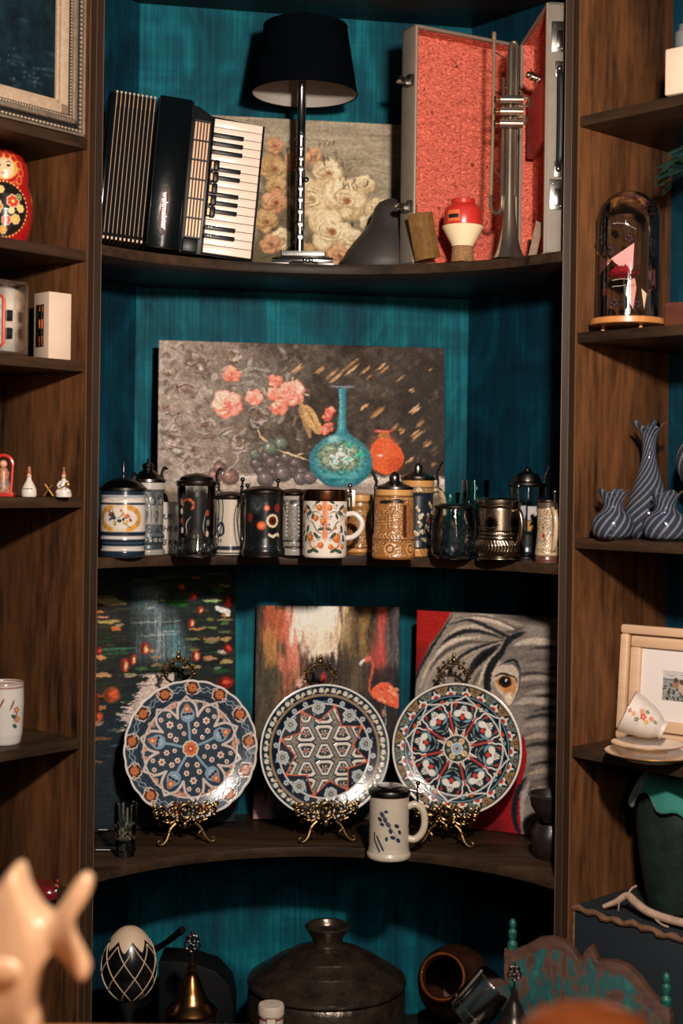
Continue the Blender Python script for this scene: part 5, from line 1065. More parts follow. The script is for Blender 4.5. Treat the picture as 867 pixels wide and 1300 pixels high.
stein('blue_relief_stein', 'tall grey-blue relief stein with a cone lid behind the yellow wreath jar', 186.5, 3.18, 21, 92, [(22.5, 0), (22.8, 5), (20.5, 8), (20, 13), (21, 14), (21, 23), (20, 25), (20, 80), (21, 82), (21, 92)], p, REL, lid=cone_lid(21, 92, 24, 6), relief=1.0, handle=(2.4, 12, 20, 74, 3), thumb=(94, 16, 'curl'), foot=REL)
# C white mug with black lettering
p = MP(13, 68, (206, 198, 190)); 
mgc = stein('lettered_mug', 'plain white mug with black slanted lettering between two lidded steins', 217, 3.235, 15, 64, [(14, 0), (15, 2), (15.5, 30), (15.6, 62), (14.6, 65), (13.6, 64), (13.4, 10), (.5, 8)], None, mat('white_glaze', (206, 196, 188), .3, coat=.3))
uu = 3.26 / FPX
for txt, zz in (('NUR!', 46), ('MEHR BIER', 31), ('DAS KANN', 14)):
    me = text_mesh(txt, 9.5 * uu, .0001, .25, .0002, .9)
    for v in me.vertices:
        x, y, z = v.co; a = x / (15.9 * uu); v.co = (math.sin(a) * (15.75 * uu + z), -math.cos(a) * (15.75 * uu + z), y + zz * uu)
    me.materials.append(mat('black_print', (16, 16, 18), .5)); lt = part('lettering', me, None, mgc, label='black slanted capitals'); lt.rotation_euler = (0, 0, math.radians({46: -20, 31: 2, 14: 4}[zz]))
# D glass stein, dark scene behind faceted glass
GLS = glass('clear_glass', (249, 252, 252), .9, .03); PGL = glass('painted_glass', (244, 248, 248), .9, .03, vc=True)
p = MP(25, 96, (20, 24, 26)); p.al[:] = 0
def enamel(p, fn):
    fn(p)
def rc(x0, x1, y0, y1, c): p.field(c, x0, -y1, x1, -y0, 3)
p.ell(-4, -60, 12, 26, (28, 26, 26), 0, .5, .85); p.ell(10, -58, 9, 28, (24, 28, 30), 0, .5, .85)
for k in range(14): a = PI + k * .3; p.ell(-9 + math.cos(a) * 8, -66 + math.sin(a) * 7, 1.9, 1.6, rg.choice([(166, 66, 40), (196, 120, 70), (120, 60, 40)]), a)
for x, y, c in ((-19, -70, (140, 124, 112)), (-19, -58, (206, 196, 184)), (-19, -46, (150, 60, 44)), (-18, -34, (196, 186, 176)), (18, -30, (190, 160, 140)), (19, -44, (120, 110, 104)), (18, -56, (160, 60, 44)), (3, -80, (96, 88, 72))): p.ell(x, y, 2.6, 4.4, c, 0, .4)
p.curve([(-9, -28), (-11, -42), (-4, -52)], 1.8, (160, 158, 152)); p.curve([(14, -28), (12, -40), (16, -60)], 1.5, (150, 148, 142))
st_ = stein('glass_stein', 'tall faceted glass stein with a domed pewter lid and dark enamel scene', 248.5, 3.10, 24, 96, [(25, 2), (26, 8), (23.5, 20), (23, 30), (23.5, 60), (24.5, 92)], p, PGL, lid=[(25, 90), (26, 92), (26, 96), (22, 97), (20, 101), (14, 104), (5, 106), (.1, 106.5)], handle=(1.9, 9, 24, 84, 3.2, 23), thumb=(94, 18, 'curl'), handlemat=GLS)
u = 3.10 / FPX; ft = M()
part('glass_foot', M().lathe([(.5 * u, 3 * u), (24 * u, 3 * u), (27 * u, 5 * u), (27 * u, 11 * u), (24.5 * u, 20 * u), (22 * u, 23 * u), (.5 * u, 23 * u)], 20), GLS, st_, smooth=15)
for k in range(14): a = 2 * PI * k / 14; part('foot_facet', M().ball((math.sin(a) * 24.6 * u, -math.cos(a) * 24.6 * u, 13 * u), (3.6 * u, 1.8 * u, 7 * u), 8, 6), GLS, st_)
part('inner_wall', M().lathe([(.5 * u, 24 * u), (20 * u, 24 * u), (21 * u, 90 * u)], 32, caps=False), GLS, st_)
# E beige stein with blue ornament
p = MP(19, 72, (206, 192, 176)); p.wash(8, 8, 111); p.field((36, 44, 56), -40, -11, 40, -6, 1); p.field((36, 44, 56), -40, -3, 40, -1.5, .8); p.curve([(-17, -36), (-9, -40), (-7, -28), (-14, -24), (-17, -30)], 3, (30, 46, 66), taper=False); p.curve([(-18, -44), (-14, -46)], 3, (30, 46, 66)); p.curve([(-15, -20), (-14, -15)], 2, (30, 46, 66)); p.curve([(-11, -20), (-10, -16)], 2, (30, 46, 66))
stein('beige_stein', 'beige stoneware stein with a blue scroll beside the tall glass stein', 291, 3.22, 19, 72, [(18.5, 0), (19, 3), (18.2, 12), (18, 40), (18.6, 70), (18.8, 72)], p, GLZ, lid=flat_lid(19, 71, 7, 2), handle=(1.75, 10, 18, 62, 3.4), thumb=(73, 17, 'ball'), foot=GLZ)
# F dark glass stein with enamel flowers
p = MP(25, 84, (16, 20, 22)); p.wash(10, 20, 121, (.7, 1, 1)); p.al[:] = .93
for x, y, r in ((17, -46, 1), (-2, -40, 2), (5, -62, 3), (-19, -50, 4), (20, -62, 4), (-15, -66, 5)):
    if r == 1: floret(p, x - 4, y, 9.4, 12, (222, 200, 164), (60, 24, 18)); p.ell(x - 4, y, 5, 5, (60, 22, 16), 0, .2); floret(p, x - 4, y, 6, 12, (80, 30, 20), (40, 16, 14))
    elif r == 2: p.ell(x, y, 6, 5.6, (208, 84, 44), 0, .2); p.ell(x, y, 3.2, 2.8, (236, 130, 84), 0, .3)
    elif r == 3: p.ell(x, y, 4.2, 3.8, (206, 80, 44), 0, .2); p.ell(x, y, 1.8, 1.6, (240, 150, 110))
    elif r == 4: p.ell(x, y, 5, 6, (120, 34, 28), 0, .5)
    else: p.ell(x + 6, y, 9, 11, (58, 64, 66), 0, .6, .8); p.curve([(x + 2, y - 2), (x + 8, y + 6), (x + 12, y)], 2, (110, 112, 112), .6)
p.poly([(7, -31), (13, -28), (19, -31), (21, -28), (14, -24), (7, -27)], (214, 200, 176)); p.poly([(20, -32), (24, -29), (24, -25), (20, -27)], (206, 190, 160)); p.ell(14, -33, 3, 2, (20, 20, 20))
for k in range(40): x = rg.uniform(-36, 36); y = -rg.uniform(4, 28); p.curve([(x, y), (x + rg.uniform(1, 5), y + rg.uniform(-2, 2))], 1, (72, 84, 88), .6)
stein('flower_glass_stein', 'black glass stein painted with orange and white enamel flowers', 334.5, 3.145, 25, 84, [(27, 2), (27.5, 8), (25.5, 14), (24.5, 24), (24.5, 70), (25.5, 82)], p, PGL, lid=flat_lid(25, 80, 8, 2), handle=(-1.75, 8, 20, 70, 3.2), thumb=(82, 18, 'ball'), handlemat=GLS)
# G grey relief stein
p = MP(18, 76, (120, 114, 106)); p.wash(2.4, 60, 131)
for y0, y1, c in ((0, 8, (150, 144, 136)), (9, 11, (30, 32, 34)), (17, 19, (30, 32, 34)), (70, 76, (166, 158, 148))): p.field(c, -50, -y1, 50, -y0, 1)
for k in range(10): floret(p, -28 + k * 6.2, -14, 2.2, 5, (176, 170, 160), (40, 40, 42))
for x in (-18, 18): p.curve([(x - 9, -24), (x - 9, -50), (x, -64), (x + 9, -50), (x + 9, -24)], 1.6, (40, 40, 42), taper=False); p.curve([(x - 7, -24), (x - 7, -50), (x, -61), (x + 7, -50), (x + 7, -24)], 1.2, (190, 182, 172), taper=False); p.ell(x, -40, 5.5, 15, (146, 126, 100), 0, .4)
for x in (-27, -9, 9, 27):
    for k in range(9): p.ell(x, -25 - k * 5, 1.5, 1.9, (186, 180, 170), k)
for x in (-18, 0, 18): p.ell(x, -66, 5, 3, (34, 34, 38), 0, .5)
stein('grey_relief_stein', 'narrow grey relief stein between the black glass stein and the orange flower mug', 372, 3.24, 18, 76, [(18, 0), (18.5, 6), (17.2, 9), (17.2, 17), (16.6, 20), (16.6, 68), (17.5, 76)], p, REL, lid=flat_lid(18, 76, 6, 2), relief=.9, handle=(-1.9, 11, 20, 66, 3), thumb=(78, 18, 'ball'), foot=REL)
# H white mug with orange flowers
p = MP(28, 76, (232, 220, 208), 2.2)
OG, GN, GY = (206, 112, 52), (44, 58, 46), (96, 102, 108)
p.field((206, 96, 56), -3, -76, 4, -24, 2.5, .7); p.field((226, 150, 110), 0, -76, 2, -20, 1.5, .6)
for x, y, r in ((-20, -26, 5.2), (14, -38, 2.2), (16, -25, 6), (-12, -50, 4), (-2, -46, 4), (6, -63, 3.8), (-7, -63, 4), (26, -14, 3.5), (-5, -16, 4), (8, -14, 3.4), (-36, -40, 5), (36, -44, 5), (-30, -60, 4), (30, -60, 4)):
    p.ell(x, y, r, r * .95, OG, 0, .2); p.ell(x - r * .25, y - r * .25, r * .5, r * .45, (232, 156, 96), 0, .5); p.curve([(x + r * .8, y - r * .2), (x + r * .5, y + r * .8), (x - r * .4, y + r)], 1, (150, 66, 30), .8)
for s in (-1, 1):
    for q, wd in ((((6 * s, -18), (14 * s, -12), (20 * s, -16), (18 * s, -22), (12 * s, -20)), 2.4), (((2 * s, -30), (10 * s, -34), (16 * s, -44), (22 * s, -46)), 1.8), (((4 * s, -54), (12 * s, -58), (20 * s, -54), (24 * s, -46)), 1.6)): p.curve(q, wd, OG if wd > 2 else (120, 116, 96))
    for x, y, a, l in ((22, -56, .6, 5), (24, -63, -.6, 5), (16, -52, 1.2, 4), (11, -28, -.8, 5), (24, -36, 1.3, 5), (20, -8, .3, 5.5), (12, -9, -.4, 5), (5, -36, .2, 4), (28, -24, 1.2, 5), (9, -70, .5, 4), (34, -30, .8, 5), (36, -56, .2, 5)): p.ell(x * s, y, l, l * .42, GN, a * s, .2); p.ell(x * s, y, l * .6, l * .12, (110, 130, 100), a * s, .4, .7)
    for x, y in ((6, -50), (14, -64), (8, -24), (20, -30), (27, -50), (4, -40), (24, -20)): p.ring(x * s, y, 2, .8, GY, .8); p.ell(x * s + 2, y - 2, 1.1, 1.1, (60, 80, 96))
hm = stein('flower_mug', 'white mug painted with orange fruit and dark leaves, metal rim, handle right', 412, 3.165, 28, 78, [(26.5, 0), (27.6, 2), (28, 30), (28, 72), (28, 76)], p, GLZ, handle=(1.45, 20, 24, 54, 3.5, 27), handlemat=mat('white_glaze'), thumb=(78, 15, 'ball'), lidmat=PEWL, foot=mat('white_glaze'))
u = 3.165 / FPX; part('metal_rim', M().lathe([(28.3 * u, 71 * u), (28.8 * u, 72 * u), (28.8 * u, 84 * u), (27.5 * u, 85.5 * u), (27 * u, 84 * u), (27 * u, 60 * u)], 48, caps=False), mat('bronze_rim', (120, 84, 62), .25, 1.0), hm)
part('hinge_clasp', M().box((34 * u, -.002, 74 * u), (8 * u, 5 * u, 20 * u)).box((31 * u, -.002, 84 * u), (14 * u, 4 * u, 3 * u)), mat('white_enamel', (206, 196, 186), .35, .3), hm, bevel=.001)
# relief pattern for the tan steins
def tan_relief(p, H, base, lo, hi, seed):
    rg = random.Random(seed); p.wash(2.6, 46, seed)
    for k in range(int(H * 2.6)):
        x = rg.uniform(-p.w / 2, p.w / 2); y = -rg.uniform(4, H - 4); r = rg.uniform(1.4, 3.6); a = rg.random() * 6.28
        pts = [(x + math.cos(a + t) * r, y + math.sin(a + t) * r) for t in np.linspace(0, rg.uniform(2, 4.5), 6)]
        p.curve([(q + .7, v + .8) for q, v in pts], 1.3, lo, .85); p.curve(pts, 1.3, hi, .9)
# I golden tan narrow stein
p = MP(19, 76, (150, 104, 56)); tan_relief(p, 62, 0, (84, 50, 26), (206, 156, 92), 141)
for y0, y1, c in ((0, 4, (120, 78, 40)), (4, 9, (196, 140, 76)), (9, 11, (84, 52, 28)), (60, 66, (160, 112, 60)), (66, 68, (96, 60, 32)), (68, 76, (206, 152, 88))): p.field(c, -60, -y1, 60, -y0, 1)
stein('tan_stein', 'golden tan open stein peeking out behind the handle of the orange flower mug', 455.5, 3.27, 18.5, 76, [(19, 0), (19.5, 6), (17.5, 11), (17, 14), (17, 58), (18, 62), (17.5, 67), (18.2, 70), (18.2, 76), (16, 77), (15.5, 70)], p, REL, relief=.9, foot=REL)
# J large brown relief stein
p = MP(27, 88, (160, 106, 56), 2.2); tan_relief(p, 84, 0, (78, 42, 22), (214, 164, 104), 151)
for y0, y1, c, a in ((0, 2, (120, 70, 36), 1), (24, 25.5, (90, 50, 28), 1), (26, 30, (196, 142, 82), .6), (80, 88, (206, 154, 90), 1), (78, 80, (110, 66, 34), 1)): p.field(c, -60, -y1, 60, -y0, .9, a)
for x in (-36, -6, 24): 
    for r, c in ((7, (206, 158, 100)), (4.4, (110, 64, 34)), (2.4, (214, 170, 110))): p.ring(x, -13, r, 1.8, c); 
for k in range(16): p.curve([(-40 + k * 5.2, -30), (-37 + k * 5.2, -26.5)], 1.6, (96, 54, 28))
for k in range(5): p.line([(-26, -42 - k * 3.6), (-2, -42.5 - k * 3.6)], .9, (96, 56, 30), .8); p.line([(-22 + k * 5, -40), (-22 + k * 5, -56)], .9, (206, 160, 100), .7)
p.ell(-14, -72, 11, 2.2, (22, 20, 24), -.05, .4); p.ell(6, -73, 8, 2.4, (22, 20, 24), .1, .4); p.field((58, 28, 18), 12, -68, 18, -28, 2, .9); p.field((150, 84, 44), 20, -66, 27, -28, 2, .6)
stein('brown_relief_stein', 'large brown relief stein with cone lid, the warmest and broadest in the row', 499.5, 3.135, 27, 88, [(27, 0), (27.5, 3), (27, 6), (26.6, 20), (27.6, 24), (26.6, 29), (25.2, 33), (24.8, 60), (24.4, 76), (23.5, 80), (23.5, 88)], p, REL, lid=[(23, 86), (24.5, 88), (24.5, 91), (20, 92.5), (12, 95), (8, 98), (6.5, 99), (7, 102), (6, 106), (3, 109), (1, 110), (.1, 113)], relief=1.5, handle=(-2.3, 10, 20, 70, 3.6), thumb=(90, 20, 'fancy'), lidmat=PEWL, foot=REL)
# K navy relief stein behind
p = MP(23, 96, (26, 34, 46)); p.wash(6, 16, 161)
for y0, y1, c in ((0, 10, (196, 138, 76)), (10, 12, (40, 36, 34)), (80, 86, (176, 138, 92)), (87, 96, (206, 150, 86))): p.field(c, -60, -y1, 60, -y0, 1)
for k in range(12): p.curve([(-36 + k * 6, -86), (-33 + k * 6, -81)], 1.3, (96, 66, 40))
for x, y in ((0, -60), (4, -50), (2, -40), (6, -30), (8, -22), (-2, -28), (20, -64), (24, -54), (20, -30), (26, -24), (14, -36), (-16, -40), (-24, -60), (-20, -24), (30, -40)):
    for k in range(5): p.ell(x + rg.uniform(-3, 3), y + rg.uniform(-3, 3), 2.2, 1.8, tone((206, 184, 146), rg.uniform(.8, 1.1)), k)
p.ell(17, -45, 4, 3.4, (176, 74, 44)); p.ell(15, -52, 2.6, 2.4, (206, 176, 140))
stein('navy_relief_stein', 'tall navy and cream relief stein with a ball finial behind the brown one', 529, 3.27, 21, 96, [(22.5, 0), (23, 8), (21, 12), (20, 20), (20, 76), (21.5, 82), (20.5, 86), (21, 96)], p, REL, lid=[(21, 95), (22, 97), (22, 100), (18, 102), (11, 105), (6, 107), (6.5, 111), (5, 115), (2, 117), (1, 120), (.1, 124)], relief=.8, handle=(1.6, 14, 22, 82, 3.8), handlemat=mat('carved_ivory', (190, 166, 126), .4, noise=(120, (60, 48, 36), .12), bump=(220, .8)), thumb=(98, 22, 'fancy'), lidmat=PEWL, foot=REL)
# L squat clear glass mug
p = MP(27, 74, (20, 26, 30)); p.al[:] = 0
for k in range(80): x = rg.uniform(-36, 36); y = -rg.uniform(8, 46); p.curve([(x, y), (x + rg.uniform(-4, 4), y + rg.uniform(-3, 3))], 1.6, rg.choice([(30, 36, 40), (150, 144, 134), (70, 78, 80), (18, 22, 26)]), .75)
p.field((14, 20, 26), -60, -40, 60, -4, 4, .25)
lm_ = stein('squat_glass_mug', 'squat clear glass mug with a dark metal lid right of the navy stein', 576, 3.145, 27, 66, [(22, 1), (27, 5), (28.5, 14), (28.5, 46), (25, 58), (24, 66)], p, PGL, lid=flat_lid(24, 65, 5, 1), handle=(-1.5, 8, 20, 52, 2.8), handlemat=GLS)
u = 3.145 / FPX; part('glass_base', M().lathe([(.4 * u, 1.5 * u), (21 * u, 1.5 * u), (26 * u, 5 * u), (26 * u, 10 * u), (.4 * u, 9 * u)], 28), GLS, lm_)
part('inner_wall', M().lathe([(.5 * u, 10 * u), (25 * u, 12 * u), (26.5 * u, 44 * u), (23 * u, 58 * u), (22 * u, 65 * u)], 32, caps=False), GLS, lm_)
# L2 tall clear tumbler behind
def tumbler(name, label, px, Y, R, H, tint, z=None, parent=None, flutes=10):
    u = Y / FPX; c = P(px, 700, Y); t = thing(name, label, 'glass', (c.x, Y, (S2 if z is None else z) + .0006))
    g = glass('green_glass', (226, 250, 247), 1.0, .04) if tint else GLS
    part('glass_wall', M().lathe([(R * .8 * u, 1 * u), (R * u, H * u), ((R - 1.6) * u, H * u), (R * .8 * u - 1.6 * u, 7 * u), (.3 * u, 6 * u)], 36, caps=False), g, t); part('glass_base', M().lathe([(.3 * u, .3 * u), (R * .8 * u, .5 * u), (R * .82 * u, 3 * u), (.3 * u, 3 * u)], 36, caps=False), g, t)
    for k in range(flutes): a = 2 * PI * k / flutes; part('flute_facet', M().ball((math.sin(a) * R * .92 * u, -math.cos(a) * R * .92 * u, H * .5 * u), (2.4 * u, 1 * u, H * .3 * u), 8, 6), g, t)
    return t
tumbler('clear_tumbler', 'tall pale green glass tumbler rising behind the squat glass mug', 603, 3.37, 18, 94, True)
tumbler('clear_tumbler', 'smaller green glass tumbler partly hidden between the navy stein and squat glass mug', 571, 3.35, 12, 79, True)
# M silver embossed mug
p = MP(31, 76, (176, 156, 134), 2.2); p.wash(8, 20, 171)
for y0, y1, c in ((0, 2, (60, 54, 48)), (4, 6, (90, 80, 70)), (27, 29, (70, 62, 54)), (31, 33, (70, 62, 54)), (36, 37.5, (60, 54, 48)), (66, 67.5, (60, 54, 48)), (71, 72.5, (60, 54, 48))): p.field(c, -60, -y1, 60, -y0, .8)
for k in range(26): p.curve([(-50 + k * 4.2, -26), (-47 + k * 4.2, -17), (-50 + k * 4.2, -9)], 1.7, (70, 60, 50))
for k in range(40): p.ell(-50 + k * 2.6, -69, .9, 1.2, (70, 60, 50)); p.ell(-50 + k * 2.6, -34.4, .9, .9, (80, 70, 60))
for x in (-15, 22, -42): 
    for k in range(11): a = PI * (k / 10.0) ; p.curve([(x, -44), (x + math.cos(a) * 6, -44 - math.sin(a) * 9), (x + math.cos(a) * 10, -46 - math.sin(a) * 13)], 2, (44, 40, 38))
    p.ell(x, -46, 4, 3.4, (44, 40, 38)); p.curve([(x - 9, -42), (x, -39), (x + 9, -42)], 1.6, (44, 40, 38))
PEWV = vcmat('embossed_pewter', .26, metal=1.0)
stein('embossed_pewter_mug', 'brownish pewter mug with embossed leaves and a twisted lower band', 633, 3.115, 28, 80, [(28, 0), (29, 3), (27, 6), (29.5, 12), (30, 20), (28, 27), (26.8, 30), (26.2, 36), (26, 66), (26.8, 72)], p, PEWV, lid=[(27.5, 71), (28.2, 73), (28.2, 77), (25, 79), (23, 79.5), (.1, 80)], relief=.9, handle=(.75, 10, 20, 62, 3.6, 27), handlemat=mat('aged_pewter', (120, 104, 90), .28, 1.0), thumb=(76, 22, 'ball'), lidmat=PEWL)
# N tall glass stein with a painted landscape
p = MP(23, 96, (20, 26, 30)); p.al[:] = 0
p.field((190, 184, 186), -2, -66, 24, -48, 2); p.wash(4, 20, 181); p.field((196, 140, 76), -2, -48, 24, -34, 3); p.field((30, 34, 34), -4, -30, 24, -4, 4, .9)
for k in range(26): x = rg.uniform(2, 20); y = -rg.uniform(34, 54); p.ell(x, y, 2.6, 2, rg.choice([(36, 40, 34), (46, 50, 36), (30, 30, 28)]), x)
p.curve([(8, -30), (10, -52)], 1.5, (40, 34, 28)); p.ell(5, -40, 3, 2, (226, 180, 110), 0, .5); p.ell(14, -33, 3, 2, (196, 110, 50))
nn_ = stein('landscape_glass_stein', 'tall clear glass stein with a painted landscape and stepped pewter lid', 668, 3.24, 22, 92, [(22, 3), (23, 8), (22, 14), (21.5, 30), (22, 70), (21.5, 92)], p, PGL, lid=[(23, 90), (24, 92), (23, 95), (18, 97), (17, 102), (15, 106), (8, 108), (5, 110), (4, 113), (1, 115), (.1, 116)], handle=(1.9, 8, 30, 80, 2.6, 21), handlemat=GLS, thumb=(92, 26, 'fancy'), lidmat=PEW)
u = 3.24 / FPX; part('glass_base', M().lathe([(.4 * u, 1.5 * u), (22 * u, 1.5 * u), (24 * u, 5 * u), (23 * u, 14 * u), (.4 * u, 15 * u)], 28), GLS, nn_)
# O cream relief stein with a cream handle towards us
p = MP(15, 80, (176, 150, 118)); tan_relief(p, 70, 0, (60, 44, 34), (206, 186, 156), 191)
for y0, y1, c in ((0, 9, (70, 28, 22)), (9, 22, (196, 172, 138)), (68, 78, (50, 34, 28))): p.field(c, -60, -y1, 60, -y0, 1, .75)
for k in range(8): p.ring(-20 + k * 6, -15, 2, .8, (96, 72, 50))
p.ell(-8, -34, 2.5, 3, (150, 50, 36)); p.ell(-9, -44, 1.8, 2, (80, 90, 60))
stein('cream_relief_stein', 'cream and oxblood relief stein with an ivory handle at the right end of the row', 694.5, 3.065, 15, 80, [(15.5, 0), (16, 4), (15, 8), (15.4, 12), (14, 22), (12.5, 40), (13, 60), (14, 68), (14, 78)], p, REL, lid=flat_lid(14, 77, 4, 1), relief=.8, handle=(.35, 10, 16, 66, 3.4, 12), handlemat=mat('ivory_handle', (196, 172, 140), .35, noise=(40, (150, 122, 92), .2), coat=.3), thumb=(76, 16, 'ball'), lidmat=PEWL, foot=REL)
# ------------------------------------------------------------------ other things on the plate shelf
# beige stein with navy leaves in front of the plates
def on3(px, Y): c = P(px, 1040, Y); return c.x
MY = 3.165; u = MY / FPX
p = MP(25, 84, (196, 182, 164), 2.2); p.wash(6, 8, 201); p.wash(1.6, 10, 202)
NV = (36, 48, 66)
for x, y, a, l in ((-9, -58, .9, 5), (-4, -62, 0, 3.5), (-12, -52, .6, 4.5), (-5, -52, 1.2, 5), (-1, -46, .9, 5), (-9, -46, .3, 4), (10, -44, .5, 4.5), (2, -38, 1.3, 4.5), (14, -36, 1.0, 4), (5, -30, .3, 4.5), (12, -26, .8, 4.5), (-3, -28, 1.6, 3.6), (-38, -50, .4, 5), (36, -40, .4, 5)):
    p.ell(x - 1, y, l * .8, l * .52, NV, a, .15)
p.curve([(-12, -62), (-4, -50), (4, -38), (12, -28)], 1.2, (110, 112, 112))
p.line([(-17, -30), (-8, -14)], 2.4, NV); p.line([(-21, -26), (-13, -12)], 2.4, NV); p.line([(-21, -34), (-21, -26)], 2.2, NV)
t = thing('beige_beer_stein', 'beige salt-glazed stein with navy leaf sprig and pewter lid standing in front of the plates', 'mug', (on3(494, MY), MY, S3 + .0006))
part('body', painted_lathe([(27, 0), (28, 2), (28, 5), (26.3, 8), (25.5, 14), (25, 50), (24.6, 76), (25, 80)], p, 25, u, 0), vcmat('salt_glaze', .35, coat=.25), t)
part('base', M().lathe([(.0005, .0008), (27 * u, .0008), (27 * u, .003)], 40, caps=False), vcmat('salt_glaze'), t)
part('lid', M().lathe([(a * u, b * u) for a, b in [(24.5, 78), (26.5, 79), (27, 83), (26, 86), (23, 88), (17, 89.5), (16, 91), (11, 91.5), (.1, 91.8)]], 48, caps=False), PEW, t)
m = M().tube([(a * u, b * u * -.25 * 0 - .004, c * u) for a, b, c in [(q[0], 0, q[1]) for q in spline([(23, 64), (33, 67), (42, 60), (45, 46), (42, 32), (33, 23), (23, 24)], 7)]], 4.6 * u, 14)
part('handle', m, mat('salt_glaze_plain', (190, 176, 158), .35, coat=.25, noise=(60, (176, 160, 142), .2)), t)
part('thumb_lift', M().tube([(36 * u, -.004, 66 * u), (35 * u, -.004, 84 * u)], .0028, 8).tube([(40 * u, -.004, 82 * u), (22 * u, -.002, 86 * u)], .0028, 8).tube([(35 * u, -.004, 84 * u), (36 * u, -.004, 92 * u)], .0022, 8).ball((36 * u, -.004, 94 * u), .0052, 12, 8).ball((41 * u, -.004, 78 * u), .0045, 10, 8), PEW, t)
# small tumbler with a gilt band, and a clear stand at the left end
GY_ = 3.145; u = GY_ / FPX; x = on3(159, GY_)
t = thing('gilt_shot_glass', 'small clear glass with a gilt engraved band at the left end of the plate shelf', 'glass', (x, GY_, S3 + .0006))
part('glass_wall', M().lathe([(12.5 * u, 1 * u), (12.5 * u, 14 * u), (15 * u, 60 * u), (15.4 * u, 66 * u), (13.8 * u, 66 * u), (11.3 * u, 14 * u), (.3 * u, 13 * u)], 36, caps=False), GLS, t)
part('glass_base', M().lathe([(.3 * u, .5 * u), (12 * u, .5 * u), (12.5 * u, 4 * u), (12.5 * u, 12 * u), (.3 * u, 12 * u)], 28), GLS, t)
p = MP(14.5, 46, (90, 84, 74)); p.al[:] = 0
for k in range(90): xx = rg.uniform(-22, 22); yy = -rg.uniform(2, 44); p.curve([(xx, yy), (xx + rg.uniform(-3, 3), yy - rg.uniform(1, 5)), (xx + rg.uniform(-4, 4), yy - rg.uniform(3, 7))], 1.0, rg.choice([(150, 140, 122), (120, 104, 84), (176, 166, 150)]), .8)
p.field((196, 128, 70), -30, -6, 30, -3.5, 1, .95)
m = painted_lathe([(13.6, 22), (14.6, 64)], p, 14.5, u, 0); part('engraved_band', m, vcmat('gilt', .3, metal=.8) if False else PGL, t)
GY2 = 3.19; x = on3(135, GY2)
t = thing('clear_display_stand', 'clear acrylic stand with white edges behind the small gilt glass', 'display stand', (x - .022, GY2, S3 + .001))
ED = mat('acrylic_edge', (206, 206, 202), .3)
part('acrylic_sheet', M().box((.045, .02, .020), (.088, .0025, .040)).box((.045, .002, .0015), (.088, .036, .0022)), GLS, t)
part('polished_edge', M().tube([(.002, .018, .040), (.034, .018, .040)], .0008, 6), ED, t); part('polished_edge', M().tube([(.0015, -.014, .003), (.034, -.014, .003)], .0008, 6), ED, t); part('polished_edge', M().tube([(.070, .017, .040), (.079, .017, .040), (.079, .017, .008), (.074, .017, .008)], .0009, 6), ED, t)
# stacked dark bowls at the right end
DB = mat('dark_stoneware', (24, 20, 19), .35, coat=.2, noise=(20, (38, 30, 26), .2)); BY = 3.17; u = BY / FPX
x = on3(700, BY)
solo('dark_jar', M().lathe([(a * u, b * u) for a, b in [(.3, 0), (17, 0), (19, 2), (24, 10), (26.5, 22), (25, 34), (20, 42), (19, 45), (17, 44), (16, 40), (.3, 38)]], 40, caps=False), DB, 'dark brown round stoneware jar at the right end of the plate shelf', 'jar', (x, BY, S3 + .0008))
solo('dark_bowl', M().lathe([(a * u, b * u) for a, b in [(.3, 46.5), (12, 46.5), (13, 50), (20, 56), (26, 66), (28, 78), (29.5, 79), (29.5, 82), (27, 82), (25, 72), (18, 60), (.3, 55)]], 40, caps=False), DB, 'dark ribbed bowl resting on top of the round stoneware jar', 'bowl', (x, BY, S3 + .0008))

# ------------------------------------------------------------------ bottom compartment
IRON = mat('hammered_dark_metal', (88, 74, 62), .3, .7, noise=(26, (36, 31, 28), .22), bump=(50, 1.0), spec=.9)
PY_ = 3.235; u = PY_ / FPX; cx = P(415, 1230, PY_).x; bz = EYE + (610 - 1395) * u      # base height of the pot
bz = S4
k0 = (EYE + (610 - 1244) * u - S4) / u     # pixels from the counter to the rim
t = thing('cooking_pot', 'large dark hammered metal pot with a domed lid and flared knob', 'pot', (cx, PY_, S4 + .0006))
part('pot_body', M().lathe([(a * u, b * u) for a, b in [(.3, 0), (70, 0), (84, 6), (96, 30), (101, 60), (100, k0 - 12), (96, k0 - 4), (94, k0 - 2)]], 72, caps=False), IRON, t)
part('pot_lid', M().lathe([(a * u, (k0 + b) * u) for a, b in [(94, -4), (99, -4), (101, -1), (100, 3), (95, 6), (88, 11), (72, 20), (70, 22.5), (68, 22), (52, 31), (50, 33.5), (48, 33), (36, 39), (24, 43), (20, 45), (.3, 45)]], 72, caps=False), IRON, t)
part('lid_knob', M().lathe([(a * u, (k0 + b) * u) for a, b in [(21, 43), (19, 48), (20, 54), (26, 62), (29, 68), (27, 70), (24, 69), (20, 62), (.3, 60)]], 40, caps=False), IRON, t)
p_ = M()
for k in range(46):
    a = rg.uniform(-.5, .95); z = k0 - rg.uniform(24, 90); r = 99.6 + .8
    q = []
    for s in range(5): aa = a + s * .014 + rg.uniform(-.01, .01); zz = z + rg.uniform(-5, 5); q.append((math.sin(aa) * r * u, -math.cos(aa) * r * u, zz * u))
    p_.tube(q, .0008, 4)
o = part('engraved_tracery', p_, mat('pale_tracery', (104, 94, 84), .5, .5), t); o['kind'] = 'stuff'
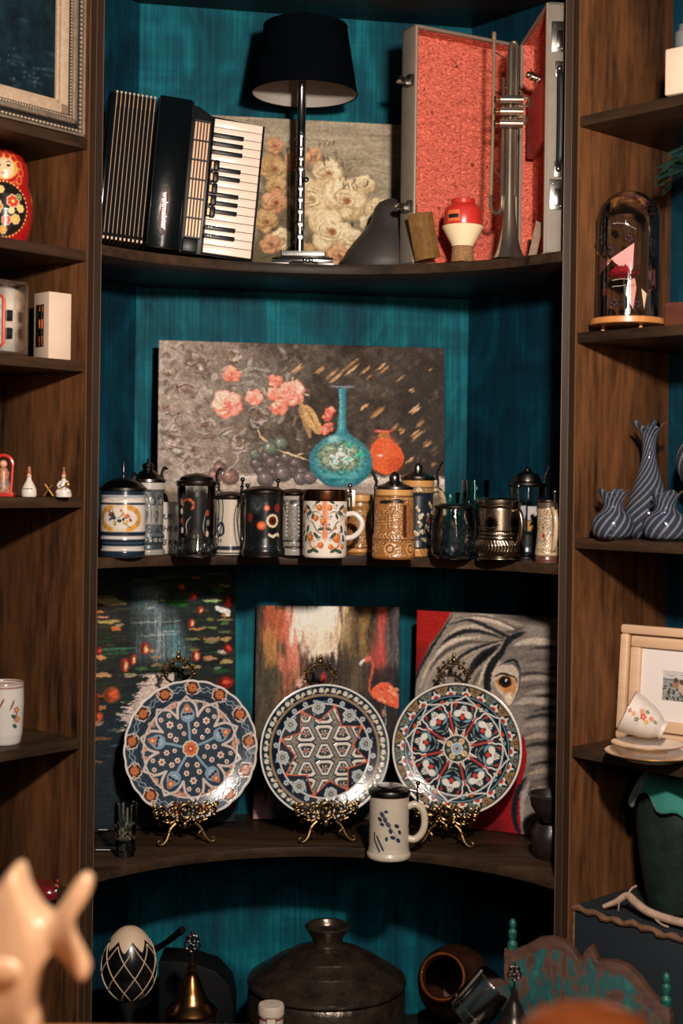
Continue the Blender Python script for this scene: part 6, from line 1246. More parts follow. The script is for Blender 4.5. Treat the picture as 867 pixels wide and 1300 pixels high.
# lattice egg on a dark turned stand
EY_ = 3.045; u = EY_ / FPX; ec = P(164, 1223, EY_); H = 47 * u; R = 34.5 * u
t = thing('lattice_egg', 'black egg with a white lattice and pointed collar on a dark turned stand', 'ornament', (ec.x, EY_, S4 + .0006))
ez = ec.z - S4
eggr = lambda z: R * math.sqrt(max(0, 1 - (z / H) ** 2)) * (1 - .13 * z / H)
part('egg', M().lathe([(max(eggr(z), .0003), ez + z) for z in np.linspace(-H, H, 40)], 56, caps=False), mat('egg_black', (8, 9, 11), .25, coat=.4), t)
WL = mat('white_enamel_line', (180, 156, 130), .5)
for s in (-1, 1):
    for k in range(8):
        q = []
        for z in np.linspace(-H * .97, H * .60, 22):
            a = 2 * PI * k / 8 + .35 + s * (z / H + 1) * .98; q.append((math.sin(a) * (eggr(z) + .0006), -math.cos(a) * (eggr(z) + .0006), ez + z))
        part('lattice_strand', M().tube(q, .0011, 6), WL, t)
nn, mm = 96, 14; V = np.zeros((mm, nn, 3))
for j in range(mm):
    for i in range(nn):
        a = 2 * PI * i / nn; low = .72 - .28 * abs(((a * 8 / (2 * PI) + .1) % 1) * 2 - 1); z = H * (1 - (1 - low) * j / (mm - 1)); rr_ = eggr(z) + .0012; V[j, i] = (math.sin(a) * rr_, -math.cos(a) * rr_, ez + z)
part('pointed_collar', grid_mesh('pointed_collar', V, np.ones((mm, nn, 4)), wrap=True, flip=True), WL, t)
part('egg_stand', M().lathe([(.0005, 0), (.040, 0), (.042, .008), (.020, .02), (.012, .05), (.012, ez - H - .03), (.022, ez - H - .01), (.024, ez - H + .006), (.015, ez - H + .004), (.0005, ez - H + .001)], 36, caps=False), mat('ebony', (16, 15, 15), .4), t)
# black iron box with a pan leaning out behind the egg
BI = mat('black_iron', (7, 9, 11), .6, 0, noise=(20, (13, 14, 16), .2), spec=.12)
xb = P(250, 1250, 3.27).x
solo('iron_box', M().prism([(-.085, 0), (.088, 0), (.088, .165), (.078, .205), (.045, .240), (-.01, .258), (-.085, .262)], -.05, .05), BI, 'black iron box with a sloping lid behind the brass-topped vessel', 'box', (xb, 3.285, S4 + .0008), bevel=.006)
hp = [P(186, 1212, 3.30), P(212, 1196, 3.24), P(232, 1180, 3.20)]
t = thing('iron_pan', 'black iron pan behind the lattice egg, handle sticking up to the right', 'pan', (P(160, 1260, 3.30).x, 3.30, S4 + .001))
b0 = t.location.copy(); pc = P(168, 1226, 3.31) - b0
part('pan_bowl', M().lathe([(.0005, 0), (.062, 0), (.080, .03), (.083, .034), (.079, .034), (.060, .006), (.0005, .006)], 48, (pc.x - .04, pc.y + .02, max(pc.z - .12, .09)), caps=False), BI, t)
part('pan_handle', M().tube([p0 - b0 for p0 in hp], [.008, .007, .0085], 12), BI, t)
part('pan_support', M().lathe([(.055, 0), (.055, max(pc.z - .12, .09))], 32, (pc.x - .04, pc.y + .02, 0)), BI, t)
# two bells / brass-lidded vessels
BRS = mat('aged_brass', (150, 108, 68), .24, 1.0, noise=(30, (96, 66, 42), .22)); DKM = mat('dark_bronze', (50, 40, 34), .3, .6, noise=(30, (26, 22, 22), .2))
def belllid(name, label, px, py_base, Y, s, metal, knot, body_to):
    u = Y / FPX * s; c = P(px, py_base, Y); t = thing(name, label, 'bell', (c.x, Y, body_to + .0006)); z0 = c.z - body_to
    part('bell_dome', M().lathe([(a * u, z0 + b * u) for a, b in [(33, 0), (34, 3), (31, 7), (25, 12), (22, 15), (21, 18), (19, 20), (16, 28), (12, 38), (8.5, 44), (7.5, 47), (6, 48), (6, 54), (5, 55), (5, 60), (3, 62), (2.4, 66), (.3, 66)]], 48, caps=False), metal, t)
    m = M().tube([(0, 0, z0 + 62 * u), (0, 0, z0 + 76 * u)], 1.6 * u, 8)
    for cx, cz, r in ((-5, 84, 5), (5, 84, 5), (0, 91, 5.5), (0, 80, 4.5), (-4, 92, 3.6), (4, 92, 3.6)): m.torus((cx * u, 0, z0 + cz * u), r * u, 1.5 * u, 18, 6, 'Y')
    m.ball((0, 0, z0 + 99 * u), 2.6 * u, 10, 8); part('knotted_handle', m, knot, t)
    part('vessel', M().lathe([(.0005, 0), (26 * u, 0), (30 * u, 8 * u), (34 * u, z0 * .5), (30 * u, z0 - 2 * u), (27 * u, z0 + 1 * u)], 40, caps=False), DKM, t)
    return t
belllid('brass_handbell', 'brass bell-shaped lid with a knotted wire handle right of the lattice egg', 243, 1284, 3.03, 1.0, BRS, DKM, S4)
belllid('bronze_handbell', 'dark bronze bell with a knotted handle in front of the turquoise headboard', 652, 1310, 2.80, .86, DKM, DKM, S4)
# white salt box
sx = P(344, 1300, 2.99)
t = thing('white_canister', 'small white round canister with a printed label in front of the pot', 'canister', (sx.x, 2.99, S4 + .0006)); u = 2.99 / FPX; zt_ = (EYE + (610 - 1276) * u) - S4
part('canister_body', M().lathe([(.0005, 0), (15 * u, 0), (15.5 * u, 2 * u), (15.5 * u, zt_ - 10 * u), (15.5 * u, zt_ - 9 * u)], 40, caps=False), mat('card_white', (176, 160, 146), .6), t)
part('canister_lid', M().lathe([(16.6 * u, zt_ - 12 * u), (16.6 * u, zt_ - 2 * u), (15.5 * u, zt_), (.3 * u, zt_ + .5 * u)], 40, caps=False), mat('card_white'), t)
part('red_band', M().lathe([(15.7 * u, zt_ - 17 * u), (15.7 * u, zt_ - 14 * u)], 40, caps=False), mat('band_red', (120, 36, 30), .5), t)
m = M(); m.add(*patch(15.6 * u, -.35, .45, zt_ - 24 * u, zt_ - 13 * u, 8, .0006)); part('paper_label', m, mat('label_pale', (196, 182, 166), .6), t)
m = M()
for a0_, a1_, z0_, z1_ in ((-.35, .45, zt_ - 13.8 * u, zt_ - 13 * u), (-.35, .45, zt_ - 24 * u, zt_ - 23.2 * u), (-.35, -.29, zt_ - 24 * u, zt_ - 13 * u), (.39, .45, zt_ - 24 * u, zt_ - 13 * u)): m.add(*patch(15.6 * u, a0_, a1_, z0_, z1_, 6, .001))
part('label_border', m, mat('label_black'), t)
# copper-mouthed jug lying tilted
COP = mat('copper_rim', (196, 112, 66), .28, 1.0, noise=(40, (150, 84, 50), .2)); JY = 3.0; jc = P(562, 1240, JY); u = JY / FPX
t = thing('copper_jug', 'tilted dark jug with an orange copper rim facing out', 'jug', (jc.x + .05, JY + .05, S4 + .001)); b0 = t.location.copy(); c0 = jc - b0
ax = Vector((-.30, -.86, .42)).normalized()
m = M(); prof = [(.0005, -.20), (.05, -.20), (.075, -.16), (.082, -.11), (.070, -.06), (.050, -.03), (.0445, -.01), (.046, 0)]
part('jug_body', M().lathe(prof, 48, c0, axis=ax, caps=False).lathe([(.0005, -.19), (.044, -.185), (.07, -.15), (.076, -.11), (.064, -.06), (.044, -.03), (.040, -.005), (.043, .001)], 48, c0, axis=ax, caps=False), mat('jug_dark_copper', (70, 40, 28), .35, .5, noise=(20, (40, 24, 20), .2)), t)
rot = Vector((0, 0, 1)).rotation_difference(ax).to_matrix().to_4x4(); m = M(); m.T = Matrix.Translation(c0) @ rot; m.torus((0, 0, .001), .0465, .0042, 48, 10); part('copper_rim', m, COP, t)
part('jug_support', M().lathe([(.0005, 0), (.055, 0), (.055, .01), (.03, .03), (.045, c0.z - .13)], 32, (.0 + c0.x + .06 * 0, c0.y + .13, 0)), DKM, t)
# shiny tin tilted beside it
tx_ = P(606, 1274, 2.86); t = thing('silver_tin', 'shiny silver round tin tipped on its side between the jug and the bronze bell', 'tin', (tx_.x + .02, 2.86, S4 + .001)); b0 = t.location.copy(); c0 = tx_ - b0
ax = Vector((.62, -.10, .72)).normalized()
m = M(); m.lathe([(.0005, -.06), (.042, -.06), (.044, -.055), (.044, .012), (.046, .014), (.046, .030), (.042, .034), (.0005, .034)], 48, c0, axis=ax * -1, caps=False); part('tin_body', m, CHROME, t)
part('tin_prop', M().lathe([(.0005, 0), (.045, 0), (.04, .02), (.03, max(c0.z - .07, .02))], 24, (c0.x + .02, c0.y + .02, 0)), DKM, t)
# carved headboard, flaking turquoise
HY_ = 2.81; u = HY_ / FPX * 1.13; 
ol = [(642, 1330), (641, 1222), (650, 1224), (660, 1218), (672, 1210), (684, 1200), (700, 1196), (716, 1198), (726, 1206), (732, 1216), (738, 1214), (742, 1202), (748, 1196), (753, 1206), (756, 1214), (764, 1212), (776, 1210), (790, 1212), (804, 1222), (818, 1240), (830, 1250), (841, 1254), (842, 1330)]
pts = [((a - 742) * u, (1330 - b) * HY_ / FPX) for a, b in ol]; zb_ = EYE + (610 - 1330) * u
X0 = P(742, 1250, HY_).x; zb_ = EYE + (610 - 1330) * HY_ / FPX; hz = zb_ - S4
t = thing('carved_headboard', 'scalloped wooden panel with flaking turquoise paint at the lower right', 'panel', (X0, HY_, S4 + .001), (0, 0, math.radians(-33)))
def flake():
    m = bpy.data.materials.new('flaking_turquoise'); m.use_nodes = True; N = m.node_tree.nodes; L = m.node_tree.links; b = N['Principled BSDF']; tc = N.new('ShaderNodeTexCoord')
    n = N.new('ShaderNodeTexNoise'); n.inputs['Scale'].default_value = 26; n.inputs['Detail'].default_value = 8; L.new(tc.outputs['Object'], n.inputs['Vector'])
    mp = N.new('ShaderNodeMapping'); mp.inputs['Scale'].default_value = (60, 10, 14); L.new(tc.outputs['Object'], mp.inputs[0]); n2 = N.new('ShaderNodeTexNoise'); n2.inputs['Scale'].default_value = 1; L.new(mp.outputs[0], n2.inputs['Vector'])
    a = N.new('ShaderNodeMath'); a.operation = 'ADD'; L.new(n.outputs[0], a.inputs[0]); L.new(n2.outputs[0], a.inputs[1])
    r = N.new('ShaderNodeValToRGB'); e = r.color_ramp.elements; e[0].position = .42; e[0].color = C(58, 36, 28); e[1].position = .62; e[1].color = C(14, 84, 78)
    for ps, c in ((.47, (78, 48, 34)), (.5, (18, 60, 60)), (.56, (12, 66, 66))): x = e.new(ps); x.color = C(*c)
    h = N.new('ShaderNodeMath'); h.operation = 'MULTIPLY'; h.inputs[1].default_value = .5; L.new(a.outputs[0], h.inputs[0]); L.new(h.outputs[0], r.inputs[0]); L.new(r.outputs[0], b.inputs['Base Color']); b.inputs['Roughness'].default_value = .7
    bp = N.new('ShaderNodeBump'); bp.inputs['Strength'].default_value = .5; bp.inputs['Distance'].default_value = .002; L.new(a.outputs[0], bp.inputs['Height']); L.new(bp.outputs[0], b.inputs['Normal']); return m
FLK = flake(); BW = mat('worn_brown_wood', (84, 52, 36), .6, noise=((20, 20, 60), (48, 30, 24), .2), bump=(80, .3))
pts = [(a, b + hz) if b > 0.001 else (a, 0) for a, b in pts]
part('scalloped_board', M().prism(pts, 0, .022), BW, t, bevel=.002)
inner = [(cx_ * .93 + (0 if cx_ < 0 else 0), max(z - .020, .02) if z > .02 else .004) for cx_, z in pts]
inner = [(a, b) for a, b in inner if True]
part('painted_field', M().prism(inner, -.004, .004), FLK, t, bevel=.001)
for a in (649, 835):
    xx = (a - 742) * u; ptop = 1184 if a < 700 else 1213; zt2 = (1330 - ptop) * HY_ / FPX + hz
    part('turned_finial', M().lathe([(r * u, zt2 + z * u) for r, z in [(3, -46), (5, -42), (4, -38), (6, -34), (6, -28), (3, -24), (5, -20), (5, -14), (2.6, -11), (4.2, -7), (4, -3), (2, 0), (.3, 1)]], 20, (xx, .011, 0)), mat('green_finial', (16, 92, 78), .5, noise=(60, (12, 58, 54), .2)), t)
    part('post', M().box((xx, .011, (zt2 - 44 * u) / 2), (14 * u, .026, zt2 - 44 * u)), BW, t, bevel=.002)
# ------------------------------------------------------------------ left bookcase: heights of its shelves
LS = [EYE + k for k in (0.71, 0.475, 0.243, -0.042, -0.548, -0.868)]
LA = math.radians(50)
# ornate picture frame, lower right corner in view
t = thing('silver_picture_frame', 'ornate silver frame around a dark teal painting, top left corner', 'picture', tuple(LW(-.020, .012, LS[0] + .004)), (0, 0, LA))
FRS = mat('frame_silver_gilt', (176, 156, 136), .35, .6, noise=(60, (140, 122, 104), .2)); FRC = mat('frame_cream', (184, 160, 136), .5, noise=(90, (160, 136, 112), .2)); FRD = mat('frame_dark', (34, 36, 36), .4, .3)
W_, H_ = .50, .42
def rail(off, wd, y0, y1, material, name, bev=.0015):
    m = M(); o = off
    for (x0, x1, z0, z1) in ((-W_ + o, -o, o, o + wd), (-W_ + o, -o, H_ - o - wd, H_ - o), (-o - wd, -o, o, H_ - o), (-W_ + o, -W_ + o + wd, o, H_ - o)): m.box(((x0 + x1) / 2, (y0 + y1) / 2, (z0 + z1) / 2), (x1 - x0, y1 - y0, z1 - z0))
    return part(name, m, material, t, bevel=bev)
rail(0, .006, -.004, .03, FRS, 'outer_rail'); rail(.006, .011, .002, .03, FRD, 'dark_groove'); rail(.017, .005, .006, .03, FRD, 'inner_groove'); rail(.022, .012, -.006, .03, FRS, 'silver_rail', .004); rail(.034, .006, .002, .03, FRD, 'bead_groove'); rail(.040, .022, .002, .03, FRC, 'cream_liner', .003); rail(.062, .006, .008, .03, FRC, 'inner_bevel')
for o, r, y in ((.011, .0036, .001), (.0365, .0026, .001)):
    m = M(); z = o
    while z < H_ - o: m.ball((-o, y, z), (r, r, r * 1.25), 8, 6); z += r * 2.6
    x = -o
    while x > -W_ + o: m.ball((x, y, o), (r * 1.25, r, r), 8, 6); x -= r * 2.6
    b = part('beading', m, FRS, t); b['kind'] = 'stuff'
p = Paint(180, 190, 1.2, (14, 34, 42), 0, 0); p.wash((30, 10), 30, 301, (.5, 1, 1)); p.wash((8, 3), 18, 302, (.6, 1, 1))
for k in range(120): x, y = rg.uniform(0, 180), rg.uniform(0, 190); p.curve([(x, y), (x + rg.uniform(6, 20), y + rg.uniform(-3, 3))], rg.uniform(1.5, 5), rg.choice([(16, 62, 60), (12, 24, 34), (30, 50, 58), (60, 78, 82)]), .45, soft=2)
for k in range(30): x, y = rg.uniform(90, 180), rg.uniform(130, 190); p.ell(x, y, .8, 1.2, (120, 140, 144), 0, .5, .6)
X = np.linspace(-W_ + .066, -.066, p.nx); Z = np.linspace(H_ - .066, .066, p.ny); V = np.zeros((p.ny, p.nx, 3)); V[..., 0] = X[None]; V[..., 2] = Z[:, None]; V[..., 1] = .014
YY, XX = np.mgrid[0:p.ny, 0:p.nx] / p.res; part('painting', grid_mesh('painting', V, p.sample(XX, YY), flip=True), vcmat('oil_paint'), t)
part('backing_board', M().box((-W_ / 2, .024, H_ / 2), (W_ - .012, .01, H_ - .012)), FRD, t)
# nesting doll
DY = 2.95; u = DY / FPX; c = P(2, 300, DY)
p = Paint(2 * PI * 38, 122, 1.4, (176, 26, 30), -PI * 38, -122); p.al[:] = 1
p.ell(0, -96, 22, 17, (226, 180, 96), 0, .1); p.ell(0, -96, 18, 14, (232, 200, 160), 0, .1); p.ell(7, -97, 3, 1.6, (40, 36, 40)); p.ell(-7, -97, 3, 1.6, (40, 36, 40)); p.curve([(-4, -88), (0, -87), (4, -88)], 1.6, (170, 40, 40)); p.curve([(3, -101), (8, -102.5), (12, -100)], 1.2, (60, 40, 30)); p.curve([(12, -108), (17, -98), (15, -86)], 4, (214, 168, 70))
for k in range(14): a = 2 * PI * k / 14; p.ell(math.cos(a) * 27, -90 + math.sin(a) * 22, 5, 5, (196, 46, 40), 0, .1); p.ring(math.cos(a) * 27, -90 + math.sin(a) * 22, 5, 1.2, (226, 150, 60))
p.ell(0, -42, 32, 34, (34, 26, 22), 0, .08)
for k in range(40): a = 2 * PI * k / 40; p.ell(math.cos(a) * 33, -42 + math.sin(a) * 35, 1.4, 1.4, (236, 190, 96))
for x, y, r, c_ in ((12, -52, 8, (206, 60, 40)), (-10, -44, 9, (220, 120, 50)), (16, -30, 6, (230, 180, 90)), (-14, -60, 6, (230, 200, 140)), (4, -28, 6, (190, 40, 40)), (-4, -66, 5, (240, 210, 120)), (22, -44, 5, (240, 200, 110)), (20, -58, 4, (70, 110, 60)), (0, -16, 5, (226, 150, 60)), (10, -40, 4, (250, 220, 160))): floret(p, x, y, r, 7, c_, (240, 210, 120), (250, 225, 180))
for s in (-52, 52): floret(p, s, -60, 9, 7, (220, 120, 50), (240, 200, 100))
t = thing('nesting_doll', 'red painted wooden nesting doll with a flowered apron', 'doll', (c.x, DY, LS[1] + .0008), (0, 0, math.radians(16)))
part('body', painted_lathe([(27, 0), (30, 3), (36, 20), (39, 42), (37.5, 62), (33, 76), (32.5, 80), (33, 92), (31, 104), (25, 114), (14, 120), (.4, 122)], p, 38, u, 0, tile=1), vcmat('doll_lacquer', .2, coat=.6), t)
part('foot', M().lathe([(.0005, .0005), (27 * u, .0005), (27 * u, .002)], 32, caps=False), mat('red_lacquer'), t)
# white display box with an orange window
t = thing('white_display_box', 'white display box with a copper toned slot window', 'box', (-.607 - .056 * .7071, 2.928 + .056 * .7071, LS[2] + .0008), (0, 0, math.radians(-45)))
WB = mat('warm_white_board', (206, 182, 160), .7, noise=(20, (196, 170, 148), .25))
part('box_shell', M().box((.028, .0275, .069), (.056, .055, .138)), WB, t, bevel=.0015)
part('window_recess', M().box((.024, -.0004, .069), (.028, .001, .088)), mat('recess_dark', (50, 22, 18), .5), t)
part('copper_strip', M().box((.021, -.0018, .069), (.010, .003, .084)), COP, t, bevel=.001)
part('copper_strip', M().box((.0335, -.0018, .069), (.004, .003, .084)), COP, t, bevel=.001)
for z in (.055, .090): part('black_clip', M().box((.032, -.003, z), (.008, .004, .016)), BLACK, t, bevel=.0008)
c2 = LW(-.205, .030, LS[2] + .0008)
t = thing('framed_photo_block', 'silver-edged shadow box with a red-rimmed picture in front of the white box', 'photo frame', tuple(P(36, 450, 2.878).xy) + (LS[2] + .0008,), (0, 0, LA))
ag = mat('aged_silver_edge', (150, 124, 104), .35, .8, noise=(60, (90, 74, 62), .25))
m = M(); w_, h_ = .130, .148
for b in (((-w_ / 2, .03, .003), (w_, .06, .006)), ((-w_ / 2, .03, h_ - .003), (w_, .06, .006)), ((-.003, .03, h_ / 2), (.006, .06, h_)), ((-w_ + .003, .03, h_ / 2), (.006, .06, h_))): m.box(*b)
part('box_frame', m, ag, t, bevel=.001)
part('silver_panel', M().box((-w_ / 2, .040, h_ / 2), (w_ - .012, .004, h_ - .012)), mat('panel_silver', (128, 134, 134), .35, .7, noise=(10, (196, 196, 190), .3)), t)
m = M().tube([(-w_ + .02, .035, .02), (-.042, .035, .02), (-.036, .035, .026), (-.036, .035, .112), (-.042, .035, .12), (-w_ + .02, .035, .12)], .0035, 8, closed=True); part('red_rim', m, mat('coral_rim', (186, 66, 44), .35, .2), t)
part('picture_card', M().box((-.075, .037, .07), (.07, .002, .094)), mat('pale_card', (196, 190, 180), .6, noise=(60, (90, 110, 100), .25)), t)
for z in (.046, .082): part('black_clip', M().box((-.022, .034, z), (.012, .006, .022)), BLACK, t, bevel=.001)
# figurines
POR = mat('porcelain', (206, 194, 184), .2, coat=.4); GILT = mat('gilding', (176, 128, 66), .3, .8); BRN = mat('brown_glaze', (130, 72, 46), .4)
def at(px, Y, z): q = P(px, 600, Y); return (q.x, Y, z + .0006)
Y_ = 2.90; u = Y_ / FPX
t = thing('bottle_figurine', 'small white bottle-shaped figurine with a brown cap', 'figurine', at(37, Y_, LS[3]))
L_ = lambda *a: [(r * u, z * u) for r, z in a]
part('robe', M().lathe(L_((.2, 0), (9, 0), (9.8, 2), (9.5, 9), (7, 15), (4, 20), (2.6, 24), (3.2, 26), (2.4, 29), (.2, 29.5)), 28, caps=False), POR, t)
part('cap', M().lathe(L_((2.8, 29), (3, 31), (2.2, 38), (.2, 38.6)), 20, caps=False), BRN, t); part('face', M().ball((0, -1 * u, 27 * u), 2.9 * u, 12, 8), mat('face_tone', (206, 150, 120), .5), t)
part('belt', M().torus((0, 0, 10 * u), 9.2 * u, .5 * u, 24, 6, 'Z', (math.radians(230), math.radians(310))), BLACK, t)
t = thing('seated_figurine', 'small white seated figurine with gilt trim playing an instrument', 'figurine', at(81, Y_ + .03, LS[3]))
part('gown', M().lathe(L_((.2, 0), (10, 0), (10.5, 3), (9, 9), (5, 12), (4.6, 18), (3, 22), (2.3, 24), (.2, 24.3)), 28, caps=False), POR, t)
part('knee', M().ball((5 * u, -5 * u, 7 * u), (4.5 * u, 4 * u, 4.5 * u), 12, 8), POR, t); part('knee', M().ball((-5 * u, -5 * u, 6.5 * u), (4.5 * u, 4 * u, 4 * u), 12, 8), POR, t)
part('head', M().ball((0, -.5 * u, 27 * u), 3 * u, 12, 8), mat('face_tone'), t); part('hat', M().lathe(L_((3.2, 29), (3, 31), (1.4, 34), (1.2, 38), (.2, 38.5)), 20, caps=False), BRN, t)
part('instrument', M().ball((6 * u, -7 * u, 16 * u), (3.6 * u, 2 * u, 3 * u), 12, 8).tube([(4 * u, -7 * u, 15 * u), (-8 * u, -7 * u, 8 * u)], .8 * u, 8), GILT, t)
part('arm', M().tube([(4 * u, 0, 20 * u), (7 * u, -4 * u, 17 * u), (5 * u, -7 * u, 16 * u)], 1.5 * u, 8), POR, t); part('arm', M().tube([(-4 * u, 0, 20 * u), (-7 * u, -3 * u, 15 * u), (-4 * u, -7 * u, 11 * u)], 1.5 * u, 8), POR, t)
t = thing('brass_cross_stand', 'tiny brass folding X-shaped stand between the two white figurines', 'stand', at(62, Y_ + .01, LS[3]))
for s in (-1, 1):
    for y in (-2, 2): part('strut', M().tube([(s * 6 * u, y * u, 1 * u), (-s * 4.5 * u, y * u, 16 * u)], .8 * u, 6), GILT, t)
t = thing('painted_figurine', 'small colourful figurine in a red arch on a red base', 'figurine', at(4, Y_ - .02, LS[3]))
part('base', M().box((0, 0, 2.5 * u), (28 * u, 16 * u, 5 * u)), mat('red_lacquer'), t, bevel=.001); part('arch', M().torus((0, 0, 40 * u), 12 * u, 2.2 * u, 20, 8, 'Y', (0, PI)).tube([(12 * u, 0, 40 * u), (10 * u, 0, 5 * u)], 1.6 * u, 8).tube([(-12 * u, 0, 40 * u), (-10 * u, 0, 5 * u)], 1.6 * u, 8), mat('red_lacquer'), t)
part('robe', M().lathe(L_((.2, 5), (9, 5), (10, 12), (7, 22), (8, 30), (5, 36), (.2, 37)), 20, caps=False), mat('figure_robe', (60, 90, 100), .4, noise=(140, (190, 110, 60), .1)), t); part('head', M().ball((0, 0, 41 * u), 5 * u, 12, 8), mat('face_tone'), t)
# mug on the fifth shelf
Y_ = 2.92; u = Y_ / FPX; p = MP(26, 78, (200, 192, 184), 2.0); p.field((120, 70, 56), -60, -73, 60, -71, .8, .8); p.field((120, 70, 56), -60, -77, 60, -75, .8, .6)
for x, y, a in ((18, -50, 1.0), (24, -36, .9), (4, -52, -.8), (-10, -30, .6)): p.curve([(x - 4, y + 6), (x, y - 2), (x + 4 * math.cos(a), y - 8)], 2.2, (110, 60, 44))
for x, y in ((24, -44), (26, -32), (-20, -46)): floret(p, x, y, 5, 5, (176, 92, 70), (206, 170, 90)); p.ell(x - 4, y + 8, 4, 2.4, (50, 80, 72), .6, .2)
x_ = P(4, 930, Y_).x
t = thing('white_flowered_mug', 'white straight mug with painted sprigs and a brown rim line on the left', 'mug', (x_, Y_, LS[4] + .0006))
part('body', painted_lathe([(21, 0), (22, 2), (24, 12), (25.5, 50), (25, 76), (24, 78), (23, 76), (22, 10)], p, 26, u, 0), GLZ, t); part('inside_bottom', M().lathe([(.0005, 10 * u), (22 * u, 10 * u)], 32, caps=False), mat('white_glaze'), t)
# little dark red car
Y_ = 2.88; u = Y_ / FPX; x_ = P(34, 1115, Y_).x; t = thing('toy_car', 'small dark red vintage toy car with chrome bumper', 'toy car', (x_, Y_, LS[5] + .0006), (0, 0, math.radians(12)))
RED = mat('car_red', (96, 18, 24), .2, coat=.8)
part('body', M().prism([(-40, 8), (-40, 20), (-34, 27), (-8, 29), (14, 28), (32, 25), (37, 20), (37, 9), (24, 7), (-28, 7)], -15, 15), RED, t)
bpy.data.objects[t.children[0].name].scale = (u, u, u)
for s in (-1, 1): o = part('fender', M().ball((26 * u, s * 15 * u, 14 * u), (12 * u, 4 * u, 8 * u), 14, 8), RED, t); o = part('fender', M().ball((-24 * u, s * 15 * u, 14 * u), (13 * u, 4 * u, 9 * u), 14, 8), RED, t)
for xx in (-24, 24):
    for s in (-1, 1): w1 = part('wheel', M().cyl((xx * u, s * 13 * u, 8 * u), (xx * u, s * 17.5 * u, 8 * u), 8 * u, 20), BLACK, t); part('hubcap', M().cyl((xx * u, s * 17 * u, 8 * u), (xx * u, s * 18.5 * u, 8 * u), 4 * u, 16), CHROME, w1)
part('windscreen', M().box((4 * u, 0, 33 * u), (1 * u, 24 * u, 10 * u), (0, -.3, 0)), GLS, t); part('windscreen_frame', M().tube([(5 * u, -12 * u, 28 * u), (3 * u, -12 * u, 38 * u), (3 * u, 12 * u, 38 * u), (5 * u, 12 * u, 28 * u)], .9 * u, 6).tube([(4 * u, 0, 28 * u), (3 * u, 0, 38 * u)], .6 * u, 6), CHROME, t)
part('bumper', M().tube([(36 * u, -17 * u, 10 * u), (41 * u, -12 * u, 10 * u), (41 * u, 12 * u, 10 * u), (36 * u, 17 * u, 10 * u)], 2 * u, 8), CHROME, t); part('grille', M().box((38 * u, 0, 17 * u), (2 * u, 18 * u, 8 * u)), CHROME, t, bevel=.0005)
for s in (-1, 1): part('headlamp', M().ball((36 * u, s * 12 * u, 19 * u), 3.6 * u, 12, 8), CHROME, t); part('lamp_lens', M().ball((38.5 * u, s * 12 * u, 25 * u), (1.5 * u, 3 * u, 2.2 * u), 10, 6), mat('tail_red', (190, 30, 26), .2), t)
part('seat', M().box((-12 * u, 0, 29 * u), (14 * u, 22 * u, 6 * u)), mat('seat_cream', (150, 120, 96), .6), t, bevel=.001)
# ------------------------------------------------------------------ right bookcase
RS = [EYE + k for k in (0.771, 0.317, -0.114, -0.552)]
RA = math.radians(-47)
# glass dome with a rose
DY = 2.965; u = DY / FPX; c = P(796, 410, DY); q = c
t = thing('glass_dome', 'glass cloche over a red rose on a round bamboo base', 'cloche', (c.x, DY, RS[1] + .0006)); BAM = mat('bamboo', (190, 128, 70), .4, noise=((40, 40, 4), (166, 104, 54), .2), coat=.2)
for k in range(3): a = 2 * PI * k / 3 + .4; part('foot', M().lathe([(.0042, 0), (.0050, .003), (.0032, .008), (.0046, .012)], 16, (math.sin(a) * 30 * u, -math.cos(a) * 30 * u, 0)), BAM, t)
part('base', M().lathe([(.0005, .0118), (45 * u, .0118), (47 * u, .0135), (47 * u, .0245), (45.5 * u, .026), (.0005, .026)], 64, caps=False), BAM, t)
z0 = .0265; zt = (EYE + (610 - 240) * u) - RS[1] - .0006; zt = (EYE + (610 + (796 - CX) * sr - 243) * u) - RS[1]
R = 39 * u; cyl = zt - R * .95
dome = [(R, z0)] + [(R, z0 + (cyl - z0) * k / 6) for k in range(1, 7)] + [(R * math.cos(a), cyl + R * .95 * math.sin(a)) for a in np.linspace(.12, PI / 2 - .02, 14)]
DG = glass('dome_glass', (250, 251, 251), 1.0, .035, 1.5)
part('glass_cover', M().lathe(dome, 64, caps=False), DG, t); part('glass_rim', M().torus((0, 0, z0 + .001), R, .0012, 64, 6), DG, t)
part('cylinder_joint', M().torus((0, 0, cyl), R, .0005, 64, 5), DG, t)
ros = M(); PT = mat('rose_petals', (150, 16, 26), .5, noise=(40, (110, 10, 18), .2))
rz = z0 + (zt - z0) * .36; rs = part('rose_head', M().ball((-.014, -.010, rz), (.017, .017, .014), 16, 10), PT, t)
for ring_, n, rr_, tilt in ((0, 5, .018, .3), (1, 7, .030, .75), (2, 9, .042, 1.1)):
    for k in range(n):
        a = 2 * PI * k / n + ring_ * .4; V = []; F = []; nn = 7
        for i in range(nn):
            for j in range(nn):
                s, v = i / (nn - 1) * 2 - 1, j / (nn - 1); wdt = .020 * math.sin(PI * (.15 + .8 * v)) ; ra = rr_ * .5 + v * math.sin(tilt) * .018 ; zz = v * math.cos(tilt) * .026 - s * s * .002 + .002 * math.cos(v * 5)
                ca, sa = math.cos(a + s * wdt / max(ra, .008) * .7), math.sin(a + s * wdt / max(ra, .008) * .7); V.append((-.014 + ca * ra, -.010 + sa * ra, rz - .010 + zz))
        for i in range(nn - 1):
            for j in range(nn - 1): F.append((i * nn + j, (i + 1) * nn + j, (i + 1) * nn + j + 1, i * nn + j + 1))
        part('petal', M().add(V, F), PT, rs)
part('stem', M().tube([(-.004, 0, z0), (-.006, -.004, z0 + .03), (-.010, -.008, rz)], .0014, 8), mat('stem_green', (30, 50, 34), .5), t)
PKP = mat('pink_paper', (206, 140, 134), .6); 
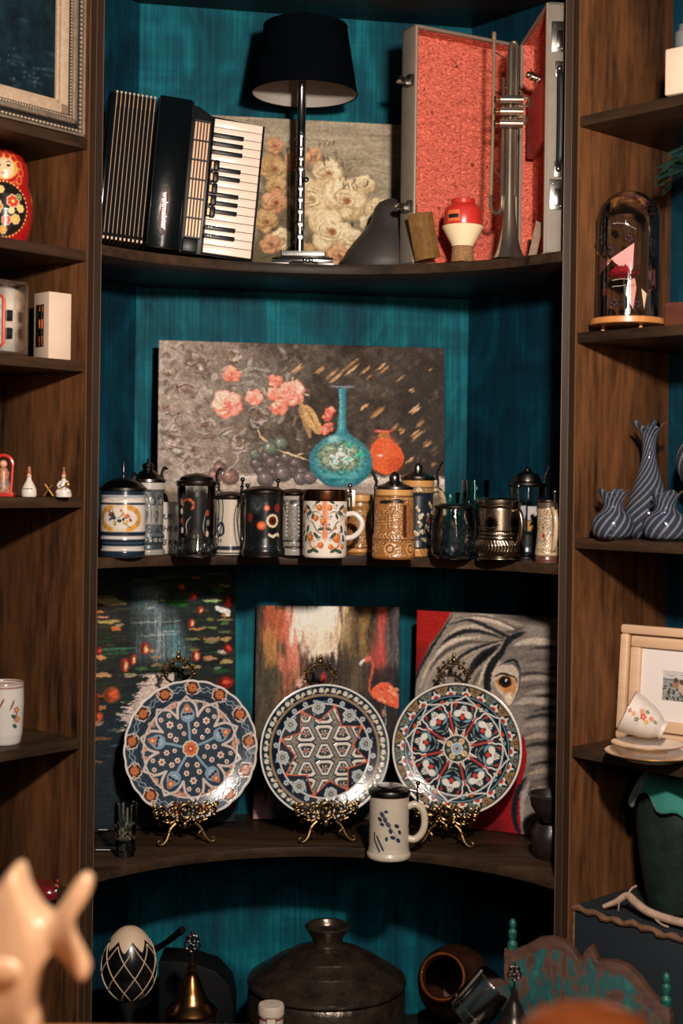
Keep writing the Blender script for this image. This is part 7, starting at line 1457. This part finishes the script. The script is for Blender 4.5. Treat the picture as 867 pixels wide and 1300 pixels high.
def sheet(pts, th=.0008): m = M(); n = Vector((pts[1][0] - pts[0][0], pts[1][1] - pts[0][1], pts[1][2] - pts[0][2])).cross(Vector((pts[2][0] - pts[0][0], pts[2][1] - pts[0][1], pts[2][2] - pts[0][2]))).normalized() * th; k = len(pts); return m.add([tuple(p_) for p_ in pts] + [tuple(Vector(p_) + n) for p_ in pts], [tuple(range(k)), tuple(range(2 * k - 1, k - 1, -1))] + [(i, (i + 1) % k, (i + 1) % k + k, i + k) for i in range(k)])
dz = lambda py: EYE + (610 + (796 - CX) * sr - py) * u - RS[1]
dx = lambda px: (px - 797.5) * u
part('paper_wrap', sheet([(dx(777), .012, dz(328)), (dx(806), .006, dz(308)), (dx(805), .012, dz(352)), (dx(788), .02, dz(336))]), PKP, t)
part('paper_wrap', sheet([(dx(763), .004, dz(326)), (dx(778), .016, dz(331)), (dx(756.5 + 4), -.010, dz(350))]), PKP, t)
part('paper_wrap', sheet([(dx(806), .004, dz(345)), (dx(810), .010, dz(365)), (dx(806), .008, dz(392)), (dx(797), .004, dz(375))]), PKP, t)
part('paper_wrap', sheet([(dx(816), .006, dz(366)), (dx(823), .008, dz(372)), (dx(820), .008, dz(392))]), mat('cream_paper', (206, 176, 140), .6), t)
DKR = mat('dried_dark_rose', (46, 20, 22), .6)
for a_, b_, r_2 in ((767, 292, 7), (776, 318, 8), (800, 302, 7), (785, 284, 6), (762, 306, 5), (797, 380, 6), (782, 384, 7), (812, 386, 6)): part('dried_bloom', (lambda m_: [m_.ball((dx(a_) + math.cos(q_ * 2.4) * r_2 * u * .5, .010 + math.sin(q_ * 1.9) * r_2 * u * .4, dz(b_) + math.sin(q_ * 2.4) * r_2 * u * .5), r_2 * u * .42, 8, 6) for q_ in range(7)][-1])(M()), DKR, t)
part('gold_ribbon', M().tube([(dx(a), -.004, dz(b)) for a, b in spline([(758, 322), (764, 327), (768, 318), (772, 330), (778, 331)], 5)], .0014, 6), mat('gold_ribbon', (196, 130, 80), .35, .5), t)
part('string_light_wire', M().tube([(dx(a), -.016, dz(b)) for a, b in spline([(776, 286), (790, 286), (806, 293)], 5)], .0006, 5).tube([(dx(a), -.018, dz(b)) for a, b in spline([(776, 358), (790, 356), (803, 359)], 5)], .0006, 5).tube([(dx(a), -.018, dz(b)) for a, b in spline([(776, 366), (792, 364), (806, 360)], 5)], .0006, 5), mat('silver_wire', (196, 176, 160), .25, 1.0), t)
# swirled glass vases
def swirl_glass():
    m = bpy.data.materials.new('swirled_glass'); m.use_nodes = True; N = m.node_tree.nodes; L = m.node_tree.links; N.remove(N['Principled BSDF']); out = N['Material Output']
    a = N.new('ShaderNodeAttribute'); a.attribute_name = 'Col'
    tr_ = N.new('ShaderNodeBsdfTransparent'); tr_.inputs[0].default_value = C(104, 122, 142); g = N.new('ShaderNodeBsdfGlossy'); g.inputs['Roughness'].default_value = .05; f = N.new('ShaderNodeFresnel'); f.inputs[0].default_value = 1.5
    mx = N.new('ShaderNodeMixShader'); L.new(tr_.outputs[0], mx.inputs[1]); L.new(a.outputs['Color'], mx.inputs[0]); d = N.new('ShaderNodeBsdfDiffuse'); d.inputs[0].default_value = C(128, 134, 150); L.new(d.outputs[0], mx.inputs[2])
    m2 = N.new('ShaderNodeMixShader'); L.new(f.outputs[0], m2.inputs[0]); L.new(mx.outputs[0], m2.inputs[1]); L.new(g.outputs[0], m2.inputs[2]); L.new(m2.outputs[0], out.inputs[0]); return m
SWG = swirl_glass()
def swirl(label, px, Y, prof, turns, nstr, ruff=0.0, name='swirled_vase', cat='vase'):
    u = Y / FPX; c = P(px, 650, Y); t = thing(name, label, cat, (c.x, Y, RS[2] + .0008), group=None); prof = spline(prof, 10); nz = len(prof); na = 220
    V = np.zeros((nz, na, 3)); K = np.zeros((nz, na, 4)); L = 0
    for j, (r, z) in enumerate(prof):
        if j: L += math.hypot(r - prof[j - 1][0], z - prof[j - 1][1])
        a = np.linspace(0, 2 * PI, na, endpoint=False); v = j / (nz - 1); w_ = ruff * max(0, (v - .86) / .14) ** 1.5
        rr = r * (1 + w_ * .26 * np.cos(a * 5 + .5)); zz = z + w_ * 4.5 * np.sin(a * 5 + 1.2)
        V[j, :, 0] = np.sin(a) * rr * u; V[j, :, 1] = -np.cos(a) * rr * u; V[j, :, 2] = zz * u
        s = .5 + .5 * np.cos(a * nstr - L * turns); K[j, :, :3] = (np.clip((s - .72) / .22, 0, 1) * .55 + .12)[:, None]; K[j, :, 3] = 1
    part('glass_body', grid_mesh('glass_body', V, K, wrap=True, flip=False), SWG, t)
    part('thick_base', M().lathe([(.0005, .0005), (prof[0][0] * u * .95, .0005), (prof[0][0] * u, .004), (.0005, .006)], 32), SWG2, t); return t
SWG2 = glass('blue_grey_glass', (120, 140, 166), 1.0, .05)
swirl('tall swirled blue-grey glass vase with a ruffled mouth, standing between two squat ones', 823, 3.02, [(22, 0), (27, 6), (31, 20), (30, 34), (25, 50), (18, 70), (12, 90), (9, 104), (9, 122), (12, 134), (19, 144)], .55, 15, 1.0)
swirl('squat swirled blue-grey glass vase left of the tall one', 778, 2.93, [(16, 0), (24, 5), (27, 16), (24, 28), (15, 36), (12, 42), (14, 50), (19, 62)], .40, 15, .5)
swirl('squat swirled blue-grey glass vase right of the tall one', 845, 2.88, [(16, 0), (26, 5), (29.5, 17), (26, 30), (15, 38), (13, 44), (15, 52), (20, 62)], .40, 15, .5)
swirl('swirled glass bowl partly cut by the right edge of the photo, raised at the back', 884, 3.03, [(14, 0), (15, 30), (12, 60), (20, 74), (27, 92), (25, 112), (16, 124)], .22, 14, .3, 'swirled_bowl', 'bowl')
# picture frame with a small print
t = thing('cream_picture_frame', 'cream wooden frame holding a small print of people with flowers', 'picture frame', tuple(RW(.030, .145, RS[3] + .0045)), (math.radians(-5), 0, math.radians(-38)))
CRF = mat('cream_frame_wood', (206, 172, 140), .45, noise=((6, 60, 60), (186, 148, 116), .25)); FW, FH = .260, .245
def frail(o, wd, y0, y1, nm, mt_, bev):
    for (x0, x1, z0, z1) in ((o, FW - o, o, o + wd), (o, FW - o, FH - o - wd, FH - o), (o, o + wd, o + wd, FH - o - wd), (FW - o - wd, FW - o, o + wd, FH - o - wd)): part(nm, M().box(((x0 + x1) / 2, (y0 + y1) / 2, (z0 + z1) / 2), (x1 - x0, y1 - y0, z1 - z0)), mt_, t, bevel=bev)
frail(0, .020, -.012, .012, 'outer_rail', CRF, .005); frail(.020, .003, -.001, .012, 'shadow_groove', mat('groove_brown', (96, 66, 46), .6), 0); frail(.023, .024, -.006, .012, 'inner_rail', CRF, .004)
part('mat_board', M().box((FW / 2, .006, FH / 2), (FW - .09, .003, FH - .09)), mat('mat_white', (206, 196, 190), .8), t)
p = Paint(60, 46, 3, (150, 150, 150)); p.field((196, 190, 184), 0, 0, 60, 14, 2); p.field((110, 120, 124), 0, 12, 60, 15, 1)
for k in range(160): x, y = rg.uniform(0, 60), rg.uniform(18, 46); p.ell(x, y, rg.uniform(1, 3), 1.2, rg.choice([(40, 56, 48), (70, 84, 60), (120, 116, 100), (30, 40, 44), (176, 150, 130)]), rg.random() * 3)
for x, y in ((22, 20), (32, 22), (45, 16)): p.ell(x, y, 6, 6, (150, 116, 90), 0, .2); p.ell(x, y - 6, 4, 4, (96, 70, 56), 0, .2)
p.poly([(28, 18), (40, 24), (44, 40), (34, 36), (26, 26)], (190, 160, 140)); p.curve([(6, 4), (14, 8), (22, 4)], 1, (120, 110, 110)); p.curve([(30, 6), (44, 3), (56, 8)], 1, (60, 60, 60))
pw, ph = .080, .062; X = np.linspace(FW / 2 - pw / 2 + .008, FW / 2 + pw / 2 + .008, p.nx); Z = np.linspace(FH / 2 + ph / 2, FH / 2 - ph / 2, p.ny); V = np.zeros((p.ny, p.nx, 3)); V[..., 0] = X[None]; V[..., 2] = Z[:, None]; V[..., 1] = .0035
YY, XX = np.mgrid[0:p.ny, 0:p.nx] / p.res; part('small_print', grid_mesh('small_print', V, p.sample(XX, YY), flip=True), vcmat('matte_print', .7, spec=.1), t)
# saucers and tipped cup
def saucer(label, px, Y, R, z, name='saucer'):
    c = P(px, 940, Y); u = 1; t = thing(name, label, 'saucer', (c.x, Y, z))
    part('dish', M().lathe([(.0005, .004), (R * .45, .004), (R * .5, .001), (R * .56, .001), (R * .6, .005), (R * .85, .011), (R, .016), (R * .995, .0175), (R * .85, .013), (R * .6, .008), (.0005, .0065)], 64, caps=False), CHN, t)
    part('gilt_rim', M().torus((0, 0, .0168), R, .0010, 64, 6), GILT, t); return t
CHN = mat('bone_china', (206, 184, 160), .2, coat=.5, noise=(30, (190, 160, 130), .3)); 
cupY = 2.845
saucer('larger gilt-rimmed saucer at the bottom of the stack before the cream frame', 828, cupY, .094, RS[3] + .0006)
saucer('smaller gilt-rimmed saucer on top, holding the tipped teacup', 822, cupY - .004, .072, RS[3] + .0185)
p = Paint(2 * PI * 22, 60, 2.2, (220, 206, 196), -PI * 22, -30)
for x, y, r, c_ in ((0, -30, 4, (190, 50, 46)), (5, -34, 3, (206, 120, 80)), (-4, -24, 3, (200, 150, 80)), (3, -20, 3, (196, 90, 70)), (-6, -36, 2.6, (60, 90, 60)), (8, -28, 2.6, (50, 80, 56)), (-2, -42, 2.6, (206, 130, 90)), (2, -14, 2.6, (60, 90, 60)), (-1, -48, 2.2, (150, 60, 50))): floret(p, x, y + 30, r * 1.15, 5, c_, (230, 190, 120))
cc = P(817, 917, cupY); t = thing('tipped_teacup', 'white teacup with a rose spray lying tipped on the saucers', 'cup', (cc.x, cupY - .004, cc.z)); uc = cupY / FPX
cup = painted_lathe([(12, -30), (12.5, -28), (11, -26), (17, -18), (22, -6), (25, 8), (28, 22), (28.6, 22), (26, 8), (21, -5), (15, -16), (.5, -22)], p, 22, uc, 0, tile=1)
TCM = Matrix.Translation((-.002, .004, .006)) @ Vector((0, 0, 1)).rotation_difference(Vector((-.84, .28, .42))).to_matrix().to_4x4()
# paint rows run by height: shift them on to the wall of the cup
part('cup_bowl', cup, GLZ, t).matrix_local = TCM
part('cup_rim', M().torus((0, 0, 22 * uc), 28.5 * uc, .0009, 48, 6), GILT, t).matrix_local = TCM
# plant at the right edge
pc = RW(.300, .180, RS[1] + .0008); LEAF = mat('dark_leaf', (24, 44, 40), .4, noise=(30, (44, 74, 64), .25)); t = thing('potted_palm', 'dark green arching palm fronds at the right edge', 'plant', tuple(pc))
part('pot', M().lathe([(.0005, 0), (.045, 0), (.058, .08), (.062, .085), (.060, .10), (.054, .10), (.050, .085), (.0005, .08)], 36, caps=False), mat('brown_pot', (84, 44, 30), .5), t)
rg2 = random.Random(9)
for k in range(13):
    a = math.radians(150 + k * 12 + rg2.uniform(-5, 5)) ; ln = rg2.uniform(.15, .18); hi = rg2.uniform(.35, .39)
    st = [(0, 0, .09), (math.cos(a) * ln * .25, math.sin(a) * ln * .25, hi * .8), (math.cos(a) * ln * .65, math.sin(a) * ln * .65, hi), (math.cos(a) * ln, math.sin(a) * ln, hi * .86)]
    sp = spline(st, 5); fr = part('frond', M().tube(sp, .0014, 6), LEAF, t)
    for i in range(6, len(sp), 2):
        for s in (-1, 1):
            b = Vector(sp[i]); d = Vector((math.cos(a + s * .9), math.sin(a + s * .9), -.35)) * .060; e1 = Vector((math.cos(a), math.sin(a), .0)) * .009
            part('leaflet', M().add([b, b + d * .45 + e1, b + d, b + d * .45 - e1, b + d * .45 + Vector((0, 0, .002))], [(0, 1, 4), (1, 2, 4), (2, 3, 4), (3, 0, 4)]), LEAF, fr, smooth=60)
# boxes on the top right shelf
c = P(870, 120, 2.83)
solo('beige_box', M().box((0, 0, .046), (.055, .07, .092)), WB, 'beige box cut off by the right edge of the photo, upper right shelf', 'box', (c.x, 2.83, RS[0] + .0008), (0, 0, math.radians(-40)), bevel=.003)
solo('grey_jar', M().lathe([(.0005, 0), (.020, 0), (.022, .004), (.022, .034), (.015, .042), (.014, .05), (.0005, .052)], 28, caps=False), mat('grey_ceramic', (96, 98, 96), .4), 'small grey jar on top of the beige box', 'jar', (c.x, 2.83, RS[0] + .0938))
c = P(868, 410, 2.93)
solo('reddish_wood_box', M().box((0, 0, .028), (.080, .06, .056)), mat('reddish_wood', (96, 48, 32), .45, noise=((6, 50, 50), (66, 34, 26), .2)), 'small reddish wooden box right of the glass cloche', 'box', (.710, 2.92, RS[1] + .0008), (0, 0, math.radians(-43)), bevel=.002)
# trunk with antler, green vase and cloth
tw, td, th = .50, .27, (EYE - .885) - S4
t = thing('storage_chest', 'dark navy chest with a frayed tan leather edge at the right', 'chest', tuple(RW(.022, .012, S4 + .0008)), (0, 0, RA))
part('chest_body', M().box((tw / 2, td / 2, th / 2 - .004), (tw, td, th - .008)), mat('navy_canvas_cover', (14, 24, 32), .7, bump=(300, .2)), t, bevel=.004)
le = M(); n = 40; LE = mat('tan_leather_edge', (116, 82, 56), .6, noise=(60, (74, 50, 36), .2), bump=(160, .5))
tp = [(tw * k / n, -.001, th - .008 + .003 * math.sin(k * 1.7) + .002 * math.sin(k * .6)) for k in range(n + 1)]; le.tube(tp, [.0065 + .0015 * math.sin(k * 2.3) for k in range(n + 1)], 8); part('leather_edge', le, LE, t)
part('leather_edge', M().tube([(.001, -.001, th - .008), (.0, -.001, th * .5), (.001, -.001, .01)], .003, 8), LE, t); part('chest_lid', M().box((tw / 2, td / 2, th - .004), (tw - .006, td - .01, .008)), mat('navy_canvas_cover'), t, bevel=.002)
TT = S4 + .0008 + th + .001
BONE = mat('bleached_antler', (176, 148, 128), .5, noise=(50, (140, 112, 94), .2))
t = thing('white_branch', 'bleached forked branch lying along the chest edge', 'branch', tuple(RW(.10, .035, TT)), (0, 0, RA))
part('limb', M().tube(spline([(-.012, -.01, .006), (.012, 0, .020), (.034, .008, .036), (.060, .0, .030), (.10, -.008, .020), (.16, -.006, .016), (.22, 0, .018)], 6), [.0045 + .004 * min(1, k / 16) for k in range(37)], 10), BONE, t)
part('twig', M().tube(spline([(.034, .008, .036), (.040, .014, .050), (.050, .018, .058)], 5), .0022, 8), BONE, t); part('twig', M().tube(spline([(.020, 0, .024), (.022, -.004, .010), (.021, -.004, .004)], 4), .0012, 8), BONE, t); part('twig', M().tube(spline([(.10, -.008, .02), (.13, -.014, .006), (.15, -.016, .004)], 4), .0022, 8), BONE, t)
vc = RW(.185, .150, TT); hh = EYE - .552 - .022 - TT - .012
solo('dark_green_vase', M().lathe([(.0005, 0), (.055, 0), (.062, .004), (.080, hh * .35), (.088, hh * .6), (.086, hh * .75), (.070, hh * .9), (.060, hh * .93), (.055, hh * .9), (.0005, hh * .6)], 48, caps=False), mat('mottled_green_glaze', (12, 22, 22), .6, noise=(22, (30, 42, 36), .2), bump=(60, .6), spec=.2), 'big dark mottled green vase on the chest under the shelf', 'vase', tuple(vc))
V = []; F = []; n1_, n2_ = 44, 18        # teal cloth draped over the shoulder of the vase
bodyR = lambda z: float(np.interp(z, [hh * .35, hh * .6, hh * .75, hh * .9, hh * .93], [.080, .088, .086, .070, .060]))
for i in range(n1_):
    s_ = i / (n1_ - 1); a = math.radians(-150 + 250 * s_)
    for j in range(n2_):
        v = j / (n2_ - 1)
        if v < .25: r = .025 + (.068 - .025) * v / .25; z = hh * .93 + .010
        else:
            drop = (.075 + .030 * math.sin(a * 2.1 + .6) + .012 * math.sin(a * 7)) * (v - .25) / .75; z = hh * .93 + .008 - drop; r = bodyR(z) + .009 + .006 * (v - .25) * (1 + math.sin(a * 9))
        V.append((math.sin(a) * r, -math.cos(a) * r, z))
for i in range(n1_ - 1):
    for j in range(n2_ - 1): F.append((i * n2_ + j, (i + 1) * n2_ + j, (i + 1) * n2_ + j + 1, i * n2_ + j + 1))
o = solo('teal_cloth', M().add(V, F), mat('teal_velvet', (6, 84, 76), .8, noise=(16, (14, 110, 96), .25), sheen=.4), 'teal cloth draped over the mouth of the dark green vase', 'cloth', tuple(vc), (0, 0, 0), smooth=80)
sm = o.modifiers.new('thickness', 'SOLIDIFY'); sm.thickness = .003; sm.offset = 0

# ------------------------------------------------------------------ foreground table, blurred
TZ = EYE - .61
t = thing('display_table', 'orange-brown wooden table edge along the bottom of the photo', 'table', (0, 1.118, 0))
OW = wood('orange_oak', (150, 92, 50), (206, 140, 84), 'X', .35)
part('table_top', M().box((0, 0, TZ - .015), (1.9, .93, .03)), OW, t, bevel=.004)
for sx_ in (-.9, .9):
    for sy in (-.41, .41): part('leg', M().box((sx_, sy, (TZ - .03) / 2), (.06, .06, TZ - .03)), OW, t, bevel=.003)
# ceramic fish, out of focus
FY = 1.50; u = FY / FPX; base = P(25, 1300, FY)
t = thing('ceramic_fish', 'out-of-focus cream ceramic fish with an upright forked tail, lower left', 'figurine', (base.x, FY, TZ + .0008)); q = lambda px, py: ((px - 25) * u, (EYE + (610 - 5 - py) * u) - TZ)
GF = mat('cream_glaze', (168, 136, 106), .4, coat=.1, noise=(22, (146, 110, 80), .25))
ol = spline([q(-60, 1330), q(-66, 1250), q(-50, 1180), q(-20, 1140), q(0, 1118), q(14, 1101), q(24, 1100), q(34, 1130), q(52, 1156), q(66, 1158), q(80, 1140), q(96, 1115), q(108, 1108), q(115, 1116), q(112, 1134), q(98, 1156), q(92, 1172), q(94, 1188), q(104, 1208), q(113, 1228), q(108, 1242), q(98, 1238), q(82, 1218), q(66, 1208), q(54, 1226), q(46, 1252), q(42, 1280), q(48, 1300), q(42, 1330), q(-8, 1345), q(-60, 1330)], 4)[:-1]
cxm = sum(a for a, b in ol) / len(ol); n = len(ol); vs = []; fs = []; layers = [(-1, .80), (-.85, .93), (-.5, .99), (0, 1.0), (.5, .99), (.85, .93), (1, .80)]
def centre(a, b): # pull towards the spine so that thin fins stay thin
    return q(20 if a < q(60, 0)[0] else 84, 1250 if a < q(60, 0)[0] else 1180)
for ly, sc_ in layers:
    for a, b in ol:
        c1, c2 = centre(a, b); thick = .030 if a < q(60, 0)[0] else .012; kx = (1 - sc_) * .35
        vs.append((a + (c1 - a) * kx, ly * thick, max(b + (c2 - b) * kx, .0)))
for k in range(len(layers) - 1):
    for i in range(n): fs.append((k * n + i, k * n + (i + 1) % n, (k + 1) * n + (i + 1) % n, (k + 1) * n + i))
fs += [tuple(range(n)), tuple(len(vs) - 1 - i for i in range(n))]
part('fish_body', M().add(vs, fs), GF, t, smooth=70)
for s in (-1, 1): part('side_fin', M().ball((q(10, 0)[0], s * .034, q(0, 1220)[1]), (.022, .006, .014), 16, 8), GF, t)
part('gill_ridge', M().torus((q(-30, 0)[0], 0, q(0, 1220)[1]), .040, .004, 24, 6, 'Y', (-1.2, 1.2)), GF, t)
part('foot', M().lathe([(.0005, 0), (.05, 0), (.052, .006), (.03, .022), (.028, .045)], 32, (q(10, 0)[0], 0, 0)), GF, t)
# glass dish beside the fish
c = P(38, 1300, 1.44)
solo('glass_dish', M().lathe([(.0005, 0), (.024, 0), (.026, .004), (.030, .032), (.031, .034), (.028, .034), (.024, .006), (.0005, .005)], 40, caps=False), mat('silver_dish', (150, 146, 140), .25, .9), 'small silvery dish in front of the cream fish, blurred', 'dish', (c.x - .002, 1.40, TZ + .0008))
# copper lid, bottom right
KY = 1.36; u = KY / FPX; c = P(748, 1290, KY); zt = EYE + (610 + 4 - 1281) * u - TZ
t = thing('copper_bowl', 'blurred glowing copper dome at the bottom right edge', 'bowl', (c.x, KY, TZ + .0008))
R = 112 * u
part('copper_dome', M().lathe([(R * .96, 0), (R, .006), (R * .99, zt * .30), (R * .9, zt * .62), (R * .7, zt * .86), (R * .4, zt * .97), (R * .1, zt), (.0004, zt)], 72, caps=False), mat('warm_copper', (170, 92, 46), .25, .9, noise=(8, (170, 84, 38), .25), bump=(30, .4)), t)
part('dome_base', M().lathe([(.0005, .0005), (R * .95, .0005), (R * .95, .004)], 48, caps=False), mat('warm_copper'), t)
